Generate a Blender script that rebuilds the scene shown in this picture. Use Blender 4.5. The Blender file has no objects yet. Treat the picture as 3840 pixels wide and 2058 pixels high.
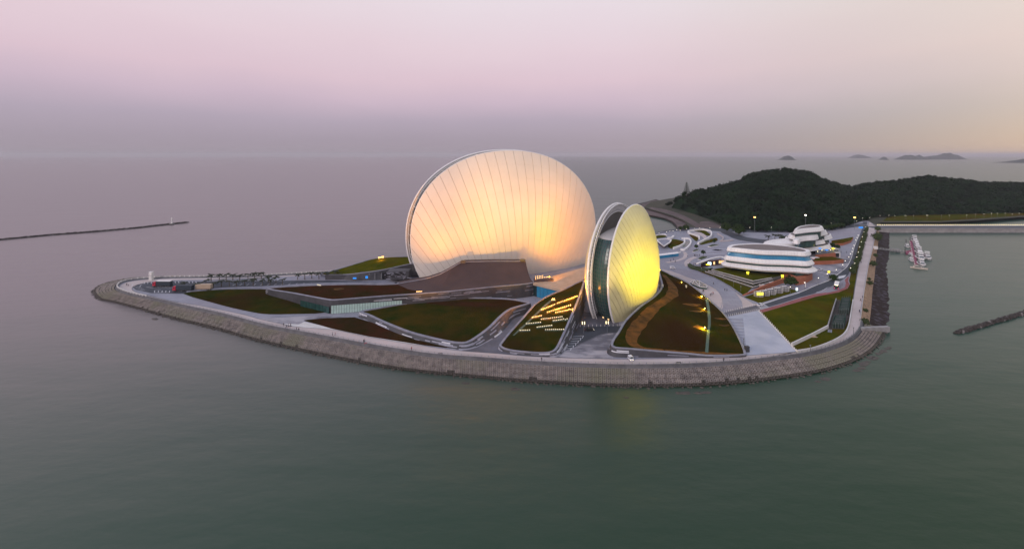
import bpy, bmesh, math, random
import numpy as np
from mathutils import Vector, Matrix, noise
from mathutils.geometry import delaunay_2d_cdt, tessellate_polygon
random.seed(7)
SC = bpy.context.scene
COL = SC.collection
R = math.radians
# ------------------------------------------------------------------ camera
FPX, UC, VH, CZ, Z0 = 1600.0, 1920.0, 581.0, 92.0, 4.5      # focal length and horizon of the photo in its own pixels; eye and deck heights in metres
cam = bpy.data.cameras.new('camera'); camo = bpy.data.objects.new('camera', cam); COL.objects.link(camo)
camo.location = (0, 0, CZ); camo.rotation_euler = (R(90), 0, 0)
cam.sensor_width = 36.0; cam.lens = 36.0 * FPX / 3840.0
cam.shift_x = 0.0; cam.shift_y = -(1029.0 - VH) / 3840.0
cam.clip_start = 1.0; cam.clip_end = 120000.0
SC.camera = camo
# ------------------------------------------------------------------ world (dusk sky), sun, exposure
def lin(r, g, b, k=1.0):
    def f(c):
        c /= 255.0
        return (c / 12.92 if c <= 0.04045 else ((c + 0.055) / 1.055) ** 2.4) * k
    return (f(r), f(g), f(b), 1.0)
W = bpy.data.worlds.new('World'); SC.world = W; W.use_nodes = True
nt = W.node_tree; nt.nodes.clear()
def wn(t): return nt.nodes.new(t)
out = wn('ShaderNodeOutputWorld'); bg = wn('ShaderNodeBackground'); tc = wn('ShaderNodeTexCoord'); sp = wn('ShaderNodeSeparateXYZ')
nt.links.new(tc.outputs['Generated'], sp.inputs[0])
mp = wn('ShaderNodeMapRange'); mp.inputs['From Min'].default_value = -0.1; mp.inputs['From Max'].default_value = 0.9
nzs = wn('ShaderNodeTexNoise'); nzs.inputs['Scale'].default_value = 2.2; nzs.inputs['Detail'].default_value = 3
nmap = wn('ShaderNodeMapping'); nmap.inputs['Scale'].default_value = (1, 1, 3.0)
nt.links.new(tc.outputs['Generated'], nmap.inputs[0]); nt.links.new(nmap.outputs[0], nzs.inputs['Vector'])
ma = wn('ShaderNodeMath'); ma.operation = 'MULTIPLY_ADD'; ma.inputs[1].default_value = 0.07; ma.inputs[2].default_value = -0.035
nt.links.new(nzs.outputs[0], ma.inputs[0])
mb_ = wn('ShaderNodeMath'); mb_.operation = 'MULTIPLY'; nt.links.new(ma.outputs[0], mb_.inputs[0])
sm = wn('ShaderNodeMapRange'); sm.inputs['From Min'].default_value = 0.0; sm.inputs['From Max'].default_value = 0.15
nt.links.new(sp.outputs['Z'], sm.inputs['Value']); nt.links.new(sm.outputs[0], mb_.inputs[1])
mc = wn('ShaderNodeMath'); mc.operation = 'ADD'; nt.links.new(sp.outputs['Z'], mc.inputs[0]); nt.links.new(mb_.outputs[0], mc.inputs[1])
nt.links.new(mc.outputs[0], mp.inputs['Value'])
cr = wn('ShaderNodeValToRGB'); nt.links.new(mp.outputs[0], cr.inputs[0])
SKY = [(-0.1, (150, 143, 155)), (0.0, (158, 147, 159)), (0.035, (164, 152, 167)), (0.075, (177, 163, 180)), (0.12, (203, 181, 197)),
       (0.17, (220, 194, 206)), (0.24, (228, 206, 215)), (0.34, (232, 219, 226)), (0.55, (206, 204, 222)), (0.9, (160, 172, 203))]
while len(cr.color_ramp.elements) < len(SKY): cr.color_ramp.elements.new(0.5)
for e, (z, c) in zip(cr.color_ramp.elements, SKY):
    e.position = z + 0.1; e.color = lin(*c)
xr = wn('ShaderNodeMapRange'); xr.inputs['From Min'].default_value = 0.15; xr.inputs['From Max'].default_value = 0.85; xr.interpolation_type = 'SMOOTHSTEP'
nt.links.new(sp.outputs['X'], xr.inputs['Value'])
mw = wn('ShaderNodeMix'); mw.data_type = 'RGBA'; mw.blend_type = 'MULTIPLY'
nt.links.new(xr.outputs[0], mw.inputs[0]); nt.links.new(cr.outputs[0], mw.inputs[6]); mw.inputs[7].default_value = (0.90, 1.0, 0.86, 1)
sky = wn('ShaderNodeTexSky'); sky.sky_type = 'NISHITA'; sky.sun_disc = False
SUN_EL, SUN_AZ = 9.0, 60.0
sky.sun_elevation = R(SUN_EL); sky.sun_rotation = R(SUN_AZ)
mx = wn('ShaderNodeMix'); mx.data_type = 'RGBA'; mx.blend_type = 'ADD'; mx.inputs[0].default_value = 0.006
nt.links.new(mw.outputs[2], mx.inputs[6]); nt.links.new(sky.outputs[0], mx.inputs[7])
nt.links.new(mx.outputs[2], bg.inputs[0]); bg.inputs[1].default_value = 1.0
nt.links.new(bg.outputs[0], out.inputs[0])
sl = bpy.data.lights.new('sun', 'SUN'); sl.energy = 1.3; sl.angle = R(25); sl.color = (1.0, 0.86, 0.8)
so = bpy.data.objects.new('sun', sl); COL.objects.link(so)
d = Vector((math.sin(R(SUN_AZ)) * math.cos(R(25)), math.cos(R(SUN_AZ)) * math.cos(R(25)) * -1, math.sin(R(25))))
d = Vector((-0.62, -0.65, 0.45)).normalized()
so.rotation_euler = d.to_track_quat('Z', 'Y').to_euler(); so.location = (-100, -50, 200)
SC.view_settings.view_transform = 'Standard'; SC.view_settings.look = 'None'; SC.view_settings.exposure = 0.0; SC.view_settings.gamma = 1.0
SC.view_settings.use_curve_mapping = False
SC.cycles.use_denoising = True; SC.cycles.max_bounces = 6; SC.cycles.diffuse_bounces = 2; SC.cycles.glossy_bounces = 3; SC.cycles.volume_bounces = 0
SC.cycles.sample_clamp_indirect = 3.0; SC.cycles.transmission_bounces = 2

# ------------------------------------------------------------------ helpers
def G(u, v, z=Z0):
    """the point at height z seen at photo pixel (u, v)"""
    Y = FPX * (CZ - z) / (v - VH)
    return Vector(((u - UC) / FPX * Y, Y, z))
def tag(o, label=None, cat=None, group=None, kind=None):
    if label: o['label'] = label
    if cat: o['category'] = cat
    if group: o['group'] = group
    if kind: o['kind'] = kind
    return o
def empty(name, loc, rz=0.0):
    o = bpy.data.objects.new(name, None); COL.objects.link(o); o.location = loc; o.rotation_euler = (0, 0, rz); o.empty_display_size = 1
    return o
def mk(name, verts, faces, mat, parent=None, smooth=False, world=True, mids=None):
    me = bpy.data.meshes.new(name)
    if parent is not None and world:
        off = Vector((0, 0, 0)); p = parent
        while p is not None: off += p.location; p = p.parent
        verts = [(v[0] - off.x, v[1] - off.y, v[2] - off.z) for v in verts]
    me.from_pydata([tuple(v) for v in verts], [], faces)
    mats = mat if isinstance(mat, (list, tuple)) else [mat]
    for m in mats: me.materials.append(m)
    if mids is not None: me.polygons.foreach_set('material_index', mids)
    if smooth: me.polygons.foreach_set('use_smooth', [True] * len(me.polygons))
    me.update()
    o = bpy.data.objects.new(name, me); COL.objects.link(o)
    if parent is not None: o.parent = parent
    return o
class MB:
    """collects simple solids into one mesh"""
    def __init__(s): s.v = []; s.f = []; s.m = []
    def add(s, vs, fs, mi=0):
        b = len(s.v); s.v += [tuple(v) for v in vs]; s.f += [tuple(b + i for i in f) for f in fs]; s.m += [mi] * len(fs); return s
    def box(s, c, d, rz=0.0, mi=0, taper=1.0):
        x, y, z = d[0] / 2, d[1] / 2, d[2] / 2; cs, sn = math.cos(rz), math.sin(rz); vs = []
        for dz in (-1, 1):
            k = taper if dz > 0 else 1.0
            for dx, dy in ((-1, -1), (1, -1), (1, 1), (-1, 1)):
                px, py = dx * x * k, dy * y * k
                vs.append((c[0] + px * cs - py * sn, c[1] + px * sn + py * cs, c[2] + dz * z))
        return s.add(vs, [(0, 3, 2, 1), (4, 5, 6, 7), (0, 1, 5, 4), (1, 2, 6, 5), (2, 3, 7, 6), (3, 0, 4, 7)], mi)
    def tube(s, p, q, r0, r1=None, n=6, mi=0, cap=True):
        p, q = Vector(p), Vector(q); r1 = r0 if r1 is None else r1
        d = (q - p).normalized(); a = d.orthogonal().normalized(); b = d.cross(a)
        vs = []
        for c, r in ((p, r0), (q, r1)):
            for i in range(n):
                t = 2 * math.pi * i / n; vs.append(c + a * (r * math.cos(t)) + b * (r * math.sin(t)))
        fs = [(i, (i + 1) % n, n + (i + 1) % n, n + i) for i in range(n)]
        if cap: fs += [tuple(range(n))[::-1], tuple(range(n, 2 * n))]
        return s.add(vs, fs, mi)
    def lathe(s, prof, c=(0, 0, 0), n=12, mi=0):
        vs = []; fs = []
        for r, z in prof:
            for i in range(n):
                t = 2 * math.pi * i / n; vs.append((c[0] + r * math.cos(t), c[1] + r * math.sin(t), c[2] + z))
        for k in range(len(prof) - 1):
            for i in range(n):
                j = (i + 1) % n; fs.append((k * n + i, k * n + j, (k + 1) * n + j, (k + 1) * n + i))
        fs.append(tuple(range(n))[::-1]); fs.append(tuple(range((len(prof) - 1) * n, len(prof) * n)))
        return s.add(vs, fs, mi)
    def build(s, name, mat, parent=None, smooth=False, world=False):
        return mk(name, s.v, s.f, mat, parent, smooth, world, s.m if isinstance(mat, (list, tuple)) else None)
def copy_tree(o, parent=None):
    c = o.copy(); COL.objects.link(c); c.parent = parent
    for ch in list(o.children): copy_tree(ch, c)
    return c
def nameroot(o): return o.name.split('.')[0]
ORD = ['first', 'second', 'third', 'fourth', 'fifth', 'sixth', 'seventh', 'eighth', 'ninth', 'tenth', 'eleventh', 'twelfth', 'thirteenth',
       'fourteenth', 'fifteenth', 'sixteenth', 'seventeenth', 'eighteenth', 'nineteenth', 'twentieth', 'twenty-first', 'twenty-second', 'twenty-third', 'twenty-fourth', 'twenty-fifth', 'twenty-sixth', 'twenty-seventh', 'twenty-eighth', 'twenty-ninth', 'thirtieth']

def mat(name, c1, c2=None, rough=0.8, scale=0.2, detail=4, bump=0.0, bscale=1.0, metal=0.0, ramp=(0.35, 0.65), emit=None, estr=0.0, stretch=None, c3=None, spec=0.5, s3=0.05):
    m = bpy.data.materials.new(name); m.use_nodes = True; n = m.node_tree; b = n.nodes['Principled BSDF']
    c1 = tuple(c1)[:3] + (1,)
    b.inputs['Roughness'].default_value = rough; b.inputs['Metallic'].default_value = metal; b.inputs['Base Color'].default_value = c1
    b.inputs['Specular IOR Level'].default_value = spec
    g = n.nodes.new('ShaderNodeNewGeometry'); src = g.outputs['Position']
    if stretch:
        mpg = n.nodes.new('ShaderNodeMapping'); mpg.inputs['Scale'].default_value = stretch; n.links.new(src, mpg.inputs[0]); src = mpg.outputs[0]
    if c2 is not None:
        tx = n.nodes.new('ShaderNodeTexNoise'); tx.inputs['Scale'].default_value = scale; tx.inputs['Detail'].default_value = detail; tx.inputs['Roughness'].default_value = 0.6
        n.links.new(src, tx.inputs['Vector'])
        r = n.nodes.new('ShaderNodeValToRGB'); r.color_ramp.elements[0].position = ramp[0]; r.color_ramp.elements[1].position = ramp[1]
        r.color_ramp.elements[0].color = c1; r.color_ramp.elements[1].color = tuple(c2)[:3] + (1,)
        n.links.new(tx.outputs[0], r.inputs[0]); colout = r.outputs[0]
        if c3 is not None:
            t3 = n.nodes.new('ShaderNodeTexNoise'); t3.inputs['Scale'].default_value = s3; t3.inputs['Detail'].default_value = 3; n.links.new(src, t3.inputs['Vector'])
            r3 = n.nodes.new('ShaderNodeValToRGB'); r3.color_ramp.elements[0].position = 0.48; r3.color_ramp.elements[1].position = 0.62
            n.links.new(t3.outputs[0], r3.inputs[0]); mm = n.nodes.new('ShaderNodeMix'); mm.data_type = 'RGBA'
            n.links.new(r3.outputs[0], mm.inputs[0]); n.links.new(colout, mm.inputs[6]); mm.inputs[7].default_value = tuple(c3)[:3] + (1,)
            colout = mm.outputs[2]
        n.links.new(colout, b.inputs['Base Color'])
    if bump:
        tb = n.nodes.new('ShaderNodeTexNoise'); tb.inputs['Scale'].default_value = bscale; tb.inputs['Detail'].default_value = 3; n.links.new(src, tb.inputs['Vector'])
        bn = n.nodes.new('ShaderNodeBump'); bn.inputs['Strength'].default_value = bump; bn.inputs['Distance'].default_value = 0.3
        n.links.new(tb.outputs[0], bn.inputs['Height']); n.links.new(bn.outputs[0], b.inputs['Normal'])
    if emit is not None:
        b.inputs['Emission Color'].default_value = tuple(emit)[:3] + (1,); b.inputs['Emission Strength'].default_value = estr
    return m
M = {}
def A(r, g, b, k=1.0): return tuple(x * k for x in (r, g, b))
M['plaza'] = mat('pale_paving', A(.25, .26, .31), A(.35, .35, .41), 0.7, 0.05, detail=7, bump=.15, bscale=.8, c3=A(.31, .29, .34), s3=.02)
def joints(m, size, dark):
    n = m.node_tree; b = n.nodes['Principled BSDF']; lk = b.inputs['Base Color'].links[0]; src = lk.from_socket
    g = n.nodes.new('ShaderNodeNewGeometry'); br = n.nodes.new('ShaderNodeTexBrick'); br.inputs['Scale'].default_value = 1.0; br.inputs['Brick Width'].default_value = size; br.inputs['Row Height'].default_value = size * .6; br.inputs['Mortar Size'].default_value = .22; br.inputs['Mortar Smooth'].default_value = .4
    br.inputs['Color1'].default_value = (1, 1, 1, 1); br.inputs['Color2'].default_value = (.90, .90, .91, 1); br.inputs['Mortar'].default_value = (dark, dark, dark, 1)
    n.links.new(g.outputs['Position'], br.inputs['Vector']); mm = n.nodes.new('ShaderNodeMix'); mm.data_type = 'RGBA'; mm.blend_type = 'MULTIPLY'; mm.inputs[0].default_value = 1
    n.links.new(src, mm.inputs[6]); n.links.new(br.outputs[0], mm.inputs[7]); n.links.new(mm.outputs[2], b.inputs['Base Color'])
joints(M['plaza'], 7.0, .78)
M['prom'] = mat('pink_paving', A(.50, .42, .40), A(.58, .50, .49), 0.75, 0.08, bump=.1)
M['concrete'] = mat('concrete', A(.26, .25, .25), A(.38, .36, .36), 0.85, .3, bump=.3)
M['conc_dark'] = mat('grey_concrete', A(.11, .11, .12), A(.17, .17, .18), 0.85, .3, bump=.3)
M['stained'] = mat('stained_concrete', A(.14, .14, .17), A(.42, .40, .43), 0.8, .12, detail=7, ramp=(.42, .6), stretch=(.5, 1.2, 1))
M['asphalt'] = mat('asphalt', A(.035, .045, .06), A(.055, .062, .08), 0.75, .15, bump=.1)
M['asphalt_pale'] = mat('worn_asphalt', A(.10, .10, .12), A(.15, .15, .18), 0.8, .15)
M['white_line'] = mat('road_paint', A(.62, .62, .66), A(.72, .72, .75), .6, 1)
M['white'] = mat('white_panel', A(.82, .79, .78), A(.88, .86, .84), .4, .25)
M['whitewall'] = mat('white_render', A(.62, .60, .58), A(.72, .70, .69), .7, .3)
M['joint'] = mat('dark_joint', A(.24, .16, .10), A(.30, .21, .14), .8, 1)
M['lining'] = mat('shell_lining', A(.42, .40, .38), A(.50, .48, .46), .6, .1)
M['lawn'] = mat('dark_lawn', A(.015, .027, .003), A(.050, .034, .005), .95, .10, detail=9, bump=.6, bscale=1.2, c3=A(.034, .017, .006), s3=.02, spec=.0)
M['lawn_red'] = mat('brown_lawn', A(.055, .019, .010), A(.026, .020, .006), .95, .10, detail=9, bump=.6, bscale=1.2, spec=.0)
M['lawn_green'] = mat('olive_lawn', A(.086, .078, .005), A(.044, .056, .004), .95, .10, detail=9, bump=.6, bscale=1.2, c3=A(.078, .048, .006), s3=.03, spec=.0)
M['lawn_gold'] = mat('dry_lawn_track', A(.19, .080, .018), A(.06, .034, .011), .95, .22, detail=8, bump=.5, bscale=2, spec=.1)
M['parapet'] = mat('parapet_stone', A(.20, .21, .26), A(.30, .30, .36), .7, .3)
M['wall'] = mat('podium_cladding', A(.045, .045, .052), A(.075, .075, .085), .6, .2)
M['strip'] = mat('pale_cladding_bar', A(.24, .24, .29), A(.34, .34, .40), .5, .5)
M['strip_w'] = mat('white_cladding_bar', A(.6, .6, .65), A(.7, .7, .72), .5, .5)
M['brown'] = mat('brown_stone', A(.070, .043, .044), A(.044, .028, .031), .8, .08, detail=7, bump=.2, ramp=(.3, .75))
M['beige'] = mat('beige_slab', A(.42, .31, .22), A(.52, .40, .30), .6, .15, stretch=(1, .4, 1))
M['glass_dark'] = mat('dark_glass', A(.010, .030, .034), None, .12, spec=.6)
M['glass_teal'] = mat('teal_glass', A(.030, .085, .075), A(.020, .055, .055), .22, .3, spec=.6)
M['glass_blue'] = mat('blue_glass', A(.01, .17, .34), A(.03, .24, .42), .25, .12, spec=.6)
M['glass_pale'] = mat('lit_glass', A(.25, .36, .34), A(.36, .46, .44), .3, .6, emit=A(.40, .52, .48), estr=.22)
M['void'] = mat('dark_opening', A(.012, .012, .016), A(.02, .02, .025), .8, .5)
M['metal'] = mat('grey_metal', A(.18, .19, .20), A(.22, .23, .24), .45, 1, metal=.3)
M['metal_dark'] = mat('dark_metal', A(.05, .05, .055), None, .5)
M['red_path'] = mat('red_path', A(.26, .075, .075), A(.34, .11, .11), .85, .3)
M['brick'] = mat('terracotta_cladding', A(.34, .105, .055), A(.42, .15, .08), .8, .25, detail=6, bump=.2)
M['mud'] = mat('mud_flat', A(.036, .026, .023), A(.11, .10, .125), .95, .35, detail=10, ramp=(.50, .66), bump=.3, bscale=2.5, spec=.1)
M['gravel'] = mat('tan_gravel', A(.46, .30, .18), A(.20, .13, .09), .95, .7, detail=6, bump=.8, bscale=1.5)
M['beach'] = mat('red_brown_shore', A(.15, .105, .10), A(.085, .065, .065), .95, .06, detail=8, bump=.6, bscale=.5)
M['rock'] = mat('rock', A(.030, .026, .024), A(.075, .064, .060), .9, .8, bump=.8)
M['rock_pale'] = mat('pale_rock', A(.16, .14, .14), A(.28, .26, .26), .9, .8, bump=.8)
M['foliage'] = mat('foliage', A(.014, .034, .012), A(.036, .060, .016), .9, .35, detail=3, spec=.1)
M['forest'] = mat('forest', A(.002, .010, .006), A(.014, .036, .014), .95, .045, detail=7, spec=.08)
M['bush'] = mat('bush', A(.045, .070, .012), A(.022, .040, .010), .9, .5)
M['trunk'] = mat('bark', A(.09, .07, .05), A(.13, .10, .07), .9, 2)
M['block'] = mat('revetment_block', A(.19, .165, .155), A(.35, .30, .27), .9, .35, detail=8, bump=.3, c3=A(.24, .225, .17), s3=.05)
M['block_wet'] = mat('wet_block', A(.065, .055, .045), A(.10, .085, .07), .6, .3, detail=6)
M['black'] = mat('black_paint', A(.012, .012, .014), None, .5)
M['tyre'] = mat('tyre', A(.015, .015, .015), None, .9)
M['red'] = mat('red_paint', A(.55, .015, .05), None, .4)
M['navy'] = mat('dark_tarpaulin', A(.018, .030, .045), A(.026, .040, .058), .6, .5)
M['car_white'] = mat('white_car_paint', A(.75, .75, .78), None, .25)
M['net'] = mat('green_netting', A(.012, .11, .075), A(.015, .055, .045), .9, .4)
M['net_dark'] = mat('dark_netting', A(.014, .040, .030), A(.030, .050, .040), .9, .3)
M['pink_deck'] = mat('pink_pontoon', A(.22, .04, .085), A(.28, .06, .11), .8, .5)
M['lampglow'] = mat('white_lamp', (1, 1, 1), None, .5, emit=(1, .90, .70), estr=5)
M['lampgold'] = mat('gold_lamp', (1, .8, .4), None, .5, emit=(1, .50, .10), estr=9)
M['lampyellow'] = mat('yellow_lamp', (1, .9, .2), None, .5, emit=(1, .78, .05), estr=9)
M['lampsoft'] = mat('soft_lamp', (1, 1, 1), None, .5, emit=(1, .82, .36), estr=3.5)
M['sign_blue'] = mat('blue_sign', A(.02, .2, .6), None, .5, emit=A(.02, .25, .8), estr=.9)
M['sign_yellow'] = mat('yellow_sign', A(.8, .7, .05), None, .5, emit=A(1, .85, .05), estr=1.6)
M['sign_pink'] = mat('pink_sign', A(.8, .05, .2), None, .5, emit=A(1, .04, .22), estr=1.2)
M['lit_window'] = mat('warm_window', A(.5, .4, .3), None, .5, emit=A(1, .62, .25), estr=1.3)
M['screen'] = mat('lit_screen', A(.6, .7, .8), None, .5, emit=A(.7, .92, 1), estr=2.0)

def cat_rom(pts, n=6, closed=True):
    P = [np.array(p, dtype=float) for p in pts]; out_ = []; L = len(P)
    rng = range(L) if closed else range(L - 1)
    for i in rng:
        if closed: p0, p1, p2, p3 = P[(i - 1) % L], P[i], P[(i + 1) % L], P[(i + 2) % L]
        else: p0, p1, p2, p3 = P[max(i - 1, 0)], P[i], P[i + 1], P[min(i + 2, L - 1)]
        # centripetal-like damping keeps corners from looping
        d1, d2, d0 = np.linalg.norm(p2[:2] - p1[:2]) + 1e-9, np.linalg.norm(p3[:2] - p2[:2]) + 1e-9, np.linalg.norm(p1[:2] - p0[:2]) + 1e-9
        m1 = 0.5 * (p2 - p0) * min(1.0, 2 * d1 / (d1 + d0)) if d0 > 1e-6 else (p2 - p1)
        m2 = 0.5 * (p3 - p1) * min(1.0, 2 * d1 / (d1 + d2)) if d2 > 1e-6 else (p2 - p1)
        for k in range(n):
            t = k / n; h00 = 2 * t**3 - 3 * t**2 + 1; h10 = t**3 - 2 * t**2 + t; h01 = -2 * t**3 + 3 * t**2; h11 = t**3 - t**2
            out_.append(h00 * p1 + h10 * m1 + h01 * p2 + h11 * m2)
    if not closed: out_.append(P[-1])
    return out_
def resample(pts, n):
    P = np.array([tuple(p) for p in pts], dtype=float); d = np.r_[0, np.cumsum(np.linalg.norm(np.diff(P, axis=0), axis=1))]
    t = np.linspace(0, d[-1], n); return np.stack([np.interp(t, d, P[:, k]) for k in range(P.shape[1])], axis=1)
LAYER = [0.0]
def flat(name, px, m, layer, smooth=0, z=Z0, thick=0.0, kind='structure', parent=None, label=None, cat=None):
    """a sheet of ground through photo points px, a few mm above the one below"""
    zz = z + layer * 0.012 + thick
    pts = [tuple(G(p[0], p[1], z)) for p in px]
    if smooth: pts = [tuple(p) for p in cat_rom(pts, smooth)]
    vs = [(p[0], p[1], zz) for p in pts]; L = len(vs)
    tri = tessellate_polygon([[Vector((v[0], v[1], 0)) for v in vs]])
    fs = []
    for t in tri:
        a, b, c = [Vector(vs[i]) for i in t]
        fs.append(tuple(t) if (b - a).cross(c - a).z > 0 else tuple(t)[::-1])
    if thick > 0:
        vs += [(v[0], v[1], z - 0.1) for v in vs]
        fs += [(i, (i + 1) % L, L + (i + 1) % L, L + i) for i in range(L)]
    o = mk(name, vs, fs, m, parent)
    if kind: o['kind'] = kind
    if label: tag(o, label, cat)
    return o
def ribbon(name, px, w, m, layer=0, z=Z0, h=0.0, parent=None, smooth=5, zf=None, mi=None, closed=False):
    """a band of width w along photo points; h > 0 makes it a low wall / kerb"""
    pts = [tuple(G(p[0], p[1], z)) for p in px] if zf is None else [tuple(zf(p[0], p[1])) for p in px]
    if smooth: pts = [tuple(p) for p in cat_rom(pts, smooth, closed)]
    return band(name, pts, w, m, layer * 0.012, h, parent, closed)
def band(name, pts, w, m, dz=0.0, h=0.0, parent=None, closed=False):
    P = np.array([tuple(p) for p in pts], dtype=float); n = len(P)
    T = (np.roll(P, -1, 0) - np.roll(P, 1, 0)) if closed else np.gradient(P, axis=0)
    T[:, 2] = 0; T /= np.linalg.norm(T, axis=1)[:, None] + 1e-9
    N = np.stack([-T[:, 1], T[:, 0], 0 * T[:, 0]], 1) * (w / 2)
    up = np.array([0, 0, dz + h]); vs = [tuple(x) for x in (P + N + up)] + [tuple(x) for x in (P - N + up)]
    rg = range(n) if closed else range(n - 1); J = lambda i: (i + 1) % n
    fs = [(i, n + i, n + J(i), J(i)) for i in rg]
    if h > 0:
        lo = np.array([0, 0, -0.15]); vs += [tuple(x) for x in (P + N + lo)] + [tuple(x) for x in (P - N + lo)]
        fs += [(J(i), 2 * n + J(i), 2 * n + i, i) for i in rg] + [(n + i, 3 * n + i, 3 * n + J(i), n + J(i)) for i in rg]
        if not closed: fs += [(0, 2 * n, 3 * n, n), (n - 1, 2 * n - 1, 4 * n - 1, 3 * n - 1)]
    return mk(name, vs, fs, m, parent)

class Mound:
    """a podium whose grass roof rises from its outline; outline = (u, v, height above the deck, batter of the wall)"""
    def __init__(s, name, label, cat, outline, lawn, smooth=5, step=4.0, strips=0, strip_range=None, wallmat=None, parapet=0.9, crown=0.0, seed=1, parapetmat=None):
        pts = [tuple(G(o[0], o[1], Z0 + o[2])) + (o[3] if len(o) > 3 else 0.8,) for o in outline]
        Q = [tuple(p) for p in cat_rom(pts, smooth)]
        P = np.array(Q); s.P = P
        ar = 0.5 * np.sum(P[:, 0] * np.roll(P[:, 1], -1) - np.roll(P[:, 0], -1) * P[:, 1])
        if ar < 0: P = P[::-1].copy(); s.P = P
        n = len(P); c = P[:, :3].mean(0); s.root = empty(name, (c[0], c[1], Z0)); tag(s.root, label, cat)
        T = np.roll(P, -1, 0)[:, :2] - np.roll(P, 1, 0)[:, :2]; T /= np.linalg.norm(T, axis=1)[:, None] + 1e-9
        N = np.stack([T[:, 1], -T[:, 0]], 1); s.N = N; s.T = T
        s.crown = crown; s.c = c
        # wall
        bt = P[:, 3] * np.minimum(1, (P[:, 2] - Z0) / 3.0)
        base = np.c_[P[:, :2] + N * bt[:, None], np.full(n, Z0 - 0.3)]
        s.base = base; s.n = n
        vs = [tuple(x) for x in P[:, :3]] + [tuple(x) for x in base]
        fs = [(i, n + i, n + (i + 1) % n, (i + 1) % n) for i in range(n)]
        mk('wall', vs, fs, wallmat or M['wall'], s.root)
        # roof
        xy = P[:, :2]; mn, mxx = xy.min(0), xy.max(0); inn = []
        gx = np.arange(mn[0] + step / 2, mxx[0], step); gy = np.arange(mn[1] + step / 2, mxx[1], step)
        for x in gx:
            for y in gy:
                if s.inside(x, y) and s.edge(x, y) > step * 0.6: inn.append((x, y))
        allp = [Vector((p[0], p[1])) for p in xy] + [Vector(p) for p in inn]
        r = delaunay_2d_cdt(allp, [(i, (i + 1) % n) for i in range(n)], [], 1, 1e-4)
        vs = [(v.x, v.y, s.h(v.x, v.y) - 0.02) for v in r[0]]
        mk('roof', vs, [tuple(f) for f in r[2]], lawn, s.root, smooth=True)
        if parapet:
            band('parapet', [(p[0] - q[0] * parapet * .5, p[1] - q[1] * parapet * .5, p[2]) for p, q in zip(P, N)], parapet, parapetmat or M['parapet'], 0, 0.35, s.root, True)
        rnd = random.Random(seed)
        for k in range(strips):
            lo, hi = strip_range if strip_range else (0, n)
            i = rnd.uniform(lo, hi); f = rnd.uniform(0.08, 0.9); ln = rnd.uniform(3, 12); th = rnd.uniform(0.22, 0.42)
            s.strip(i, f, ln, th, M['strip'] if rnd.random() < 0.85 else M['strip_w'])
    def strip(s, i, f, ln, th, m):
        n = s.n; vs = []; i0 = i; acc = 0; idx = []
        step = np.linalg.norm(s.P[(int(i0) + 1) % n, :2] - s.P[int(i0) % n, :2]) + 1e-6
        k = 0
        while acc < ln and k < 14:
            idx.append(i0 + k * 0.5); acc += 0.5 * (np.linalg.norm(s.P[(int(i0 + k * .5) + 1) % n, :2] - s.P[int(i0 + k * .5) % n, :2])); k += 1
        if len(idx) < 2: idx.append(idx[0] + .5)
        for q in idx:
            a = int(q) % n; b = (a + 1) % n; w = q - int(q)
            top = s.P[a, :3] * (1 - w) + s.P[b, :3] * w; bs = s.base[a] * (1 - w) + s.base[b] * w; nn = s.N[a] * (1 - w) + s.N[b] * w
            H = top[2] - bs[2]
            if H < 0.9: return
            df = min(0.45, th / H)
            for ff, o in ((f - df / 2, .0), (f - df / 2, .14), (f + df / 2, .14), (f + df / 2, .0)):
                ff = min(max(ff, 0.02), .98); p = top * (1 - ff) + bs * ff
                vs.append((p[0] + nn[0] * o, p[1] + nn[1] * o, p[2]))
        fs = []
        for k in range(len(idx) - 1):
            b0 = k * 4; b1 = b0 + 4
            for a in range(3): fs.append((b0 + a, b1 + a, b1 + a + 1, b0 + a + 1))
        fs += [(0, 1, 2, 3), tuple(len(vs) - 4 + j for j in (3, 2, 1, 0))]
        mk('cladding_bar', vs, fs, m, s.root)
    def inside(s, x, y):
        P = s.P; a = P[:, :2]; b = np.roll(a, -1, 0)
        cond = (a[:, 1] > y) != (b[:, 1] > y)
        with np.errstate(divide='ignore', invalid='ignore'):
            xi = (b[:, 0] - a[:, 0]) * (y - a[:, 1]) / (b[:, 1] - a[:, 1]) + a[:, 0]
        return bool(np.sum(cond & (x < xi)) % 2)
    def edge(s, x, y):
        a = s.P[:, :2]; b = np.roll(a, -1, 0); d = b - a; L = (d**2).sum(1) + 1e-9
        t = np.clip(((x - a[:, 0]) * d[:, 0] + (y - a[:, 1]) * d[:, 1]) / L, 0, 1)
        return float(np.min(np.hypot(a[:, 0] + t * d[:, 0] - x, a[:, 1] + t * d[:, 1] - y)))
    def h(s, x, y):
        P = s.P; d2 = (P[:, 0] - x)**2 + (P[:, 1] - y)**2
        i = int(np.argmin(d2))
        if d2[i] < 1e-6: return float(P[i, 2])
        w = 1 / (d2 + 4.0)**1.5; z = float((w * P[:, 2]).sum() / w.sum()); z0 = float(P[i, 2]); e = math.sqrt(d2[i])
        k = min(1, e / 6.0); z = z0 * (1 - k) + z * k
        return z + s.crown * min(1, s.edge(x, y) / 15.0) if s.crown else z
    def on(s, u, v):
        z = Z0 + 4
        for _ in range(12):
            p = G(u, v, z); z = z * .4 + .6 * s.h(p.x, p.y)
        p = G(u, v, z); return Vector((p.x, p.y, s.h(p.x, p.y)))
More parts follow.
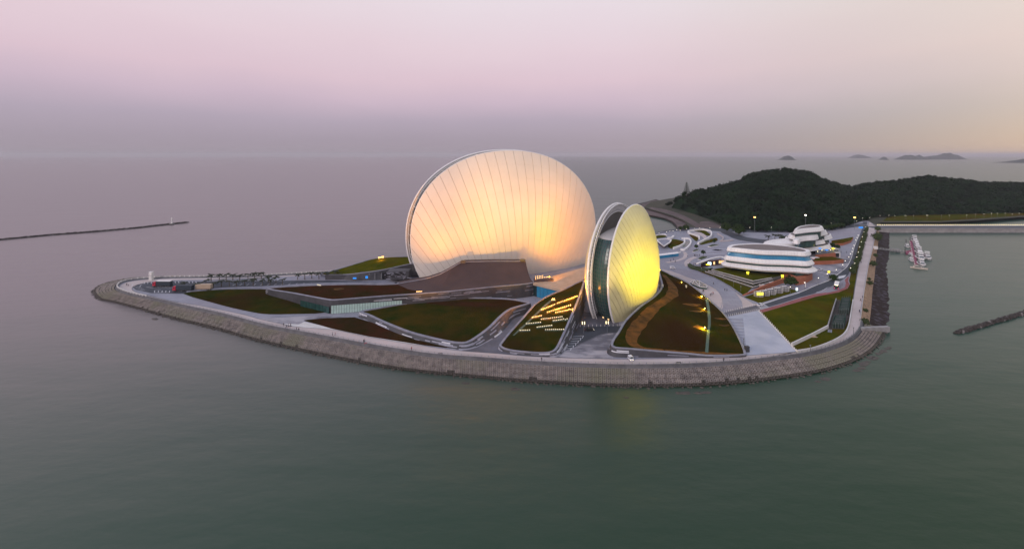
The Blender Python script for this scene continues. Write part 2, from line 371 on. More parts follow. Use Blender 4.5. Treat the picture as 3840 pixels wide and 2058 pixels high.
    def drape(s, name, px, w, m, dz=0.06, smooth=8):
        pts = [s.on(*p) for p in px]; Q = cat_rom([tuple(p) for p in pts], smooth, False)
        Q = [tuple(q) for q in Q]; P = np.array(Q); T = np.gradient(P, axis=0); T[:, 2] = 0; T /= np.linalg.norm(T, axis=1)[:, None] + 1e-9
        N = np.stack([-T[:, 1], T[:, 0]], 1); ws = w if isinstance(w, (list, tuple)) else [w] * len(P); ws = np.interp(np.linspace(0, 1, len(P)), np.linspace(0, 1, len(ws)), ws)
        vs = []; K = 3
        for p, nn, ww in zip(P, N, ws):
            jit = 1 + 0.25 * noise.noise(Vector((p[0] * .2, p[1] * .2, 0)))
            for k in range(K):
                o = (k / (K - 1) - .5) * ww * jit; x, y = p[0] + nn[0] * o, p[1] + nn[1] * o; vs.append((x, y, s.h(x, y) + dz))
        fs = []
        for i in range(len(P) - 1):
            for k in range(K - 1): fs.append((i * K + k, (i + 1) * K + k, (i + 1) * K + k + 1, i * K + k + 1))
        return mk(name, vs, fs, m, s.root)
# ------------------------------------------------------------------ sea, islands, land
def water_mat():
    m = bpy.data.materials.new('sea_water'); m.use_nodes = True; n = m.node_tree; b = n.nodes['Principled BSDF']
    b.inputs['Roughness'].default_value = 0.28; b.inputs['IOR'].default_value = 1.42
    g = n.nodes.new('ShaderNodeNewGeometry')
    t = n.nodes.new('ShaderNodeTexNoise'); t.inputs['Scale'].default_value = 0.004; t.inputs['Detail'].default_value = 5
    mp1 = n.nodes.new('ShaderNodeMapping'); mp1.inputs['Scale'].default_value = (.5, 1.6, 1); n.links.new(g.outputs['Position'], mp1.inputs[0]); n.links.new(mp1.outputs[0], t.inputs['Vector'])
    r = n.nodes.new('ShaderNodeValToRGB'); r.color_ramp.elements[0].position = .35; r.color_ramp.elements[1].position = .65
    r.color_ramp.elements[0].color = (.060, .078, .066, 1); r.color_ramp.elements[1].color = (.085, .088, .084, 1); n.links.new(t.outputs[0], r.inputs[0])
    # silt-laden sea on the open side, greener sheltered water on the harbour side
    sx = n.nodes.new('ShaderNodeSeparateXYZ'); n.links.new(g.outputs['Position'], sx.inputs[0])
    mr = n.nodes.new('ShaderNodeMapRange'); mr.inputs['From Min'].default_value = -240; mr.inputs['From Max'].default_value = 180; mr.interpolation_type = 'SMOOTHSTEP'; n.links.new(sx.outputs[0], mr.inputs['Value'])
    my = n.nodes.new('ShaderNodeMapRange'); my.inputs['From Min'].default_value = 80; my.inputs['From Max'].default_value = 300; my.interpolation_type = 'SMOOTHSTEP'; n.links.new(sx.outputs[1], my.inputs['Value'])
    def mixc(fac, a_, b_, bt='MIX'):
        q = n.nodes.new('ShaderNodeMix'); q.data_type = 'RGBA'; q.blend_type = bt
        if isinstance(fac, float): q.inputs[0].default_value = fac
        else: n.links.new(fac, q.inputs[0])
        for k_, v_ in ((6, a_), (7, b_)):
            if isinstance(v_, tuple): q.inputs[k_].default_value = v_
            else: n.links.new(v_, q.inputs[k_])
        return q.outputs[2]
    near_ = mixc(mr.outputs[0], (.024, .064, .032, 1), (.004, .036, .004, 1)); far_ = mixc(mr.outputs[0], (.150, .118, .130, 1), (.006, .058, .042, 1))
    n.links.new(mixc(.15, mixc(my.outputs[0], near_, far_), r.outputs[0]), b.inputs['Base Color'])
    ms_ = n.nodes.new('ShaderNodeMapRange'); ms_.inputs['To Min'].default_value = .85; ms_.inputs['To Max'].default_value = .24; n.links.new(mr.outputs[0], ms_.inputs['Value']); n.links.new(ms_.outputs[0], b.inputs['Specular IOR Level'])  # sky reflection strengthened on the open side and damped towards the harbour by hand
    def nz(sc, st, det):
        a = n.nodes.new('ShaderNodeMapping'); a.inputs['Scale'].default_value = st; a.inputs['Rotation'].default_value = (0, 0, .12); n.links.new(g.outputs['Position'], a.inputs[0])
        q = n.nodes.new('ShaderNodeTexNoise'); q.inputs['Scale'].default_value = sc; q.inputs['Detail'].default_value = det; n.links.new(a.outputs[0], q.inputs['Vector']); return q.outputs[0]
    w1 = nz(.35, (.45, 1.0, 1), 4); w2 = nz(.035, (.35, 1.0, 1), 3)
    ad = n.nodes.new('ShaderNodeMath'); ad.operation = 'MULTIPLY_ADD'; n.links.new(w2, ad.inputs[0]); ad.inputs[1].default_value = 8.0; n.links.new(w1, ad.inputs[2])
    bp = n.nodes.new('ShaderNodeBump'); bp.inputs['Strength'].default_value = .35; bp.inputs['Distance'].default_value = .35; n.links.new(ad.outputs[0], bp.inputs['Height']); n.links.new(bp.outputs[0], b.inputs['Normal'])
    return m
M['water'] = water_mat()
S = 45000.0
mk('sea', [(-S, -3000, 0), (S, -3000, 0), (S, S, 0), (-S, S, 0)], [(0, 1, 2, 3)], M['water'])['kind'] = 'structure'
M['island'] = mat('island_scrub', A(.010, .030, .028), A(.02, .04, .035), .95, .01, detail=6)
def island(u0, u1, vb, vt, prof, seed):
    Y = FPX * CZ / (vb - VH); x0, x1 = (u0 - UC) / FPX * Y, (u1 - UC) / FPX * Y; H = (vb - vt) / FPX * Y; n, mrow = 60, 14
    vs = []; fs = []; dep = (x1 - x0) * .45
    for j in range(mrow + 1):
        for i in range(n + 1):
            s = i / n; t = j / mrow * 2 - 1
            pr = np.interp(s, [p[0] for p in prof], [p[1] for p in prof]); e = max(0, 1 - t * t) ** .7
            h = H * pr * e * (1 + .22 * noise.noise(Vector((s * 9, t * 3, seed)))) - 3
            vs.append((x0 + (x1 - x0) * s, Y + dep * t * .5 + dep * .5 * 0, h))
    for j in range(mrow):
        for i in range(n):
            a = j * (n + 1) + i; fs.append((a, a + 1, a + n + 2, a + n + 1))
    o = mk('island', vs, fs, M['island'], smooth=True); o['kind'] = 'structure'; return o
DOME = [(0, 0), (.15, .3), (.3, .75), (.5, 1), (.65, .9), (.82, .4), (1, 0)]
island(2918, 2985, 600.5, 584, DOME, 1)
island(3186, 3262, 593.5, 580.5, [(0, 0), (.12, .5), (.3, .95), (.5, 1), (.7, .8), (.9, .45), (1, 0)], 2)
island(3295, 3333, 600, 588, DOME, 3)
island(3365, 3472, 599, 581, [(0, 0), (.1, .45), (.3, .95), (.45, 1), (.62, .6), (.75, .95), (.9, .5), (1, .2)], 4)
island(3465, 3606, 598, 574, [(0, .25), (.12, .5), (.28, .6), (.42, .62), (.55, .95), (.68, 1), (.82, .75), (.93, .3), (1, 0)], 5)
island(3745, 4010, 611, 588, [(0, 0), (.12, .12), (.25, .3), (.42, .65), (.6, 1), (.8, .8), (1, 0)], 6)

# the headland with its wooded hill
SKYL = [(2460, 775), (2523, 756), (2547, 730), (2581, 722), (2639, 716), (2697, 699), (2766, 682), (2813, 657), (2894, 642), (2957, 636), (3044, 651), (3090, 677), (3160, 697), (3206, 700),
        (3275, 688), (3391, 677), (3478, 664), (3622, 674), (3680, 686), (3840, 691), (4000, 690), (4300, 700)]
FOOT = [(2460, 770), (2523, 778), (2600, 800), (2700, 838), (2790, 866), (2900, 872), (3000, 872), (3120, 862), (3200, 845), (3280, 815), (3500, 806), (3840, 800), (4300, 798)]
ku = [p[0] for p in SKYL]; fu = [p[0] for p in FOOT]
def ridge_Y(u): return float(np.interp(u, [2460, 2560, 2900, 3200, 3900, 4300], [700, 690, 800, 830, 860, 900]))
def hill_h(x, y):
    u = UC + FPX * x / y
    yr = ridge_Y(u); vr = float(np.interp(u, ku, [p[1] for p in SKYL])); hr = CZ - (vr - VH) / FPX * yr - 6.5
    yf = FPX * 87.5 / (float(np.interp(u, fu, [p[1] for p in FOOT])) - VH)
    if y < yf: return 4.0
    if y < yr:
        t = (y - yf) / max(10.0, yr - yf); k = math.sin(t * math.pi / 2) ** 1.25
    else:
        t = min(1, (y - yr) / 300); k = math.cos(t * math.pi / 2)
    edge = min(1, max(0, (u - 2455) / 60)) * min(1, max(0, (4320 - u) / 80))
    return 4.0 + max(0, (hr - 4.0)) * k * edge + 2.5 * noise.noise(Vector((x * .012, y * .012, 0))) * k
vs = []; fs = []; NU, NY = 150, 46
for j in range(NY + 1):
    for i in range(NU + 1):
        u = 2505 + (4330 - 2505) * i / NU; yf = FPX * 87.5 / (float(np.interp(u, fu, [p[1] for p in FOOT])) - VH) - 3; yr = ridge_Y(u)
        t = j / NY; y = yf + (yr + 15 + 295 * min(1, max(0, (u - 2570) / 160)) - yf) * t; x = (u - UC) / FPX * y
        vs.append((x, y, hill_h(x, y) - (0.0 if 0 < j < NY and 0 < i < NU else 5.0)))
for j in range(NY):
    for i in range(NU):
        a = j * (NU + 1) + i; fs.append((a, a + 1, a + NU + 2, a + NU + 1))
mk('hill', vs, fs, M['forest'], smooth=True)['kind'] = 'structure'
def leaf_cloud(name, trees, m, nq, rs, qsz, rs_seed=3, core=True, parent=None):
    """trees = (x, y, z, crown radius, crown height); every crown is many leaf-sized faces round an uneven core"""
    rg = np.random.default_rng(rs_seed); T = np.array(trees, dtype=float); n = len(T)
    V = []; F = []
    d = rg.normal(size=(n, nq, 3)); d /= np.linalg.norm(d, axis=2)[:, :, None]; d[:, :, 2] = np.where(d[:, :, 2] < -0.25, -d[:, :, 2] * .6, d[:, :, 2])
    lump = rg.normal(size=(n, 5, 3)); lump /= np.linalg.norm(lump, axis=2)[:, :, None]
    bump = 1 + .32 * np.maximum(0, (d[:, :, None, :] * lump[:, None, :, :]).sum(3).max(2) - .45)
    rad = rg.uniform(.62, 1.0, (n, nq)) * bump
    c = T[:, None, :3] + d * rad[:, :, None] * np.stack([T[:, 3], T[:, 3], T[:, 4]], 1)[:, None, :]
    a = rg.normal(size=(n, nq, 3)); a -= (a * d).sum(2)[:, :, None] * d * .6; a /= np.linalg.norm(a, axis=2)[:, :, None]
    b = np.cross(d, a); b /= np.linalg.norm(b, axis=2)[:, :, None] + 1e-9
    sz = (rg.uniform(.5, 1.2, (n, nq)) * qsz)[:, :, None] * T[:, None, 3:4]
    q = np.stack([c - a * sz - b * sz * .6, c + a * sz - b * sz * .5, c + a * sz * .7 + b * sz * .7, c - a * sz * .6 + b * sz * .6], 2).reshape(-1, 3)
    V = q; F = np.arange(len(q)).reshape(-1, 4)
    me = bpy.data.meshes.new(name)
    if core:
        t = (1 + 5 ** .5) / 2; ico = np.array([(-1, t, 0), (1, t, 0), (-1, -t, 0), (1, -t, 0), (0, -1, t), (0, 1, t), (0, -1, -t), (0, 1, -t), (t, 0, -1), (t, 0, 1), (-t, 0, -1), (-t, 0, 1)]) / 1.902
        fi = [(0, 11, 5), (0, 5, 1), (0, 1, 7), (0, 7, 10), (0, 10, 11), (1, 5, 9), (5, 11, 4), (11, 10, 2), (10, 7, 6), (7, 1, 8), (3, 9, 4), (3, 4, 2), (3, 2, 6), (3, 6, 8), (3, 8, 9), (4, 9, 5), (2, 4, 11), (6, 2, 10), (8, 6, 7), (9, 8, 1)]
        k = rg.uniform(.45, .75, (n, 12, 1)); iv = T[:, None, :3] + ico[None] * k * np.stack([T[:, 3], T[:, 3], T[:, 4]], 1)[:, None, :]
        iv = iv.reshape(-1, 3); fi = (np.array(fi)[None] + (np.arange(n) * 12)[:, None, None] + len(V)).reshape(-1, 3)
        V = np.concatenate([V, iv]); faces = [tuple(x) for x in F.tolist()] + [tuple(x) for x in fi.tolist()]
    else: faces = [tuple(x) for x in F.tolist()]
    if parent is not None:
        V = V - np.array(parent.location)
    me.from_pydata(V.tolist(), [], faces); me.materials.append(m); o = bpy.data.objects.new(name, me); COL.objects.link(o)
    if parent is not None: o.parent = parent
    return o
rg = random.Random(5); tr = []
for _ in range(5200):
    u = rg.uniform(2500, 4200); yf = FPX * 87.5 / (float(np.interp(u, fu, [p[1] for p in FOOT])) - VH); yr = ridge_Y(u)
    y = yf + (yr + 25 - yf) * rg.random() ** .8; x = (u - UC) / FPX * y
    if u < 2690 and y < yf + 60 + (2690 - u) * .3 and rg.random() < .85: continue
    r = rg.uniform(3.2, 6.4) * (0.6 if u < 2600 else 1); tr.append((x, y, hill_h(x, y) + r * .55, r, r * rg.uniform(.75, 1.1)))
for _ in range(420):
    u = rg.uniform(2560, 4200); yr = ridge_Y(u); y = yr - rg.uniform(-6, 30); x = (u - UC) / FPX * y; r = rg.uniform(2.2, 4.0)
    tr.append((x, y, hill_h(x, y) + rg.uniform(5.0, 8.5), r, r * rg.uniform(.8, 1.3)))
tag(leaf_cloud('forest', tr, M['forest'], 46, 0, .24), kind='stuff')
# low ground of the headland
flat('headland', [(2413, 779), (2440, 757), (2560, 736), (2900, 735), (3500, 740), (4300, 740), (4300, 797), (3840, 813), (3670, 826), (3526, 834), (3298, 835), (3290, 858), (3245, 870), (2900, 890), (2600, 872), (2585, 855), (2565, 829), (2525, 813), (2472, 796)],
     mat('scrubland', A(.030, .035, .018), A(.055, .050, .028), .95, .04, detail=7, bump=.5), 0, z=4.0)
flat('beach', [(2380, 775), (2427, 761), (2460, 752), (2480, 770), (2525, 806), (2575, 825), (2600, 860), (2575, 874), (2545, 868), (2538, 846), (2519, 829), (2490, 818), (2454, 810), (2410, 802), (2380, 790)], M['beach'], 0, smooth=3, z=2.2, thick=.2)
flat('sea_bed_shelf', [(2370, 770), (2427, 757), (2460, 748), (2600, 800), (2620, 870), (2570, 880), (2540, 860), (2533, 850), (2515, 833), (2486, 821), (2450, 813), (2406, 806), (2370, 796)], M['rock'], 0, z=.35, thick=.6)
flat('coast_track', [(2440, 777), (2500, 787), (2560, 806), (2620, 838), (2650, 862), (2630, 866), (2600, 846), (2545, 816), (2490, 797), (2440, 784)], M['beach'], 2, smooth=3, z=4.0)
flat('red_yard', [(2625, 833), (2660, 830), (2700, 846), (2715, 866), (2660, 866), (2630, 848)], M['beach'], 3, smooth=3, z=4.0)
flat('hillside_lawn', [(3330, 812), (3520, 800), (3840, 795), (4300, 790), (4300, 795), (3840, 808), (3670, 820), (3526, 829), (3310, 829)], M['lawn_green'], 2, z=4.0)

# ------------------------------------------------------------------ island deck and revetment
PAIRS = [((1540, 1000), (1560, 1003)), ((1300, 1018), (1300, 1014)), ((1201, 1025), (1201, 1020)), ((952, 1038), (952, 1033)), ((757, 1042), (757, 1036)), ((642, 1043.5), (630, 1037)), ((580, 1046), (555, 1040)), ((530, 1049), (490, 1044)), ((474, 1057), (405, 1060)),
         ((449, 1068), (362, 1078)), ((446, 1083), (347, 1100)), ((474, 1096), (371, 1124)), ((510, 1106), (412, 1131)), ((567, 1118), (500, 1154)), ((688, 1146), (640, 1194)),
         ((843, 1180), (800, 1233)), ((1000, 1221), (970, 1281)), ((1174, 1254), (1150, 1322)), ((1335, 1284), (1320, 1358)), ((1485, 1310), (1475, 1385)), ((1621, 1330), (1615, 1402)),
         ((1800, 1343), (1800, 1420)), ((2004, 1358), (2004, 1437)), ((2300, 1370), (2300, 1452)), ((2547, 1368), (2560, 1453)), ((2721, 1359), (2745, 1443)), ((2888, 1343), (2930, 1422)),
         ((3039, 1322), (3095, 1394)), ((3141, 1292), (3215, 1353)), ((3194, 1264), (3280, 1310)), ((3221, 1231), (3315, 1262)), ((3227, 1205), (3324, 1237))]
rail_w = cat_rom([tuple(G(*a)) for a, b in PAIRS], 10, False); wat_w = cat_rom([tuple(G(b[0], b[1], -0.2)) for a, b in PAIRS], 10, False)
east = [(3228, 1175), (3240, 1092), (3256, 995), (3265, 960), (3272, 932), (3285, 863), (3292, 850)]
deck_loop = [tuple(p) for p in rail_w] + [tuple(G(*p)) for p in east] + [tuple(G(*p)) for p in [(3255, 828), (3225, 830), (3190, 843), (3100, 858), (2900, 864), (2720, 858), (2640, 854), (2582, 861), (2446, 877), (2300, 905), (2100, 935), (1850, 950), (1650, 965), (1590, 980)]]
vs = [(p[0], p[1], Z0) for p in deck_loop]; tri = tessellate_polygon([[Vector((v[0], v[1], 0)) for v in vs]])
fs = [tuple(t) if (Vector(vs[t[1]]) - Vector(vs[t[0]])).cross(Vector(vs[t[2]]) - Vector(vs[t[0]])).z > 0 else tuple(t)[::-1] for t in tri]
L = len(vs); vs += [(v[0], v[1], -1.0) for v in vs]; fs += [(i, (i + 1) % L, L + (i + 1) % L, L + i) for i in range(L)]
mk('plaza', vs, fs, M['plaza'])['kind'] = 'structure'
# revetment slope
rw = np.array([tuple(p) for p in rail_w]); ww = np.array([tuple(p) for p in wat_w])
d = np.r_[0, np.cumsum(np.linalg.norm(np.diff((rw + ww) / 2, axis=0), axis=1))]; NC = int(d[-1] / 1.66); tt = np.linspace(0, d[-1], NC + 1)
RW = np.stack([np.interp(tt, d, rw[:, k]) for k in range(3)], 1); WW = np.stack([np.interp(tt, d, ww[:, k]) for k in range(3)], 1)
prof = [(0, 0), (.015, .75), (.09, .75), (.10, -.1), (.13, -.75), (1, -4.7)]     # share of the slope, height against the deck
PF = np.array(prof); vs = []; fs = []; K = len(prof)
for i in range(NC + 1):
    for (t, dz) in prof:
        p = RW[i] * (1 - t) + WW[i] * t; vs.append((p[0], p[1], Z0 + dz))
for i in range(NC):
    for k in range(K - 1): fs.append((i * K + k, i * K + k + 1, (i + 1) * K + k + 1, (i + 1) * K + k))
rev = empty('revetment', (0, 0, 0)); tag(rev, 'long grey sloping sea wall of hollow concrete blocks curving round the island', 'sea wall')
prof_f = [f for f in fs]
mk('slope', vs, fs, [M['conc_dark'], M['void']], rev, mids=[1 if (q % (K - 1)) == K - 2 else 0 for q in range(len(fs))])
def slope_pt(i, f, t):
    i = min(NC - 1, int(i)); a = RW[i] * (1 - f) + RW[i + 1] * f; b = WW[i] * (1 - f) + WW[i + 1] * f; p = a * (1 - t) + b * t
    return np.array([p[0], p[1], Z0 + np.interp(t, PF[:, 0], PF[:, 1])])
NR = 7; bv = []; bf = []; bm = []; ind = []
U = [(-.5, -.5), (.5, -.5), (.5, .5), (-.5, .5)]
blk_faces = [(0, 1, 5, 4), (1, 2, 6, 5), (2, 3, 7, 6), (3, 0, 4, 7), (4, 5, 9, 8), (5, 6, 10, 9), (6, 7, 11, 10), (7, 4, 8, 11), (8, 9, 10, 11), (1, 0, 12, 13), (2, 1, 13, 14), (3, 2, 14, 15), (0, 3, 15, 12)]
def block_local(wet=False):
    o = []
    for (x, y) in U: o.append((x * .86, y * .80, .55))
    for (x, y) in U: o.append((x * .50, y * .46, .55))
    for (x, y) in U: o.append((x * .46, y * .42, -.15))
    for (x, y) in U: o.append((x * .88, y * .86, -.2))
    return o
BL = np.array(block_local()); rgb = random.Random(9); cand = []
for i in range(4, NC - 1):
    cxy = (RW[i] + WW[i]) / 2; dist = float(np.hypot(cxy[0], cxy[1]))
    for r in range(NR):
        t0 = .145 + .83 * r / NR; t1 = .145 + .83 * (r + 1) / NR
        a = slope_pt(i, 0, t0); b = slope_pt(i, 1, t0); c = slope_pt(i, 1, t1); dd = slope_pt(i, 0, t1)
        ctr = (a + b + c + dd) / 4; e1 = (b - a + c - dd) / 2; e2 = (dd - a + c - b) / 2; n3 = np.cross(e2, e1); n3 /= np.linalg.norm(n3)
        if n3[2] < 0: n3 = -n3
        lift = rgb.uniform(-.08, .12) + (.18 if r % 2 else 0) + (.12 if i % 2 and r > 1 else 0)
        cand.append((dist, i, r, ctr, e1, e2, n3, lift, r >= NR - 1 or (r == NR - 2 and rgb.random() < .06)))
order = sorted(range(len(cand)), key=lambda k: (cand[k][2] >= 5, cand[k][0])); near = set(order[:300])
blockmesh = {}
for wet in (False, True):
    me = bpy.data.meshes.new('block'); me.from_pydata(BL.tolist(), [], blk_faces); me.materials.append(M['block_wet'] if wet else M['block']); me.update(); blockmesh[wet] = me
for k, (dist, i, r, ctr, e1, e2, n3, lift, wet) in enumerate(cand):
    if k in near:
        o = bpy.data.objects.new('block', blockmesh[wet]); COL.objects.link(o); o.parent = rev
        o.matrix_local = Matrix(((e1[0], e2[0], n3[0], ctr[0] + n3[0] * lift), (e1[1], e2[1], n3[1], ctr[1] + n3[1] * lift), (e1[2], e2[2], n3[2], ctr[2] + n3[2] * lift), (0, 0, 0, 1)))
    else:
        P = ctr + BL[:, :1] * e1 + BL[:, 1:2] * e2 + (BL[:, 2:3] + lift) * n3; b0 = len(bv); bv += P.tolist(); bf += [tuple(b0 + q for q in f) for f in blk_faces]; bm += [1 if wet else 0] * 13
tag(mk('blocks', bv, bf, [M['block'], M['block_wet']], rev, mids=bm), kind='stuff')
# toe stones at the water line
rs = MB(); rr = random.Random(4)
for i in range(4, NC - 1):
    if rr.random() < .8:
        p = slope_pt(i, rr.random(), 1.0); q = p + (WW[i] - RW[i]) / np.linalg.norm(WW[i] - RW[i]) * rr.uniform(-.3, 1.1)
        rs.box((q[0], q[1], .02), (rr.uniform(.8, 1.7), rr.uniform(.7, 1.3), rr.uniform(.35, .8)), rr.uniform(0, 3), 0, .6)
tag(rs.build('toe_stones', M['block_wet'], rev), kind='stuff')
# promenade: pink paving just inside the railing
inner = [(1201, 1031), (952, 1043), (757, 1049), (642, 1051), (580, 1055), (530, 1063), (500, 1074), (495, 1085), (512, 1096), (560, 1109), (650, 1131), (750, 1146), (921, 1181), (968, 1195), (1054, 1214), (1109, 1226), (1248, 1236), (1385, 1264),
         (1590, 1297), (1727, 1315), (1860, 1325), (2004, 1337), (2300, 1346), (2547, 1343), (2721, 1338), (2880, 1327), (2985, 1319), (3060, 1305), (3120, 1280), (3165, 1253), (3185, 1215), (3196, 1150), (3205, 1085), (3218, 1010), (3230, 940), (3246, 868), (3260, 832)]
outer = [(1201, 1026), (952, 1039), (757, 1043), (642, 1044.5), (582, 1047), (533, 1050), (478, 1058), (453, 1069), (451, 1083), (478, 1095), (514, 1105)] + [(a[0], a[1] - .8) for a, b in PAIRS[13:]] + [(3226, 1175), (3238, 1092), (3254, 995), (3263, 960), (3270, 932), (3283, 863), (3285, 850)]
pi = resample(cat_rom([tuple(G(*p)) for p in inner], 5, False), 200); po = resample(cat_rom([tuple(G(*p)) for p in outer], 5, False), 200)
for arr in (pi, po): arr[:, 2] = Z0 + .05
vs = [tuple(x) for x in pi] + [tuple(x) for x in po]; fs = [(i, 200 + i, 201 + i, i + 1) for i in range(199)]
o = mk('promenade', vs, fs, M['prom']); o['kind'] = 'structure'
band('promenade_edge_line', [tuple(p + np.array([0, 0, .01])) for p in pi], .35, M['conc_dark'])['kind'] = 'structure'
# railings
def railing(name, label, pts, m, spacing=3.2, h=1.25, post=.16, rail=.07, nrails=2, base=Z0 + .05, postcap=False):
    P = [tuple(p) for p in pts]; Pn = np.array(P); L = float(np.linalg.norm(np.diff(Pn[:, :2], axis=0), axis=1).sum()); n = int(L / spacing) + 1; Q = resample(P, n)
    root = empty(name, (Q[0][0], Q[0][1], base)); tag(root, label, 'railing')
    me = MB(); me.box((0, 0, h / 2), (post, post, h));
    if postcap: me.box((0, 0, h + .08), (post * 1.5, post * 1.5, .16))
    bd = MB(); pm = None; k = 0
    dist = [(float(np.hypot(q[0], q[1])), i) for i, q in enumerate(Q)]; nearset = set(i for _, i in sorted(dist)[:290])
    stuff = MB()
    for i, q in enumerate(Q):
        loc = (q[0] - Q[0][0], q[1] - Q[0][1], 0)
        if i in nearset:
            if pm is None: o = me.build('post', m, root); pm = o.data
            else: o = bpy.data.objects.new('post', pm); COL.objects.link(o); o.parent = root
            o.location = loc
        else: stuff.box((loc[0], loc[1], h / 2), (post, post, h))
        if i:
            a = Q[i - 1] - Q[0]; b = q - Q[0]
            for r in range(nrails): bd.tube((a[0], a[1], h * (r + 1) / nrails - .05), (b[0], b[1], h * (r + 1) / nrails - .05), rail, n=4, cap=False)
    bd.build('rail', m, root)
    if stuff.v: tag(stuff.build('posts', m, root), kind='stuff')
    return root
rl = [RW[i] * .95 + WW[i] * .05 for i in range(0, NC + 1)]
iS = next(i for i in range(NC) if RW[i][0] < -150 and RW[i][1] < 262)
railing('railing', 'thin grey metal railing along the top of the block sea wall facing the camera', rl[iS:], M['metal'], 3.0, .9, .10, .045, 2, base=Z0 + .75)
railing('balustrade', 'white balustrade with thick posts along the far seaward promenade and the rounded tip', rl[12:iS], M['whitewall'], 3.3, 1.1, .55, .12, 2, base=Z0 + .5)
railing('railing', 'white railing on the straight promenade beside the gravel slope and mud flat', [tuple(G(*p)) for p in [(3227, 1205), (3230, 1175), (3241, 1092), (3257, 995), (3266, 960), (3273, 932), (3286, 863)]], M['whitewall'], 3.0, 1.2, .14, .08, 3)
# groin wall, gravel slope and mud flat on the east side
g1 = G(3225, 1232); g2 = G(3318, 1233, 1.2)
mb = MB(); dv = g2 - g1; mb.add([(g1.x, g1.y - .9, Z0 + .6), (g1.x, g1.y + .9, Z0 + .6), (g2.x + 2, g2.y + .9, 2.6), (g2.x + 2, g2.y - .9, 2.6), (g1.x, g1.y - .9, -1), (g1.x, g1.y + .9, -1), (g2.x + 2, g2.y + .9, -1), (g2.x + 2, g2.y - .9, -1)],
                          [(0, 3, 2, 1), (0, 4, 7, 3), (3, 7, 6, 2), (2, 6, 5, 1), (1, 5, 4, 0)])
tag(mb.build('groyne_wall', M['concrete']), 'short pale concrete wall where the block slope meets the mud flat', 'wall')
gl = [(3230, 1210), (3230, 1175), (3241, 1092), (3257, 995), (3266, 960), (3273, 932), (3287, 863)]
gr_ = [(3258, 1229, 1.3), (3267, 1156, 1.3), (3272, 1091, 1.3), (3280, 1033, 1.3), (3287, 954, 1.3), (3292, 920, 1.3), (3298, 868, 1.3)]
A1 = resample(cat_rom([tuple(G(*p)) for p in gl], 6, False), 80); B1 = resample(cat_rom([tuple(G(*p)) for p in gr_], 6, False), 80); vs = []; fs = []; KK = 7
for i in range(80):
    for k in range(KK):
        p = A1[i] * (1 - k / (KK - 1)) + B1[i] * k / (KK - 1); vs.append((p[0], p[1], p[2] + .35 * noise.noise(Vector((p[0] * .6, p[1] * .6, 0))) - (.2 if k == 0 else 0)))
for i in range(79):
    for k in range(KK - 1): fs.append((i * KK + k, (i + 1) * KK + k, (i + 1) * KK + k + 1, i * KK + k + 1))
mk('gravel_slope', vs, fs, M['gravel'])['kind'] = 'structure'
mud_r = [(3318, 1240), (3338, 1214), (3337, 1135), (3334, 1060), (3326, 1000), (3336, 972), (3338, 900), (3339, 870)]
A2 = B1; B2 = resample(cat_rom([tuple(G(p[0], p[1], 0)) for p in mud_r], 8, False), 80); vs = []; fs = []; KK = 14
for i in range(80):
    for k in range(KK):
        t = k / (KK - 1); p = A2[i] * (1 - t) + B2[i] * t; wob = 3.0 * noise.noise(Vector((i * .8, 0, 2))) * t
        zz = 1.3 * (1 - t) ** 1.3 + .16 * noise.noise(Vector((p[0] * .5, p[1] * .5, 0))) - (.35 if k == KK - 1 else 0)
        vs.append((p[0] + wob, p[1], zz))
for i in range(79):
    for k in range(KK - 1): fs.append((i * KK + k, (i + 1) * KK + k, (i + 1) * KK + k + 1, i * KK + k + 1))
mk('mud_flat', vs, fs, M['mud'], smooth=True)['kind'] = 'structure'

# ------------------------------------------------------------------ ground sheets on the island
flat('asphalt_car_park', [(494, 1074), (515, 1064), (542, 1059), (642, 1054), (766, 1055), (1100, 1052), (1230, 1051), (1489, 1058), (1489, 1063), (1100, 1070), (766, 1091), (685, 1101), (567, 1099), (510, 1087)], M['asphalt'], 1)
flat('pale_ramp', [(570, 1101), (685, 1101), (781, 1131), (875, 1156), (968, 1175), (1014, 1179), (1100, 1179), (1234, 1172), (1340, 1164), (1329, 1190), (1212, 1194), (1136, 1187), (1000, 1194), (968, 1195), (921, 1181), (750, 1146), (650, 1122)], M['plaza'], 2)
flat('stained_apron', [(968, 1195), (1000, 1193), (1136, 1186), (1330, 1189), (1212, 1198), (1141, 1202), (1109, 1225), (1054, 1213)], M['stained'], 3)
flat('white_ramp', [(1060, 1213), (1120, 1216), (1141, 1206), (1400, 1262), (1611, 1299), (1380, 1266), (1248, 1240), (1109, 1226)], M['whitewall'], 4)
flat('lower_lawn', [(1141, 1202), (1212, 1195), (1330, 1191), (1407, 1214), (1543, 1263), (1700, 1297), (1725, 1310), (1590, 1294), (1385, 1262), (1248, 1233)], M['lawn_red'], 5, thick=.25)
flat('west_lawn', [(688, 1101), (766, 1092), (859, 1087), (940, 1085), (1010, 1087), (1095, 1107), (1234, 1170), (1100, 1177), (1014, 1178), (968, 1174), (875, 1155), (781, 1130)], M['lawn'], 5, thick=.25, smooth=2)
flat('forecourt', [(1775, 1300), (1830, 1255), (1900, 1200), (1990, 1150), (2100, 1140), (2200, 1170), (2330, 1180), (2300, 1290), (2290, 1345), (2080, 1339), (1900, 1330), (1727, 1315)], M['asphalt_pale'], 1)
flat('stained_forecourt', [(2071, 1336), (2110, 1318), (2160, 1300), (2240, 1262), (2300, 1240), (2300, 1345), (2180, 1342)], M['stained'], 2)
flat('driveway', [(2098, 1327), (2150, 1240), (2170, 1232), (2282, 1240), (2230, 1262), (2160, 1296), (2108, 1318)], M['asphalt'], 3)
flat('entrance_bridge', [(2150, 1262), (2140, 1225), (2330, 1222), (2320, 1246)], M['asphalt'], 4)
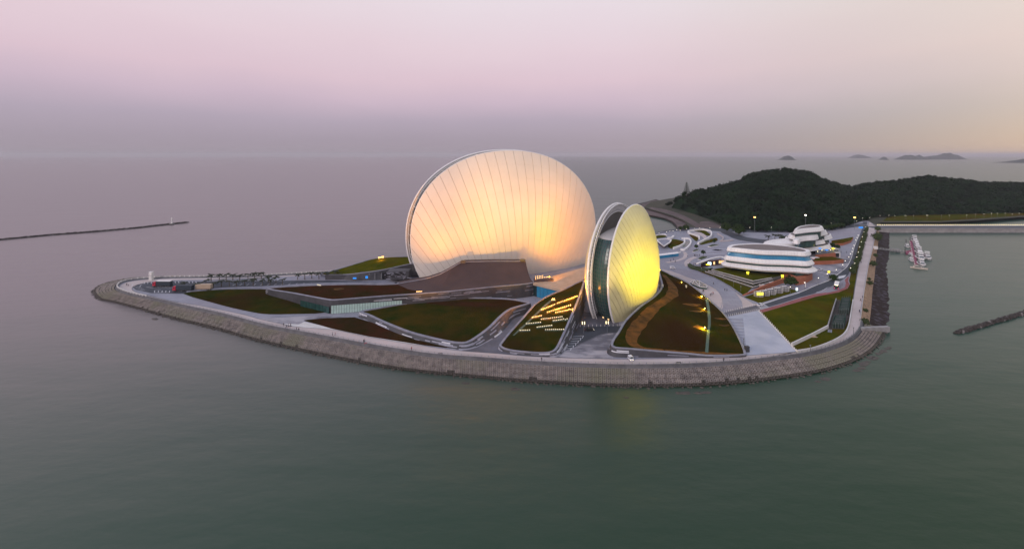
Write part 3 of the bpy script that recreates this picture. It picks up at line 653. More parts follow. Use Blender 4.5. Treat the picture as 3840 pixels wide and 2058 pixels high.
# parking bay arrows on the driveway
for k in range(6):
    y = 1262 + k * 9.2; x0 = 2148 - k * 7.5; ribbon('bay_line', [(x0, y), (x0 + 40 - k * 1.5, y - 3)], .28, M['white_line'], 6, smooth=0)['kind'] = 'structure'
    ribbon('bay_line', [(x0 + 40 - k * 1.5, y - 3), (x0 + 36 - k * 1.5, y + 6)], .28, M['white_line'], 7, smooth=0)['kind'] = 'structure'
flat('main_road', [(2718, 1173), (2837, 1144), (2864, 1142), (2925, 1121), (2995, 1100), (3059, 1072), (3107, 1054), (3138, 1033), (3177, 1002), (3195, 965), (3207, 920), (3224, 881), (3236, 850), (3236, 832), (3252, 832), (3250, 850), (3240, 881), (3225, 920), (3213, 953), (3202, 980), (3180, 1033), (3156, 1051),
                   (3110, 1078), (3088, 1086), (3052, 1101), (2998, 1115), (2925, 1139), (2846, 1160), (2727, 1186)], M['asphalt'], 5)
flat('red_cycle_path', [(2844, 1164), (2925, 1142), (2998, 1118), (3052, 1103), (3090, 1098), (3140, 1090), (3168, 1078), (3172, 1062), (3168, 1050), (3180, 1036), (3184, 1040), (3180, 1054), (3186, 1068), (3176, 1083), (3145, 1096), (3061, 1112), (2978, 1137), (2856, 1173)], M['red_path'], 6)
flat('bus_stop_pavement', [(3095, 1099), (3160, 1070), (3172, 1072), (3140, 1089), (3112, 1096)], M['plaza'], 7)
flat('east_lawn', [(2856, 1174), (2978, 1138), (3061, 1113), (3145, 1097), (3178, 1083), (3188, 1066), (3184, 1052), (3190, 1030), (3205, 985), (3215, 940), (3226, 900), (3238, 868), (3244, 868), (3228, 940), (3216, 1010), (3203, 1085), (3194, 1150), (3183, 1215), (3165, 1250), (3120, 1278), (3060, 1302), (2995, 1316), (2988, 1318)], M['lawn_green'], 4, thick=.2)
flat('white_plaza', [(2727, 1188), (2844, 1165), (2988, 1319), (2890, 1328), (2799, 1334), (2768, 1261)], mat('white_paving', A(.36, .39, .48), A(.46, .48, .56), .7, .08, detail=7, c3=A(.50, .52, .60), s3=.05), 3)
for k in range(22):      # the flight of shallow steps beside the grass roof
    v = 1196 + k * 5.6; f = k / 22.0; a = 2736 + (2790 - 2736) * f; b = 2786 + 12 * f
    if b > a + 3: ribbon('step', [(a, v), (b, v - 1)], .5, M['parapet'], 6, h=.14, smooth=0)['kind'] = 'structure'
ribbon('plaza_edge', [(2844, 1165), (2988, 1318)], .5, M['whitewall'], 6, h=.2, smooth=0)['kind'] = 'structure'
flat('bollard_road', [(2715, 1172), (2722, 1186), (2850, 1159), (2838, 1144)], M['asphalt_pale'], 6)
flat('light_forecourt', [(2470, 1008), (2519, 1030), (2576, 1055), (2629, 1094), (2663, 1122), (2705, 1160), (2712, 1140), (2704, 1110), (2680, 1082), (2640, 1062), (2580, 1040), (2520, 1018)], M['prom'], 2, smooth=2)
flat('tan_forecourt', [(2760, 1100), (2800, 1123), (2822, 1138), (2840, 1143), (2786, 1156), (2782, 1130)], M['prom'], 2)
flat('north_road', [(2446, 872), (2582, 859), (2700, 868), (2900, 874), (3100, 866), (3236, 848), (3236, 838), (3100, 852), (2900, 862), (2700, 856), (2585, 852)], M['asphalt'], 3)
flat('service_road', [(2700, 868), (2740, 868), (2800, 890), (2900, 902), (2960, 905), (2960, 915), (2860, 912), (2770, 900), (2730, 884)], M['asphalt'], 4, smooth=2)
flat('north_square', [(2790, 876), (3130, 866), (3190, 860), (3190, 885), (3050, 892), (2960, 902), (2860, 898), (2800, 888)], M['plaza'], 5)
flat('stained_car_park', [(3050, 1000), (3100, 990), (3185, 960), (3195, 965), (3176, 1002), (3137, 1033), (3110, 1047), (3080, 1030), (3048, 1015)], M['stained'], 3)
# ------------------------------------------------------------------ the two shell halls
class Dome:
    def __init__(s, C, a, n, Wd, H, D, zc, zg, e=2.0, pole=(0, 1.9)):
        s.C = np.array(C); s.a = np.array(a) / np.linalg.norm(a); s.n = np.array(n) / np.linalg.norm(n); s.W, s.H, s.D, s.zc, s.zg, s.e = Wd, H, D, zc, zg, e
        s.pole = pole; s.yg = (zg - zc) / H; q = D / ((Wd + H) / 2); s.q = q; s.Rs = (1 + q * q) / (2 * q)
    def r(s, x, y): return (abs(x)**s.e + abs(y)**s.e)**(1 / s.e)
    def pt(s, x, y, off=0.0):
        r = min(1.0, s.r(x, y)); cap = (math.sqrt(max(0, s.Rs**2 - r * r)) - (s.Rs - s.q)) / s.q
        p = np.array([s.C[0], s.C[1], s.zc + y * s.H]) + s.a * (x * s.W); p[:2] += s.n * (s.D * cap + off)
        return p
    def span(s, th):
        """entry and exit distances of the ray from the pole at angle th (0 = straight up)"""
        dx, dy = math.sin(th), math.cos(th); px, py = s.pole[0], -s.pole[1]
        ts = np.linspace(0, s.pole[1] + 1.6, 420); ins = [(s.r(px + dx * t, py + dy * t) <= 1.0 and py + dy * t >= s.yg) for t in ts]
        idx = [i for i, v in enumerate(ins) if v]
        if not idx: return None
        def bis(lo, hi):
            for _ in range(18):
                m = (lo + hi) / 2
                if s.r(px + dx * m, py + dy * m) <= 1.0 and py + dy * m >= s.yg: hi = m
                else: lo = m
            return hi
        return bis(ts[idx[0] - 1], ts[idx[0]]), bis(ts[min(idx[-1] + 1, 419)], ts[idx[-1]])
    def xy(s, th, t): return s.pole[0] + math.sin(th) * t, -s.pole[1] + math.cos(th) * t
    def limits(s):
        lo, hi = 0.0, 1.5
        for sg in (-1, 1):
            a, b = 0.0, 1.5
            for _ in range(24):
                m = (a + b) / 2
                if s.span(sg * m): a = m
                else: b = m
            if sg < 0: lo = -a
            else: hi = a
        return lo * .9985, hi * .9985
def build_dome(root, D, nstrip, nrow, panel_mat, joint_mat, lining_mat, gap=.010, hgap=.002, proud=.3, thick=1.6, part='panel'):
    lo, hi = D.limits(); SUB = 4
    # core with thickness
    NI, NJ = nstrip * 2, 30; ths = [lo + (hi - lo) * i / NI for i in range(NI + 1)]; vs = []; fs = []
    for off in (0.0, -thick):
        for th in ths:
            t0, t1 = D.span(th)
            for j in range(NJ + 1):
                x, y = D.xy(th, t0 + (t1 - t0) * j / NJ); k = 1.0 if off == 0 else .985; vs.append(D.pt(x * k, y if off == 0 else y * k - .0, off if D.r(x, y) < .999 or True else off))
    B = (NI + 1) * (NJ + 1); ix = lambda l, i, j: l * B + i * (NJ + 1) + j
    inner = []
    for i in range(NI):
        for j in range(NJ):
            fs.append((ix(0, i, j), ix(0, i + 1, j), ix(0, i + 1, j + 1), ix(0, i, j + 1))); inner.append(0)
            fs.append((ix(1, i, j), ix(1, i, j + 1), ix(1, i + 1, j + 1), ix(1, i + 1, j))); inner.append(1)
    edge = [(i, 0) for i in range(NI + 1)] + [(NI, j) for j in range(1, NJ + 1)] + [(i, NJ) for i in range(NI - 1, -1, -1)] + [(0, j) for j in range(NJ - 1, 0, -1)]
    for k in range(len(edge)):
        a, b = edge[k], edge[(k + 1) % len(edge)]; fs.append((ix(0, *a), ix(1, *a), ix(1, *b), ix(0, *b))); inner.append(2)
    mk('shell_core', vs, fs, [joint_mat, lining_mat, M['white']], root, smooth=True, mids=inner)
    # panels
    for i in range(nstrip):
        a0 = lo + (hi - lo) * (i + gap * nstrip * .0) / nstrip; a1 = lo + (hi - lo) * (i + 1) / nstrip; ga = (hi - lo) / nstrip * gap * 2.2
        for j in range(nrow):
            vs = []; fs = []
            for p in range(SUB + 1):
                th = (a0 + ga) + (a1 - a0 - 2 * ga) * p / SUB; sp_ = D.span(th)
                if not sp_: sp_ = D.span(th * .99)
                t0, t1 = sp_
                for q in range(SUB + 1):
                    f = (j + hgap + (1 - 2 * hgap) * q / SUB) / nrow; x, y = D.xy(th, t0 + (t1 - t0) * f)
                    vs.append(D.pt(x, y, proud))
            n1 = (SUB + 1)**2
            for p in range(SUB):
                for q in range(SUB):
                    b = p * (SUB + 1) + q; fs.append((b, b + SUB + 1, b + SUB + 2, b + 1))
            e = [p * (SUB + 1) for p in range(SUB + 1)] + [SUB * (SUB + 1) + q for q in range(1, SUB + 1)] + [p * (SUB + 1) + SUB for p in range(SUB - 1, -1, -1)] + [q for q in range(SUB - 1, 0, -1)]
            nb = np.array([D.n[0], D.n[1], 0]) * (proud + .05)
            ne = len(e)
            for k in e: vs.append(np.array(vs[k]))
            for k in e: vs.append(np.array(vs[k]) - nb)
            for k in range(ne): fs.append((n1 + k, n1 + ne + k, n1 + ne + (k + 1) % ne, n1 + (k + 1) % ne))
            fn_ = np.cross(vs[fs[0][1]] - vs[fs[0][0]], vs[fs[0][2]] - vs[fs[0][0]])
            if fn_[0] * D.n[0] + fn_[1] * D.n[1] < 0: fs = [f_[::-1] for f_ in fs]
            o = mk(part, vs, fs, panel_mat, root); me = o.data
            me.polygons.foreach_set('use_smooth', [True] * len(fs))
            nn = []
            for idx_, v_ in enumerate(vs):
                if idx_ < n1:
                    q_ = v_ - np.array([D.C[0], D.C[1], D.zc]); x_, y_ = float(q_ @ np.append(D.a[:2], 0)) / D.W, q_[2] / D.H; e_ = 1e-3
                    P0, Px, Py = D.pt(x_, y_), D.pt(x_ * (1 - e_) - (e_ if abs(x_) < e_ else 0) , y_), D.pt(x_, y_ * (1 - e_) - (e_ if abs(y_) < e_ else 0))
                    g = np.cross(Px - P0, Py - P0); L_ = np.linalg.norm(g); g = g / L_ if L_ > 0 else np.array([D.n[0], D.n[1], 0]); g = -g if g[0] * D.n[0] + g[1] * D.n[1] < 0 else g
                    nn.append(tuple(g))
                else:
                    q_ = v_ - np.mean([vs[t_] for t_ in range(n1)], axis=0); nn.append(tuple(q_ / (np.linalg.norm(q_) + 1e-9)))
            me.normals_split_custom_set_from_vertices(nn)
    return lo, hi
def rim_pts(D, k=1.0, off=0.0, n=72, t0=None, t1=None):
    """points along the rim above the ground, from one foot over the top to the other"""
    g = math.asin(max(-1, min(1, D.yg)))
    if t0 is None: t0, t1 = g + .02, math.pi - g - .02
    P = []
    for i in range(n + 1):
        t = t0 + (t1 - t0) * i / n; c, s_ = math.cos(t), math.sin(t)
        x = math.copysign(abs(c)**(2 / D.e), c) * k; y = math.copysign(abs(s_)**(2 / D.e), s_) * k
        p = np.array([D.C[0], D.C[1], D.zc + y * D.H]) + D.a * (x * D.W); p[:2] += D.n * off; P.append(p)
    return P
M['shell'] = mat('pearl_panel', A(.80, .73, .65), A(.75, .68, .60), .42, .05, detail=6)  # warm tint puts a little of the floodlight glow into the white panels
M['shell_small'] = mat('glow_tinted_panel', A(.80, .72, .40), A(.74, .66, .35), .42, .1, detail=6)  # yellow tint puts part of the floodlight glow into the panel colour
# large hall
yaw = R(21); big_n = (math.sin(yaw), -math.cos(yaw)); big_a = (math.cos(yaw), math.sin(yaw), 0)
big = empty('large_shell_hall', (-1, 322, Z0)); tag(big, 'huge round ribbed shell shaped hall glowing cream and peach, the larger of the two', 'concert hall')
DB = Dome((-1, 322), big_a, big_n, 74, 61.5, 17, 33.6, 3.5, 2.12, (0.06, 1.75))
build_dome(big, DB, 33, 9, M['shell'], M['joint'], M['lining'], gap=.007)
sep = 12.5; back_c = (-1 - big_n[0] * sep, 322 - big_n[1] * sep)
DR = Dome(back_c, (-big_a[0], -big_a[1], 0), (-big_n[0], -big_n[1]), 75.5, 62, 15, 33.6, 3.5, 2.12, (0, 1.75))
build_dome(big, DR, 14, 6, M['shell'], M['joint'], M['lining'], part='rear_panel')
def loft(name, A_, B_, m, parent, steps=1, bulge=0.0):
    n = len(A_); vs = []; fs = []
    for i in range(n):
        for k in range(steps + 1):
            t = k / steps; vs.append(A_[i] * (1 - t) + B_[i] * t)
    w = steps + 1
    for i in range(n - 1):
        for k in range(steps): fs.append((i * w + k, (i + 1) * w + k, (i + 1) * w + k + 1, i * w + k + 1))
    return mk(name, vs, fs, m, parent, smooth=False)
loft('glazed_gap', rim_pts(DB, .955, -1.0), rim_pts(DR, .955, -1.0)[::-1], M['glass_dark'], big, 2)
def rim_tube(D, k, off, r, m, parent, name='rim', n=90):
    P = rim_pts(D, k, off, n); t = MB()
    for i in range(len(P) - 1): t.tube(P[i], P[i + 1], r, n=6, cap=False)
    return t.build(name, m, parent, smooth=True, world=True)
rim_tube(DB, 1.0, -.3, .45, M['white'], big); rim_tube(DR, 1.0, -.5, .8, M['white'], big)
rs_ = MB()
Pf, Pb = rim_pts(DB, .99, -1.0, 40), rim_pts(DR, .99, -1.0, 40)[::-1]
for i in range(0, 41): rs_.tube(Pf[i], Pb[i], .12, n=4)
tag(rs_.build('struts', M['white'], big, world=True), kind='stuff')
# small hall
sa = (-.616, -.788, 0); sn = (.788, -.616)
small = empty('small_shell_hall', (66, 247, Z0)); tag(small, 'smaller pair of upright shell halves, glowing yellow with a dark glass wall between', 'concert hall')
DS = Dome((70, 244), sa, sn, 34, 36.8, 11, 26.5, 3.6, 2.0, (0.0, 1.55))
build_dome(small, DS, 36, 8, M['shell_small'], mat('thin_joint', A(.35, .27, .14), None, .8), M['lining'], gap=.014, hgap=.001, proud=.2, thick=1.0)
DL = Dome((61.2, 250.9), (-sa[0], -sa[1], 0), (-sn[0], -sn[1]), 35, 36.8, 13, 26.5, 3.6, 2.0, (0.0, 1.55))
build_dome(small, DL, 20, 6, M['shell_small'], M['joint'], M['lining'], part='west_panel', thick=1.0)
rim_tube(DS, 1.0, -.2, .55, M['white'], small); rim_tube(DL, 1.0, .2, .6, M['white'], small)
rim_tube(DL, .875, -.2, .28, M['white'], small, 'truss_ring'); rim_tube(DL, .995, -1.6, .28, M['white'], small, 'truss_ring')
Po, Pi = rim_pts(DL, .99, -.3, 84), rim_pts(DL, .88, -.3, 84)
bar_mesh = None
for i in range(84):
    for a, b in ((Po[i], Pi[i + 1]), (Pi[i], Po[i])):
        t = MB(); t.tube(a, b, .16, n=4); t.build('truss_bar', M['white'], small, world=True)
# glass wall between the halves: left edge on the western disc, right edge on the eastern one
def side_pt(D, k, z, sgn, off):
    y = (z - D.zc) / D.H / k; x = (max(0, 1 - abs(y)**D.e))**(1 / D.e) * k * sgn
    p = np.array([D.C[0], D.C[1], z]) + D.a * (x * D.W); p[:2] += D.n * off; return p
NZ, NX, zt = 22, 7, 47.0
grid = []
for j in range(NZ + 1):
    z = Z0 + (zt - Z0) * j / NZ; a = side_pt(DL, .875, z, -1, -.5); b = side_pt(DS, .95, z, 1, -.4); row = []
    for i in range(NX + 1):
        t = i / NX; p = a * (1 - t) + b * t; p = p + np.array([-.616, -.788, 0]) * (1.6 * math.sin(math.pi * t)); row.append(p)
    grid.append(row)
for j in range(NZ):
    for i in range(NX):
        q = [grid[j][i], grid[j][i + 1], grid[j + 1][i + 1], grid[j + 1][i]]; c = sum(q) / 4; q = [c + (p - c) * .965 for p in q]
        nn = np.cross(q[1] - q[0], q[3] - q[0]); nn /= np.linalg.norm(nn); nn = nn * .12
        vs = [p for p in q] + [p - nn for p in q]
        mk('pane', vs, [(0, 1, 2, 3), (7, 6, 5, 4), (0, 4, 5, 1), (1, 5, 6, 2), (2, 6, 7, 3), (3, 7, 4, 0)], M['glass_teal'], small)
fr = MB()
for j in range(NZ + 1):
    for i in range(NX): fr.tube(grid[j][i], grid[j][i + 1], .11, n=4, cap=False)
for i in range(NX + 1):
    for j in range(NZ): fr.tube(grid[j][i], grid[j + 1][i], .13, n=4, cap=False)
fr.build('mullions', M['metal_dark'], small, world=True)['kind'] = 'stuff'
# inner hall behind the glass with a rounded top
vs = []; fs = []; top = []
for j in range(9):
    ang = j / 8 * math.pi / 2; z = zt + 3.0 * math.sin(ang); back = 26 * (1 - math.cos(ang)) + .3
    a = side_pt(DL, .875, zt, -1, -.5); b = side_pt(DS, .95, zt, 1, -.4)
    for i in range(5):
        t = i / 4; p = a * (1 - t) + b * t; p = p + np.array([.616, .788, 0]) * (back - 1.6 * math.sin(math.pi * t)); p[2] = z; vs.append(p)
for j in range(8):
    for i in range(4): fs.append((j * 5 + i, j * 5 + i + 1, (j + 1) * 5 + i + 1, (j + 1) * 5 + i))
mk('inner_roof', vs, fs, M['lining'], small, smooth=True)
core = MB(); a = side_pt(DL, .8, Z0, -1, -.5); b = side_pt(DS, .88, Z0, 1, -.4)
doors = MB()
for f in (.35, .68):
    p = np.array(grid[0][0]) * (1 - f) + np.array(grid[0][-1]) * f + np.array([-.616, -.788, 0]) * 1.75; fa = math.atan2(grid[0][-1][1] - grid[0][0][1], grid[0][-1][0] - grid[0][0][0])
    mb = MB(); mb.box((p[0], p[1], Z0 + 2.2), (2.6, .3, 4.4), fa, 0); mb.box((p[0] - .616 * .2, p[1] - .788 * .2, Z0 + 2.1), (.9, .2, 3.6), fa, 1); mb.box((p[0], p[1], Z0 + 4.6), (3.2, .7, .3), fa, 0)
    mb.build('door', [M['metal_dark'], M['lit_window']], small, world=True)
sh = MB(); sh.box((66, 250, Z0 + .35), (1, 1, .7))

# ------------------------------------------------------------------ grass-roofed podiums
RH = Mound('grass_roof_podium', 'fan shaped dark grass roof with an ochre track, right of the yellow shell', 'podium',
           [(2471, 1009, 4), (2519, 1032, 3), (2576, 1058, 2.2), (2629, 1096, 1.6), (2663, 1125, 1.3), (2710, 1168, 1.1), (2744, 1211, 1), (2776, 1269, .8), (2797, 1320, .6), (2792, 1333, .6), (2660, 1336, .7), (2576, 1328, 1.2),
            (2461, 1319, 2.2), (2374, 1311, 2.9, 1.2), (2310, 1306, 3.2, 1.5), (2291, 1296, 3.4, 1.8), (2296, 1275, 3.6, 1.8), (2316, 1246, 4.2, 1.2), (2345, 1200, 5.2), (2400, 1148, 7), (2446, 1116, 7.6), (2473, 1089, 7.8), (2480, 1068, 7.4), (2474, 1040, 6)],
           M['lawn'], strips=34, seed=3, parapet=1.0)
for f in (.16, .3, .46, .6, .76, .88):
    for q in range(3):
        n = RH.n; i0 = next(k for k in range(n) if abs(RH.P[k, 0] - G(2576, 1328).x) < 3 and RH.P[k, 1] < 200)
MH = Mound('grass_roof_podium', 'tongue shaped grass roof with rows of lit white floodlights, left of the small shell', 'podium',
           [(2187, 1052, 10), (2111, 1086, 9.2), (2050, 1111, 8.4), (2004, 1141, 6, 1), (1958, 1193, 2.8, 2), (1913, 1242, 1.6, 1.5), (1879, 1284, 1.3, 1), (1872, 1297, 1.3, 1), (1889, 1309, 1.0, 1), (1928, 1318, .9, 1), (2004, 1325, .9, 1), (2055, 1325, 1.4, 1), (2082, 1316, 2.2, 1.5), (2096, 1299, 2.8, 2),
            (2117, 1254, 3.9, 2.5), (2141, 1199, 6.4, 2), (2165, 1141, 9.5, 1.5), (2184, 1089, 11.6, .8)], M['lawn'], strips=60, seed=5, parapet=1.0)
LM = Mound('grass_roof_podium', 'broad dark grass roof with a pale curving edge in front of the brown slope', 'podium',
           [(1350, 1169, 1.9, 2), (1382, 1184, 1.9, 3), (1435, 1209, 1.8, 3), (1528, 1246, 1.8, 3), (1621, 1271, 1.7, 3), (1700, 1287, 1.8, 3), (1746, 1288, 2, 3), (1776, 1276, 2.2, 4), (1837, 1232, 2.9, 4.5), (1882, 1187, 3.8, 4), (1919, 1160, 4.3, 2), (1990, 1138, 4.4, 1), (1961, 1129, 4), (1913, 1121, 3.5), (1822, 1117, 3), (1700, 1117, 2.7),
            (1625, 1122, 2.5), (1516, 1138, 2.3), (1407, 1157, 2)], M['lawn'], strips=80, seed=8, parapet=1.4)
LR = Mound('grass_roof_building', 'long low building with a reddish brown grass roof and a row of tall lit windows', 'building',
           [(1000, 1080, 3.5, 0.0), (1163, 1070, 6, 0.0), (1326, 1066, 7, 0.0), (1481, 1065, 7.5, 0.0), (1700, 1040, 7.5, 0.0), (1950, 1036, 8, 0.0), (2004, 1060, 8, 0.0), (1852, 1077, 8, 0.0), (1700, 1093, 7.8, 0.0), (1598, 1101, 7.6, 0.0), (1435, 1112, 7.5, 0.0), (1272, 1125, 7.3, 0.0), (1240, 1126, 7.2, 0.0), (1190, 1118, 6.8, 0.0), (1095, 1100, 5.2, 0.0), (1015, 1087, 3.8, 0.0)],
           M['lawn_red'], strips=120, seed=11, parapet=1.0, strip_range=(28, 80))
NL = Mound('grass_roof_podium', 'narrow green grass roof rising towards the left edge of the large shell', 'podium',
           [(1201, 1030, .6), (1299, 1000, 3.5), (1402, 970, 7.5), (1462, 964, 8.5), (1530, 962, 9), (1575, 962, 9), (1575, 990, 9), (1538, 991, 9), (1435, 1013, 6.5), (1326, 1028, 4.2), (1250, 1032, 2)], M['lawn_green'], strips=44, seed=14, parapet=.9, strip_range=(30, 54))
# ochre track and drain on the right-hand roof
RH.drape('dry_track', [(2490, 1030), (2520, 1070), (2522, 1100), (2495, 1125), (2455, 1152), (2420, 1188), (2385, 1230), (2368, 1265), (2375, 1290), (2420, 1308), (2520, 1318), (2640, 1325), (2782, 1330)], [3, 5.5, 6, 5, 5.5, 6, 6, 5.5, 4.5, 3, 3, 3, 2.4], M['lawn_gold'])
RH.drape('drain_strip', [(2650, 1122), (2657, 1160), (2660, 1210), (2655, 1260), (2650, 1322)], [1.6, 1.4, 1.3, 1.2, 1.3], mat('teal_drain', A(.06, .12, .10), A(.09, .14, .11), .9, .5), .09)
for (u0, v0, u1, v1, w) in ((2560, 1140, 2630, 1142, 3), (2585, 1165, 2640, 1166, 2), (2600, 1225, 2650, 1230, 5), (2680, 1193, 2730, 1195, 2.6), (2695, 1218, 2735, 1219, 2.2)):
    RH.drape('dry_patch', [(u0, v0), ((u0 + u1) / 2, v0 + 3), (u1, v1)], [.6, w, .8], M['lawn_gold'], .07)
MH.drape('drain_strip', [(2068, 1126), (2040, 1150), (1998, 1190), (1958, 1228), (1925, 1258)], [1.4, 1.6, 1.5, 1.5, .8], mat('teal_drain', A(.07, .11, .085), A(.11, .14, .10), .9, .5), .09)
LR.drape('dry_patch', [(1252, 1083), (1270, 1084), (1290, 1083)], [1, 5, 1], M['lawn_gold'], .07)
LM.drape('dry_patch', [(1600, 1135), (1750, 1140), (1880, 1142)], [3, 9, 3], M['lawn_red'], .05)
# glazed front of the long building
fa = [tuple(G(*p)) for p in [(1242, 1171), (1337, 1158), (1420, 1148), (1508, 1137)]]
a = LR.P; ct = []
for i in range(28):
    f = i / 27; p = G(1243 + (1508 - 1243) * f, 1126.5 + (1107.5 - 1126.5) * f, Z0 + 7.3); ct.append(np.array([p.x, p.y - .5, 0]))
fcm = MB()
for i in range(27):
    p, q = ct[i], ct[i + 1]; c = (p + q) / 2; dv = q - p; ang = math.atan2(dv[1], dv[0]); ln = float(np.linalg.norm(dv)) * .94; mid = 2.1 if i > 4 else 2.4
    for (z0_, z1_) in ((.15, 2.35), (2.45, 4.6)):
        mb = MB(); mb.box((c[0], c[1], Z0 + (z0_ + z1_) / 2), (ln, .12, z1_ - z0_), ang); mb.build('window_pane', M['glass_pale'], LR.root, world=True)
    fcm.box((p[0], p[1], Z0 + 2.35), (.14, .3, 4.7), ang)
fcm.build('window_frames', M['metal_dark'], LR.root, world=True)['kind'] = 'stuff'
p0, p1 = G(1130, 1109, Z0 + 6), G(1238, 1126.5, Z0 + 7.1); dv = p1 - p0
for k in range(9):
    c = p0 + dv * ((k + .5) / 9); mb = MB(); mb.box((c.x - .3, c.y - .6, Z0 + 1.9), (dv.length / 9 * .92, .14, 3.6), math.atan2(dv.y, dv.x)); mb.build('dark_window_pane', M['glass_teal'], LR.root, world=True)
# ground kerb paths that hug the podiums
LR_path = ribbon('roof_path', [(700, 1096), (766, 1088), (859, 1082), (1000, 1077), (1163, 1067), (1326, 1062.5), (1481, 1062)], 2.2, M['parapet'], 4, h=.5); LR_path['kind'] = 'structure'
# brown concave slope under the large shell
bot = [(1490, 1066, 7.6), (1530, 1084, 7.6), (1598, 1097, 7.7), (1640, 1096, 7.8), (1700, 1089, 7.9), (1852, 1074, 8.1), (1996, 1058, 8.2)]
topp = [(1492, 1064, 7.8), (1600, 1045, 10), (1650, 1029, 12), (1692, 1006, 14.5), (1731, 983, 16), (1850, 980, 16), (1971, 980, 16)]
Bq = resample(cat_rom([tuple(G(p[0], p[1], Z0 + p[2])) for p in bot], 6, False), 60); T0 = np.array([tuple(G(p[0], p[1], Z0 + p[2])) for p in topp]); Tq = np.stack([np.interp(np.linspace(0, 1, 60), np.linspace(0, 1, 7), T0[:, k]) for k in range(3)], 1)
Bq = np.stack([np.interp(np.linspace(0, 1, 60), np.linspace(0, 1, 7), np.array([tuple(G(p[0], p[1], Z0 + p[2])) for p in bot])[:, k]) for k in range(3)], 1)
vs = []; fs = []; KR = 12
for i in range(60):
    for k in range(KR):
        t = k / (KR - 1); p = Bq[i] * (1 - t) + Tq[i] * t; p[2] = Bq[i][2] + (Tq[i][2] - Bq[i][2]) * t**1.9; vs.append(p)
for i in range(59):
    for k in range(KR - 1): fs.append((i * KR + k, (i + 1) * KR + k, (i + 1) * KR + k + 1, i * KR + k + 1))
sl_root = empty('brown_slope', (-20, 270, Z0)); tag(sl_root, 'sweeping brown stone ramp wall rising in front of the base of the large shell', 'wall')
mk('face', vs, fs, M['brown'], sl_root, smooth=True)
vs = []; fs = []
for i in range(60):
    vs += [Tq[i], Tq[i] + np.array([0, 6.0, 0]), Tq[i] + np.array([0, 6.0, -9])]
for i in range(59):
    for k in range(2): fs.append((i * 3 + k, (i + 1) * 3 + k, (i + 1) * 3 + k + 1, i * 3 + k + 1))
mk('terrace', vs, fs, M['brown'], sl_root)
b_, t_ = Bq[-1], Tq[-1]; vs = [vs_ for vs_ in []]; side = [Bq[-1] * (1 - k / 11) + Tq[-1] * (k / 11) for k in range(12)]
for k in range(12): side[k][2] = Bq[-1][2] + (Tq[-1][2] - Bq[-1][2]) * (k / 11)**1.9
vs = side + [np.array([t_[0], t_[1] + 6, t_[2]]), np.array([t_[0], t_[1] + 6, Z0])] + [np.array([b_[0], b_[1], Z0])]
mk('end_wall', vs, [tuple(range(15))], M['brown'], sl_root)
band('coping', [tuple(q + np.array([0, .1, 0])) for q in Tq], .5, M['parapet'], 0, .3, sl_root)
for (u, v, h_) in ((1736, 983, 17), (1960, 976, 17.2)):
    p = G(u, v, Z0 + h_); m_ = MB(); m_.box((p.x, p.y + 1, Z0 + 16.8), (3.2, 1.2, 1.3)); m_.box((p.x, p.y + .9, Z0 + 17.6), (2.6, .8, .5)); tag(m_.build('plant_unit', M['metal_dark']), 'dark %s equipment box on the edge of the brown slope' % ('right-hand' if u > 1800 else 'left-hand'), 'equipment box')
# beige canopy joining the halls
can = empty('link_canopy', tuple(G(2080, 1060, Z0 + 9))); tag(can, 'flat beige roof slab linking the large shell to the small shell', 'canopy')
q = [G(1999, 1060, Z0 + 8.6), G(2109, 1086, Z0 + 9.6), G(2196, 1044, Z0 + 10), G(2196, 1000, Z0 + 10), G(2077, 1034, Z0 + 9.2)]
vs = [tuple(p) for p in q] + [(p.x, p.y, p.z - 1.5) for p in q]
mk('slab', vs, [(0, 1, 2, 3, 4), (9, 8, 7, 6, 5)] + [(i, 5 + i, 5 + (i + 1) % 5, (i + 1) % 5) for i in range(5)], M['beige'], can)
for f in range(1, 9):
    a = q[0].lerp(q[4], f / 9); b = q[1].lerp(q[2], f / 9)
    t = MB(); t.tube(a + Vector((0, 0, .01)), b + Vector((0, 0, .01)), .07, n=4); t.build('seam', M['brown'], can, world=True)
for k in range(8):
    f = (k + .5) / 8; a = q[0].lerp(q[1], f); dvv = q[1] - q[0]; mb = MB(); mb.box((a.x + .2, a.y + 1.0, Z0 + 3.8), (dvv.length / 8 * .93, .2, 7.0), math.atan2(dvv.y, dvv.x)); mb.build('glass_pane', M['glass_blue'] if 0 < k < 7 else M['glass_dark'], can, world=True)
# dark gate hall under the narrow green roof
gh = empty('gate_hall', tuple(G(1400, 1050))); tag(gh, 'dark recessed entrance hall with openings under the narrow green roof', 'entrance hall')
mb = MB()
pa, pb = G(1215, 1052), G(1520, 1052)
nrm = Vector((-(pb - pa).y, (pb - pa).x, 0)).normalized()
for (f0, f1, z0_, z1_, mi_, dy) in ((0.0, 1.0, 0, 1.0, 1, 5), (.0, .35, 0, 3.4, 1, 3), (.42, .95, 0, 5.2, 0, 3.2)):
    a = pa.lerp(pb, f0); b = pa.lerp(pb, f1); c = (a + b) / 2; mb.box((c.x, c.y + dy, Z0 + (z0_ + z1_) / 2), ((b - a).length, 2.0, z1_ - z0_), 0, mi_)
for f in (.46, .55, .62, .70, .82, .90): a = pa.lerp(pb, f); mb.box((a.x, a.y + 1.5, Z0 + 2.4), (.9, .9, 4.8), 0, 2)
mb.build('hall_front', [M['void'], M['wall'], M['conc_dark']], gh, world=True)
cw = MB()
a = G(1468, 1002, Z0 + 8); b = G(1545, 1002, Z0 + 8); cw.box(((a.x + b.x) / 2, (a.y + b.y) / 2 - 6, Z0 + 5), ((b - a).length, 8, 5.5), 0, 0)
cw.build('clad_block', M['wall'], gh, world=True)
rr = random.Random(3)
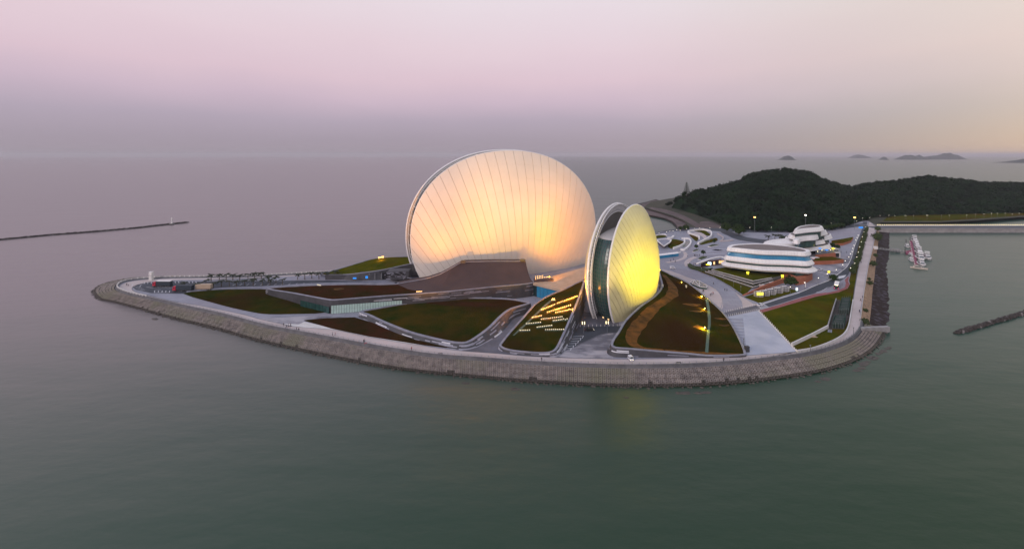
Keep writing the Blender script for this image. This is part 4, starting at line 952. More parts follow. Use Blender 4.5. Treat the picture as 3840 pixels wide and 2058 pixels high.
for k in range(26):
    f = rr.random(); a_ = rr.uniform(0, 1); z = Z0 + rr.choice([2.6, 3.4, 4.3, 5.4, 6.2, 7.0]); x = a.x + (b.x - a.x) * f; mb2 = MB(); mb2.box((x, (a.y + b.y) / 2 - 10.1, z), (rr.uniform(2, 5), .2, .35)); mb2.build('cladding_bar', M['strip'], gh, world=True)

# ------------------------------------------------------------------ beams that light the shells, some added where no lamp stands
def spot(pos, tgt, w, col, ang=70, blend=.9, rad=1.5):
    l = bpy.data.lights.new('shell_beam', 'SPOT'); l.energy = w; l.color = col; l.spot_size = R(ang); l.spot_blend = blend; l.shadow_soft_size = rad
    o = bpy.data.objects.new('shell_beam', l); COL.objects.link(o); o.location = pos; o.rotation_euler = (Vector(pos) - Vector(tgt)).to_track_quat('Z', 'Y').to_euler(); return o
WARM, ORANGE, YEL = (1, .66, .30), (1, .42, .10), (1, .80, .0)
for pos, tgt, w, col, ang in [
    ((4, 196, 9), (-2, 300, 52), 340000, (1, .54, .05), 46), ((32, 205, 14), (32, 312, 42), 240000, (1, .40, .01), 44),
    ((-52, 190, 8), (-44, 296, 52), 400000, (1, .40, .05), 46), ((24, 259, 16), (44, 318, 34), 200000, (1, .34, .0), 66), ((-54, 259, 14), (-50, 300, 52), 24000, (1, .34, .02), 80),
    ((16, 200, 11), (10, 304, 72), 210000, (1, .48, .24), 44),
    ((106, 216, 12), (76, 238, 32), 62000, YEL, 66), ((88, 186, 9), (66, 236, 32), 105000, YEL, 46), ((112, 236, 12), (84, 244, 30), 30000, YEL, 72),
    ((66, 172, 8), (60, 230, 42), 80000, (1, .80, .04), 34), ((36, 186, 11), (45, 232, 36), 60000, (1, .70, .30), 36),
    ((34, 228, 19), (50, 246, 26), 60000, (1, .40, .04), 100), ((28, 257, 17), (52, 252, 30), 90000, (1, .40, .04), 70)]:
    spot(pos, tgt, w, col, ang)
# air
hz = bpy.data.materials.new('haze'); hz.use_nodes = True; n = hz.node_tree; n.nodes.clear(); o_ = n.nodes.new('ShaderNodeOutputMaterial'); pv = n.nodes.new('ShaderNodeVolumePrincipled')
pv.inputs['Color'].default_value = (.97, .93, .98, 1); pv.inputs['Density'].default_value = 5.5e-5; n.links.new(pv.outputs[0], o_.inputs['Volume'])
mb = MB(); hs = 46500.0; mb.box((0, hs / 2 - 2500, 84), (2 * hs, hs + 5000, 172)); hb = mb.build('haze', hz); hb['kind'] = 'stuff'
# ------------------------------------------------------------------ banded white buildings
def ring_of(px, h, n=9):
    P = np.array(cat_rom([tuple(G(p[0], p[1], Z0 + h)) for p in px], n))
    ar = 0.5 * np.sum(P[:, 0] * np.roll(P[:, 1], -1) - np.roll(P[:, 0], -1) * P[:, 1])
    if ar < 0: P = P[::-1].copy()
    # even spacing
    Q = resample(list(P) + [P[0]], int(np.linalg.norm(np.diff(np.r_[P, P[:1]], axis=0), axis=1).sum() / 2.1) + 1)[:-1]
    T = np.roll(Q, -1, 0) - np.roll(Q, 1, 0); T[:, 2] = 0; T /= np.linalg.norm(T, axis=1)[:, None]
    return Q, np.stack([T[:, 1], -T[:, 0], 0 * T[:, 0]], 1)
def tier(root, ring, prof, m, name, panels=False, roof=None, roof_in=0.0, close=True):
    """prof = [(outward offset, height above deck)]; panels splits it into separate plates"""
    Q, N = ring; n = len(Q)
    def P(i, o, z): p = Q[i % n] + N[i % n] * o; return (p[0], p[1], Z0 + z)
    if not panels:
        vs = [P(i, o, z) for i in range(n) for (o, z) in prof]; K = len(prof)
        fs = [(i * K + k, ((i + 1) % n) * K + k, ((i + 1) % n) * K + k + 1, i * K + k + 1) for i in range(n) for k in range(K - 1)]
        mk(name, vs, [f[::-1] for f in fs], m, root)
    else:
        for i in range(n):
            ctr = Q[i]; vs = []; K = len(prof); g = .008
            for s_ in (g, 1 - g):
                for (o, z) in prof:
                    a = np.array(P(i, o, z)); b = np.array(P(i + 1, o, z)); vs.append(tuple(a * (1 - s_) + b * s_))
            fs = [(k, k + 1, K + k + 1, K + k) for k in range(K - 1)]
            mk(name, vs, [f[::-1] for f in fs], m, root)
        bk = [(o - .12, z - .02) for (o, z) in prof]
        vs = [P(i, o, z) for i in range(n) for (o, z) in bk]; K = len(bk)
        fs = [(i * K + k, ((i + 1) % n) * K + k, ((i + 1) % n) * K + k + 1, i * K + k + 1) for i in range(n) for k in range(K - 1)]
        mk(name + '_backing', vs, [f[::-1] for f in fs], M['concrete'], root)
    if roof:
        vs = [P(i, roof_in, prof[0][1] - .05) for i in range(n)]
        tri = tessellate_polygon([[Vector((v[0], v[1], 0)) for v in vs]])
        mk('roof', vs, [tuple(t) if (Vector(vs[t[1]]) - Vector(vs[t[0]])).cross(Vector(vs[t[2]]) - Vector(vs[t[0]])).z > 0 else tuple(t)[::-1] for t in tri], roof, root)
M['roof_brown'] = mat('brown_roof', A(.17, .14, .13), A(.23, .19, .18), .85, .2, detail=6)
M['glass_band'] = mat('green_glass', A(.012, .05, .05), A(.05, .11, .10), .15, .25, detail=6, stretch=(1, 1, .2))
mall = empty('banded_building', tuple(G(2880, 1010))); tag(mall, 'long white banded building with a blue glass storey and flat brown roof', 'building')
rA = ring_of([(2730, 927), (2748, 918), (2800, 914), (2864, 914), (2955, 922), (3010, 931), (3035, 940), (3016, 946), (2986, 944), (2925, 941.5), (2864, 940), (2803, 935), (2755, 930)], 20)
tier(mall, rA, [(-1.9, 19.9), (-1.5, 20.1), (.4, 20.0)], M['white'], 'roof_rim', roof=None)
tier(mall, rA, [(-1.7, 19.9), (-1.8, 19.5)], M['roof_brown'], 'roof_edge', roof=M['roof_brown'], roof_in=-1.8)
tier(mall, rA, [(.4, 20.0), (1.2, 17.7), (.6, 17.0)], M['white'], 'white_panel', panels=True)
tier(mall, rA, [(.5, 17.0), (-.3, 17.0), (1.2, 14.0)], M['glass_blue'], 'blue_window', panels=True)
tier(mall, rA, [(1.2, 14.1), (3.1, 11.7), (2.6, 10.8)], M['white'], 'white_panel', panels=True)
tier(mall, rA, [(2.6, 10.8), (1.5, 10.8), (1.7, 9.3)], M['glass_band'], 'green_window', panels=True)
tier(mall, rA, [(1.7, 9.4), (4.9, 7.3), (4.0, 6.2), (0, 6.0)], M['white'], 'white_panel', panels=True)
tier(mall, rA, [(-3, 6.1), (-3, 0)], M['glass_dark'], 'ground_floor')
def block(name, px, h, side, top=None, base=None, parent=None, z0=0.0, at_top=True, label=None, cat=None):
    pts = [G(p[0], p[1], Z0 + (h if at_top else z0)) for p in px]; L = len(pts)
    vs = [(p.x, p.y, Z0 + h) for p in pts] + [(p.x, p.y, Z0 + z0 - .05) for p in pts]
    tri = tessellate_polygon([[Vector((v[0], v[1], 0)) for v in vs[:L]]]); ft = []
    for t in tri:
        ft.append(tuple(t) if (Vector(vs[t[1]]) - Vector(vs[t[0]])).cross(Vector(vs[t[2]]) - Vector(vs[t[0]])).z > 0 else tuple(t)[::-1])
    fs = ft + [(i, (i + 1) % L, L + (i + 1) % L, L + i) for i in range(L)]
    o = mk(name, vs, fs, [side, top or side], parent, mids=[1] * len(ft) + [0] * L)
    if label: tag(o, label, cat)
    return o
o = block('brick_base', [(2934, 1046), (2986, 1070), (3018, 1064), (3047, 1048), (3047, 1022), (2990, 1010), (2940, 1015)], 4.4, M['brick'], parent=mall, at_top=False)
o = block('corner_glazing', [(2945, 1040), (2986, 1060), (3014, 1056), (3040, 1042), (3040, 1022), (2990, 1012), (2945, 1018)], 6.2, M['glass_band'], parent=mall, at_top=False)
for (u, v) in ((2804, 1024), (2934, 1036)):
    p = G(u, v, Z0 + 4.6); m_ = MB(); m_.box((p.x, p.y, p.z + .2), (1.3, .8, 1.0)); m_.box((p.x, p.y, p.z + .9), (1.5, 1.0, .12)); m_.box((p.x - .5, p.y, p.z - .9), (.12, .12, 1.3)); m_.box((p.x + .5, p.y, p.z - .9), (.12, .12, 1.3)); tag(m_.build('lit_kiosk', M['sign_yellow']), 'glowing yellow glass kiosk under the %s of the white banded building' % ('middle' if u < 2900 else 'right end'), 'kiosk')
gal = empty('banded_building', tuple(G(2990, 930))); tag(gal, 'curving white building of stacked bands with a low domed wing', 'building')
r1 = ring_of([(2866, 908), (2885, 900), (2925, 895.5), (2965, 893), (2992, 899), (2997, 906), (2975, 911), (2930, 913), (2885, 913)], 13)
tier(gal, r1, [(-6, 14.0), (-2, 13.6), (.2, 12.8)], M['white'], 'roof_panel', panels=True, roof=M['white'], roof_in=-5.9)
tier(gal, r1, [(.2, 12.8), (1.0, 11.4), (.8, 9.6)], M['white'], 'white_panel', panels=True); tier(gal, r1, [(-.4, 9.7), (-.6, 6)], M['glass_dark'], 'window_band')
r2 = ring_of([(2966, 880), (2985, 874), (3015, 872), (3050, 873.5), (3066, 881), (3050, 885.5), (3020, 887.5), (2997, 892), (2993, 900), (2975, 898), (2985, 889), (2976, 884)], 18)
tier(gal, r2, [(-.6, 18.1), (.2, 17.9), (1.0, 14.9), (.2, 14.2)], M['white'], 'white_panel', panels=True, roof=M['white'], roof_in=-.55); tier(gal, r2, [(-1.2, 14.3), (-1.2, 9)], M['glass_band'], 'window_band')
r3 = ring_of([(2985, 900), (3015, 893), (3060, 891), (3085, 895), (3087, 900), (3050, 905), (2998, 911)], 12)
tier(gal, r3, [(-.8, 12.1), (.1, 11.9), (1.3, 9.1), (.2, 8.4)], M['white'], 'white_panel', panels=True, roof=M['roof_brown'], roof_in=-.8); tier(gal, r3, [(-1.4, 8.5), (-1.4, 4)], M['glass_band'], 'window_band')
r4 = ring_of([(2990, 915), (3040, 905), (3085, 903), (3108, 911), (3108, 918), (3060, 925), (3010, 930), (2985, 925)], 7)
tier(gal, r4, [(-.8, 7.1), (.1, 6.9), (1.4, 4.1), (.3, 3.4)], M['white'], 'white_panel', panels=True, roof=M['roof_brown'], roof_in=-.8); tier(gal, r4, [(-1.6, 3.5), (-1.6, 0)], M['glass_dark'], 'window_band')
tw = empty('banded_building', tuple(G(3050, 900))); tag(tw, 'farthest white banded building with an oval ring roof, the tallest of its group', 'building')
c1 = ring_of([(2979, 862), (2992, 851), (3021, 844), (3054, 841.5), (3077, 845), (3084, 851), (3060, 854.5), (3025, 857), (2995, 861)], 24)
tier(tw, c1, [(-1.8, 23.6), (-1.4, 24.1), (0, 24.0), (1.3, 21.1), (.2, 20.3)], M['white'], 'white_panel', panels=True, roof=M['roof_brown'], roof_in=-1.7); tier(tw, c1, [(-1.2, 20.4), (-1.2, 15)], M['glass_band'], 'window_band')
c2 = ring_of([(2960, 876), (3000, 864), (3050, 858), (3090, 860), (3097, 865), (3070, 870), (3035, 875), (2975, 882)], 19)
tier(tw, c2, [(-.8, 19.0), (0, 18.9), (1.3, 15.8), (.2, 15)], M['white'], 'white_panel', panels=True, roof=M['roof_brown'], roof_in=-.8); tier(tw, c2, [(-1.2, 15.1), (-1.2, 9)], M['glass_band'], 'window_band')
c3 = ring_of([(2946, 887), (2985, 876), (3050, 870), (3105, 873), (3115, 880), (3090, 887), (3040, 895), (2965, 894)], 13)
tier(tw, c3, [(-.8, 13.0), (0, 12.9), (1.3, 9.8), (.2, 9)], M['white'], 'white_panel', panels=True, roof=M['roof_brown'], roof_in=-.8); tier(tw, c3, [(-1.4, 9.1), (-1.4, 0)], M['glass_band'], 'window_band')
# terracotta terraces beside them
ter = block('brick_terrace', [(3058, 956), (3144, 945), (3143, 935), (3115, 926), (3058, 936)], 4.2, M['brick'], M['metal_dark'], at_top=True, label='terracotta terrace with a dark deck of lit bar tables beside the white buildings', cat='terrace')
block('brick_terrace', [(3048, 979), (3090, 978), (3130, 976), (3164, 972), (3120, 962), (3060, 964)], 3.0, M['brick'], M['lawn_green'], label='lower terracotta terrace wall with grass on top', cat='terrace')
block('brick_terrace', [(3118, 902), (3150, 897), (3200, 888), (3190, 902), (3160, 912), (3120, 914)], 2.2, M['brick'], M['lawn_green'], label='far terracotta terrace with a small lawn near the road bend', cat='terrace')
m_ = MB(); p = G(3137, 950, Z0 + 3.2); m_.box((p.x, p.y - .4, Z0 + 2.1), (3.4, .6, 3.4), 0, 1); m_.box((p.x, p.y - .5, Z0 + 4.0), (5.0, .8, .6), 0, 0); m_.box((p.x + 2.3, p.y - .5, Z0 + 2), (.5, .8, 4), 0, 0)
tag(m_.build('gateway', [M['white'], M['void']]), 'white framed opening at the right end of the bar terrace', 'gateway')
rr = random.Random(12)
for k, (u, v, mm, nm, lb) in enumerate([(3075, 935, 'sign_blue', 'bar_umbrella', 'blue lit parasol on the bar terrace, leftmost'), (3100, 941, 'sign_blue', 'bar_umbrella', 'blue lit parasol in the middle of the bar terrace'), (3108, 937, 'white', 'bar_umbrella', 'white parasol between the blue and green ones on the bar terrace'),
                                       (3124, 935, 'sign_yellow', 'bar_umbrella', 'yellow green lit parasol on the bar terrace'), (3140, 937, 'lining', 'bar_umbrella', 'grey parasol at the right end of the bar terrace')]):
    p = G(u, v, Z0 + 5.5); m_ = MB(); m_.tube((p.x, p.y, Z0 + 4.2), (p.x, p.y, Z0 + 6.6), .05, n=4); m_.lathe([(1.5, 6.2 + Z0), (.9, 6.6 + Z0), (.05, 7.0 + Z0)], (p.x, p.y, 0), 8); tag(m_.build(nm, M[mm]), lb, 'parasol', 'parasols on the bar terrace')
for k in range(14):
    u, v = 3066 + k * 5.4, 944 - k * .75 + rr.uniform(-3, 3); p = G(u, v, Z0 + 4.9); m_ = MB(); m_.lathe([(.4, 0), (.4, .05), (.05, .08), (.05, .7), (.55, .72), (.55, .78)], (p.x, p.y, Z0 + 4.2), 6)
    if k % 3 == 0: m_.box((p.x, p.y, Z0 + 5.2), (.3, .3, .4), 0, 1)
    tag(m_.build('bar_table', [M['white'], M['lampsoft']]), '%s small round bar table from the left on the dark terrace' % ORD[k], 'table', 'tables on the bar terrace')
p = G(3056, 961, Z0 + 4); m_ = MB(); m_.box((p.x, p.y, Z0 + 2.6), (5.5, 3, 1.2), 0, 0); m_.box((p.x + 1, p.y - 1.7, Z0 + 1.6), (5, .3, 1.5), 0, 1)
tag(m_.build('pink_kiosk', [M['white'], M['sign_pink']]), 'small white kiosk with a glowing pink front', 'kiosk')
# terraced lawn and sloping brick wall in front of the long building
tl = empty('terraced_lawn', tuple(G(2800, 1040))); tag(tl, 'stepped olive lawn with pale edges in front of the white banded building', 'lawn')
ol = [(2644, 1017), (2668, 1010), (2720, 1003), (2800, 1003), (2935, 1020), (2945, 1044), (2900, 1054), (2824, 1076)]
st = [ol, [(2655, 1014), (2680, 1008), (2725, 1001), (2800, 1002), (2932, 1018), (2935, 1038), (2897, 1046), (2824, 1063)], [(2668, 1011), (2690, 1006), (2730, 1000), (2800, 1000), (2928, 1015), (2928, 1034), (2893, 1041), (2824, 1053)]]
for k, q in enumerate(st):
    block('grass_step', q, 1.2 + k * 1.1, M['conc_dark'], M['lawn_green'] if k == 2 else M['lawn'], parent=tl)
    pts = [tuple(G(p[0], p[1], Z0 + 1.2 + k * 1.1)) for p in (q[0], q[-1], q[-2])]; band('pale_edge', pts, .5, M['whitewall'], 0.02, .1, tl)
flat('slope_lawn', [(2590, 1003), (2644, 1016), (2824, 1076), (2790, 1108), (2740, 1073), (2680, 1040), (2630, 1021)], M['lawn_green'], 6, thick=.2)
flat('hedge_bank', [(2578, 993), (2590, 992), (2600, 999), (2650, 1010), (2672, 1008), (2640, 1020), (2620, 1016), (2590, 1008), (2580, 1001)], M['bush'], 7, thick=.8, kind='structure')
mb = MB(); P = [(2785, 1110, .2), (2858, 1089, 2.4), (2935, 1062, 3.0), (2965, 1060, 3.0)]
vs = []
for (u, v, h) in P: p = G(u, v); vs += [(p.x, p.y, Z0 - .1), (p.x, p.y, Z0 + h), (p.x - .3, p.y + .9, Z0 + h), (p.x - .3, p.y + .9, Z0 - .1)]
for i in range(3):
    b = i * 4; mb.f += [(b, b + 4, b + 5, b + 1), (b + 1, b + 5, b + 6, b + 2), (b + 2, b + 6, b + 7, b + 3)]
mb.v = vs; mb.f += [(0, 1, 2, 3), (12, 15, 14, 13)]; mb.m = [0] * len(mb.f)
tag(mb.build('brick_wall', M['brick']), 'wedge shaped terracotta retaining wall rising from the paving', 'wall')
flat('roadside_lawn', [(2791, 1114), (2849, 1137), (2925, 1113), (2995, 1092), (2970, 1085), (2900, 1080), (2860, 1092)], M['lawn_green'], 6, thick=.15)
for k, (u, v) in enumerate(((2858, 1072), (2895, 1063))):
    p = G(u, v, Z0 + 1.0); mb = MB(); mb.box((p.x, p.y, Z0 + 1.6), (3.6, 2.0, .4), -.5); mb.box((p.x, p.y, Z0 + .9), (3.2, 1.6, 1.1), -.5); tag(mb.build('roof_hatch', M['prom']), '%s pinkish hatch on the stepped lawn' % ('left-hand' if k == 0 else 'right-hand'), 'hatch')
# cooling plant enclosure
cp = empty('plant_enclosure', tuple(G(2890, 1105))); tag(cp, 'white slatted plant enclosure of rounded bays beside the road, its left end lit yellow', 'enclosure')
bays = [(2845, 1112, 2.6), (2868, 1108, 2.8), (2890, 1103, 3.0), (2915, 1097, 3.2), (2942, 1092, 2.6)]
slat = None
for bi, (u, v, r) in enumerate(bays):
    c = G(u, v)
    for k in range(20):
        a = 2 * math.pi * k / 20; x, y = c.x + r * math.cos(a) - cp.location.x, c.y + r * .8 * math.sin(a) - cp.location.y
        if slat is None: mb = MB(); mb.box((0, 0, 1.5), (.16, .16, 3.0)); slat = mb.build('slat', M['whitewall'], cp); slat.location = (x, y, 0)
        else: o = bpy.data.objects.new('slat', slat.data); COL.objects.link(o); o.parent = cp; o.location = (x, y, 0)
    mb = MB(); mb.lathe([(r * .82, 0), (r * .82, 2.3), (r * .5, 2.7), (r * .5, 2.9), (.1, 2.9)], (c.x, c.y, Z0), 14); mb.build('cooling_unit', M['conc_dark'], cp, world=True)
    mb = MB(); mb.tube((c.x - r * .6, c.y, Z0 + 3.1), (c.x + r * .6, c.y + .5, Z0 + 3.1), .28, n=6); mb.build('pipe', M['white'], cp, world=True)
c = G(2842, 1112); mb = MB(); mb.box((c.x, c.y - 2.4, Z0 + 2.5), (3.8, .25, 1.7), 0, 0); mb.build('lit_panel', M['sign_yellow'], cp, world=True)
mb = MB()
for k in range(4): mb.box((c.x - 1.5 + k, c.y - 2.6, Z0 + 2.4), (.12, .1, 2.2))
mb.build('panel_ribs', M['white'], cp, world=True)
# cinema front
cn = empty('shop_arcade', tuple(G(2660, 985))); tag(cn, 'low arcade with a white curved canopy and brightly lit shop windows', 'arcade')
pts = [tuple(G(*p, Z0 + 4.4)) for p in [(2614, 990), (2640, 980), (2672, 970), (2700, 965), (2716, 968), (2722, 978)]]
band('canopy', cat_rom(pts, 5, False), 1.6, M['white'], 0, .7, cn)
band('canopy_roof', [(p[0], p[1] + 2.2, p[2] - .2) for p in pts], 4.4, M['parapet'], 0, .3, cn)
A0, A1_ = G(2632, 1002), G(2716, 990)
for k in range(12):
    f = (k + .5) / 12; p = A0.lerp(A1_, f); mt = ['void', 'metal_dark', 'void', 'screen', 'screen', 'void', 'lit_window', 'void', 'metal_dark', 'lit_window', 'lit_window', 'lit_window'][k]
    mb = MB(); mb.box((p.x, p.y, Z0 + 1.9 + (0.3 if k % 2 else 0)), ((A1_ - A0).length / 12 * .8, .2, 2.2), math.atan2((A1_ - A0).y, (A1_ - A0).x)); mb.build('shop_window', M[mt], cn, world=True)
mb = MB(); c = (A0 + A1_) / 2; mb.box((c.x, c.y + .7, Z0 + 2), ((A1_ - A0).length, 1, 4), math.atan2((A1_ - A0).y, (A1_ - A0).x)); mb.build('shop_wall', mat('dark_red_wall', A(.09, .02, .025), None, .6), cn, world=True)
p = G(2654, 991, Z0 + 3.6); mb = MB(); mb.box((p.x, p.y - .6, p.z), (3.2, .3, .7)); mb.build('sign', M['sign_yellow'], cn, world=True)
# glass skylight on the walkway
sk = empty('skylight', tuple(G(2620, 1066))); tag(sk, 'leaf shaped glass skylight with a thick white frame set in the walkway', 'skylight')
kp = [(2589, 1056), (2604, 1050), (2622, 1053), (2652, 1071), (2650, 1078), (2624, 1075), (2597, 1063)]
block('skylight_glass', kp, 1.3, M['glass_teal'], M['glass_dark'], parent=sk)
K3 = [G(p[0], p[1], Z0 + 1.4) for p in kp]
for a, b in [(0, 1), (1, 2), (2, 3), (3, 4), (4, 5), (5, 6), (6, 0), (1, 5), (2, 5), (1, 6)]:
    mb = MB(); mb.tube(K3[a], K3[b], .18, n=4); mb.build('frame_bar', M['white'], sk, world=True)
for i in range(1, 12):
    f = i / 12; a = K3[0].lerp(K3[3], f); mb = MB(); mb.tube(a + Vector((-.2, 1.6 * math.sin(f * 3.14), 0)), a + Vector((.2, -1.9 * math.sin(f * 3.14), -.02)), .05, n=3); mb.build('glazing_bar', M['white'], sk, world=True)
# sculpted park by the northern shore
kk = empty('kiosk', tuple(G(2490, 912))); tag(kk, 'triangular pavilion with a thick white rim and brown sides in the park', 'pavilion')
tri_ = [(2463, 901), (2480, 898), (2500, 897), (2517, 901), (2512, 909), (2490, 923), (2474, 911)]
block('pavilion_wall', [(2466, 903), (2500, 900), (2514, 904), (2490, 920)], 2.6, M['brown'], parent=kk)
o = block('pavilion_roof', tri_, 3.4, M['white'], M['parapet'], parent=kk, z0=2.7); band('pavilion_rim', [tuple(G(p[0], p[1], Z0 + 3.4)) for p in tri_], 1.1, M['white'], .02, .5, kk, True)
def wallthing(px, w, h, m, label, cat='wall', name='curved_wall', smooth=5):
    o = ribbon(name, px, w, M[m], 8, h=h, smooth=smooth); tag(o, label, cat); return o
flat('park_lawn', [(2522, 897), (2560, 905), (2562, 918), (2540, 928), (2520, 933), (2505, 925), (2514, 908)], M['lawn_green'], 6, thick=.3, smooth=3)
flat('park_lawn', [(2452, 888), (2470, 884), (2490, 883), (2500, 888), (2480, 892), (2455, 894)], M['lawn_green'], 6, thick=.3, smooth=3)
flat('park_lawn', [(2585, 880), (2600, 884), (2618, 893), (2612, 905), (2595, 892)], M['lawn_green'], 6, thick=.3, smooth=3)
flat('park_lawn', [(2605, 867), (2640, 865), (2655, 873), (2665, 882), (2650, 884), (2630, 872)], M['lawn_green'], 6, thick=.3, smooth=3)
flat('park_lawn', [(2625, 912), (2660, 900), (2685, 893), (2690, 903), (2655, 912), (2630, 918)], M['lawn_green'], 6, thick=.3, smooth=3)
flat('pool', [(2566, 904), (2584, 904), (2589, 912), (2585, 920), (2560, 928), (2563, 918)], M['glass_teal'], 7, smooth=2)
flat('park_path', [(2595, 872), (2625, 872), (2650, 885), (2640, 900), (2622, 908), (2640, 895), (2620, 880)], M['prom'], 5, smooth=2)
wallthing([(2449, 889), (2467, 884), (2490, 881), (2500, 886)], 1.0, 1.2, 'white', 'short white curved wall above the triangular pavilion')
wallthing([(2504, 896), (2518, 895), (2526, 888)], 1.6, 1.6, 'white', 'thick white hook shaped wall right of the pavilion')
wallthing([(2622, 897), (2618, 889), (2590, 880), (2580, 874), (2589, 869), (2612, 866), (2635, 864), (2659, 868), (2668, 877), (2666, 889), (2653, 899), (2636, 908), (2618, 917)], 1.2, 2.0, 'white', 'long looping white ribbon wall round the upper park garden')
wallthing([(2556, 897), (2583, 898), (2591, 911), (2583, 926), (2566, 940), (2552, 939)], 1.2, 1.5, 'white', 'white ribbon wall wrapping the outside of the green pool')
wallthing([(2564, 902), (2568, 908), (2565, 917), (2548, 927), (2525, 935)], 1.0, 1.8, 'white', 'white ribbon wall between the park lawn and the green pool')
wallthing([(2467, 969), (2500, 962), (2530, 954), (2553, 947)], .6, .9, 'white', 'straight white parapet beside the sunken entrance')
block('sunken_entrance', [(2464, 953), (2541, 944), (2545, 950), (2464, 960)], 2.4, M['glass_blue'], M['white'], label='white slab roof over blue glass at the sunken park entrance', cat='entrance')
wallthing([(2690, 878), (2702, 885), (2712, 893), (2708, 902), (2700, 906)], .8, 1.0, 'prom', 'pale curved kerb wall beside the northern walkway')
wallthing([(2705, 906), (2735, 904), (2748, 902)], 1.2, 1.0, 'prom', 'low pinkish wall at the end of the service road')
wallthing([(2446, 880), (2500, 871), (2560, 863), (2640, 858)], .5, 1.1, 'parapet', 'grey sea railing wall along the bay side road')
# ------------------------------------------------------------------ trees
def tree(u, v, hh, r, label, cat='tree', group=None, m='foliage', name='tree', nq=240, z=Z0, q=.20):
    p = G(u, v, z); rt = empty(name, tuple(p)); tag(rt, label, cat, group)
    lc = leaf_cloud('crown', [(p.x, p.y, z + hh - r * .95, r, r * 1.05)], M[m], nq, 0, q, int(u * 7 + v), parent=rt)
    mb = MB(); mb.tube((0, 0, -.1), (0, 0, hh - r), .16, .09, 5)
    for a in (0.3, 2.4, 4.4): mb.tube((0, 0, hh - r * 1.7), (math.cos(a) * r * .5, math.sin(a) * r * .5, hh - r * .8), .07, .03, 4)
    mb.build('trunk', M['trunk'], rt); return rt
for k, (pl, tu, tv, hh, r, lb) in enumerate([([(2617, 974), (2624, 967), (2634, 963), (2655, 965), (2648, 969), (2630, 976)], 2637, 967, 6.5, 1.9, 'nearest'), ([(2597, 945), (2605, 938), (2623, 935), (2618, 940), (2602, 946)], 2611, 939, 5.2, 1.8, 'leftmost'), ([(2654, 926), (2670, 919), (2698, 919), (2690, 922), (2664, 927)], 2678, 921, 6, 1.9, 'farthest')]):
    o = block('planter', [(a, b) for a, b in pl], .6, M['white'], M['bush'], at_top=False, label='%s white boat shaped planter on the plaza, holding one tree' % lb, cat='planter')
    band('planter_rim', [tuple(G(a, b) + Vector((0, 0, .55))) for a, b in pl], .7, M['white'], 0, .15, o, True) if False else None
    tree(tu, tv, hh, r, 'round plaza tree growing in the %s boat shaped planter' % lb)
for k, (u, v, hh, r, lb) in enumerate([(2552, 866, 5.5, 2.6, 'small shore tree left of the bay road lamps'), (2572, 864, 6.5, 3.8, 'wide shore tree above the bay road lamps'), (2725, 872, 11, 5.5, 'large dark tree at the start of the service road'), (2770, 880, 11, 6.5, 'broad dark tree behind the white square'),
                                      (2965, 1078, 7.5, 3.9, 'dark rounded tree in front of the brick base'), (3126, 1052, 4.2, 2.6, 'spreading roadside tree just above the bus'), (2935, 902, 5, 2.6, 'dark round tree left of the curving white building'), (2950, 903, 5, 2.6, 'darker tree touching the curving white building'),
                                      (3290, 905, 9, 5.0, 'big dark tree on the shore beside the gangway'), (3291, 872, 7, 3.0, 'tree on the shore corner by the causeway'), (3140, 938, 5.5, 2.6, 'palm like tree behind the bar terrace'), (3122, 930, 5.0, 2.4, 'round tree left behind the bar terrace'),
                                      (3283, 968, 4, 1.8, 'shrubby tree on the gravel bank below the gangway'), (3275, 1000, 4.6, 2.7, 'largest bush on the upper gravel bank'), (3262, 1066, 2.6, 1.9, 'bush halfway down the gravel bank'), (3259, 1050, 1.7, 1.2, 'small bush above the halfway bush on the gravel'), (3246, 1168, 1.8, 1.4, 'low bush on the lower gravel bank'), (3243, 1215, 3.2, 2.1, 'olive bush at the bottom end of the gravel bank')]):
    tree(u, v, hh, r, lb, 'bush' if 'bush' in lb else 'tree', m='bush' if u > 3235 else 'foliage', name='shore_bush' if 'bush' in lb else 'tree', z=Z0 if u < 3235 else 3.2)
for k in range(30):
    f = k / 29; u = np.interp(f, [0, .35, .7, 1], [3252, 3240, 3222, 3196]) + random.uniform(-2, 2); v = np.interp(f, [0, .35, .7, 1], [862, 905, 975, 1030]); r = random.uniform(1.7, 2.7)
    tree(u, v, 2.2 + r, r, '%s low hedge tree beside the curving road, counted from the causeway' % ORD[k], 'hedge tree', 'hedge trees along the curving road', name='hedge_tree', nq=110, m='bush')
for k, (u, v) in enumerate([(3104, 868), (3112, 866), (3122, 864), (3133, 862), (3146, 860), (3087, 869), (3160, 858)]):
    tree(u, v, 7, 2.8, '%s dark tree from the left edge of the row behind the ring roof building' % ORD[(5, 0, 1, 2, 3, 4, 6).index(k)] if False else '%s dark tree in the row behind the ring roof building' % ORD[k], 'tree', 'row of dark trees behind the ring roof building', nq=150)
# tall conifer on the skyline
p = G(2575, 795, 6); cy = 690.0; cx = (2575 - UC) / FPX * cy; ch = hill_h(cx, cy); rt = empty('conifer', (cx, cy, ch)); tag(rt, 'tall layered conifer standing alone above the left end of the hill', 'tree')
mb = MB(); mb.tube((0, 0, -.5), (0, 0, 26), .35, .08, 5); mb.build('trunk', M['trunk'], rt)
cm = MB(); rr = random.Random(2)
for L_ in range(13):
    z = 7 + L_ * 1.5; rad = 4.6 * (1 - L_ / 14.5) + .4
    for k in range(9):
        a = k * .698 + L_ * .35; q = Vector((math.cos(a) * rad, math.sin(a) * rad, z + .5)); cm.tube((0, 0, z), q, .5, .12, 4); cm.box(tuple(q * 1.0), (rad * .5, .6, .35), a)
cm.build('branches', M['forest'], rt)
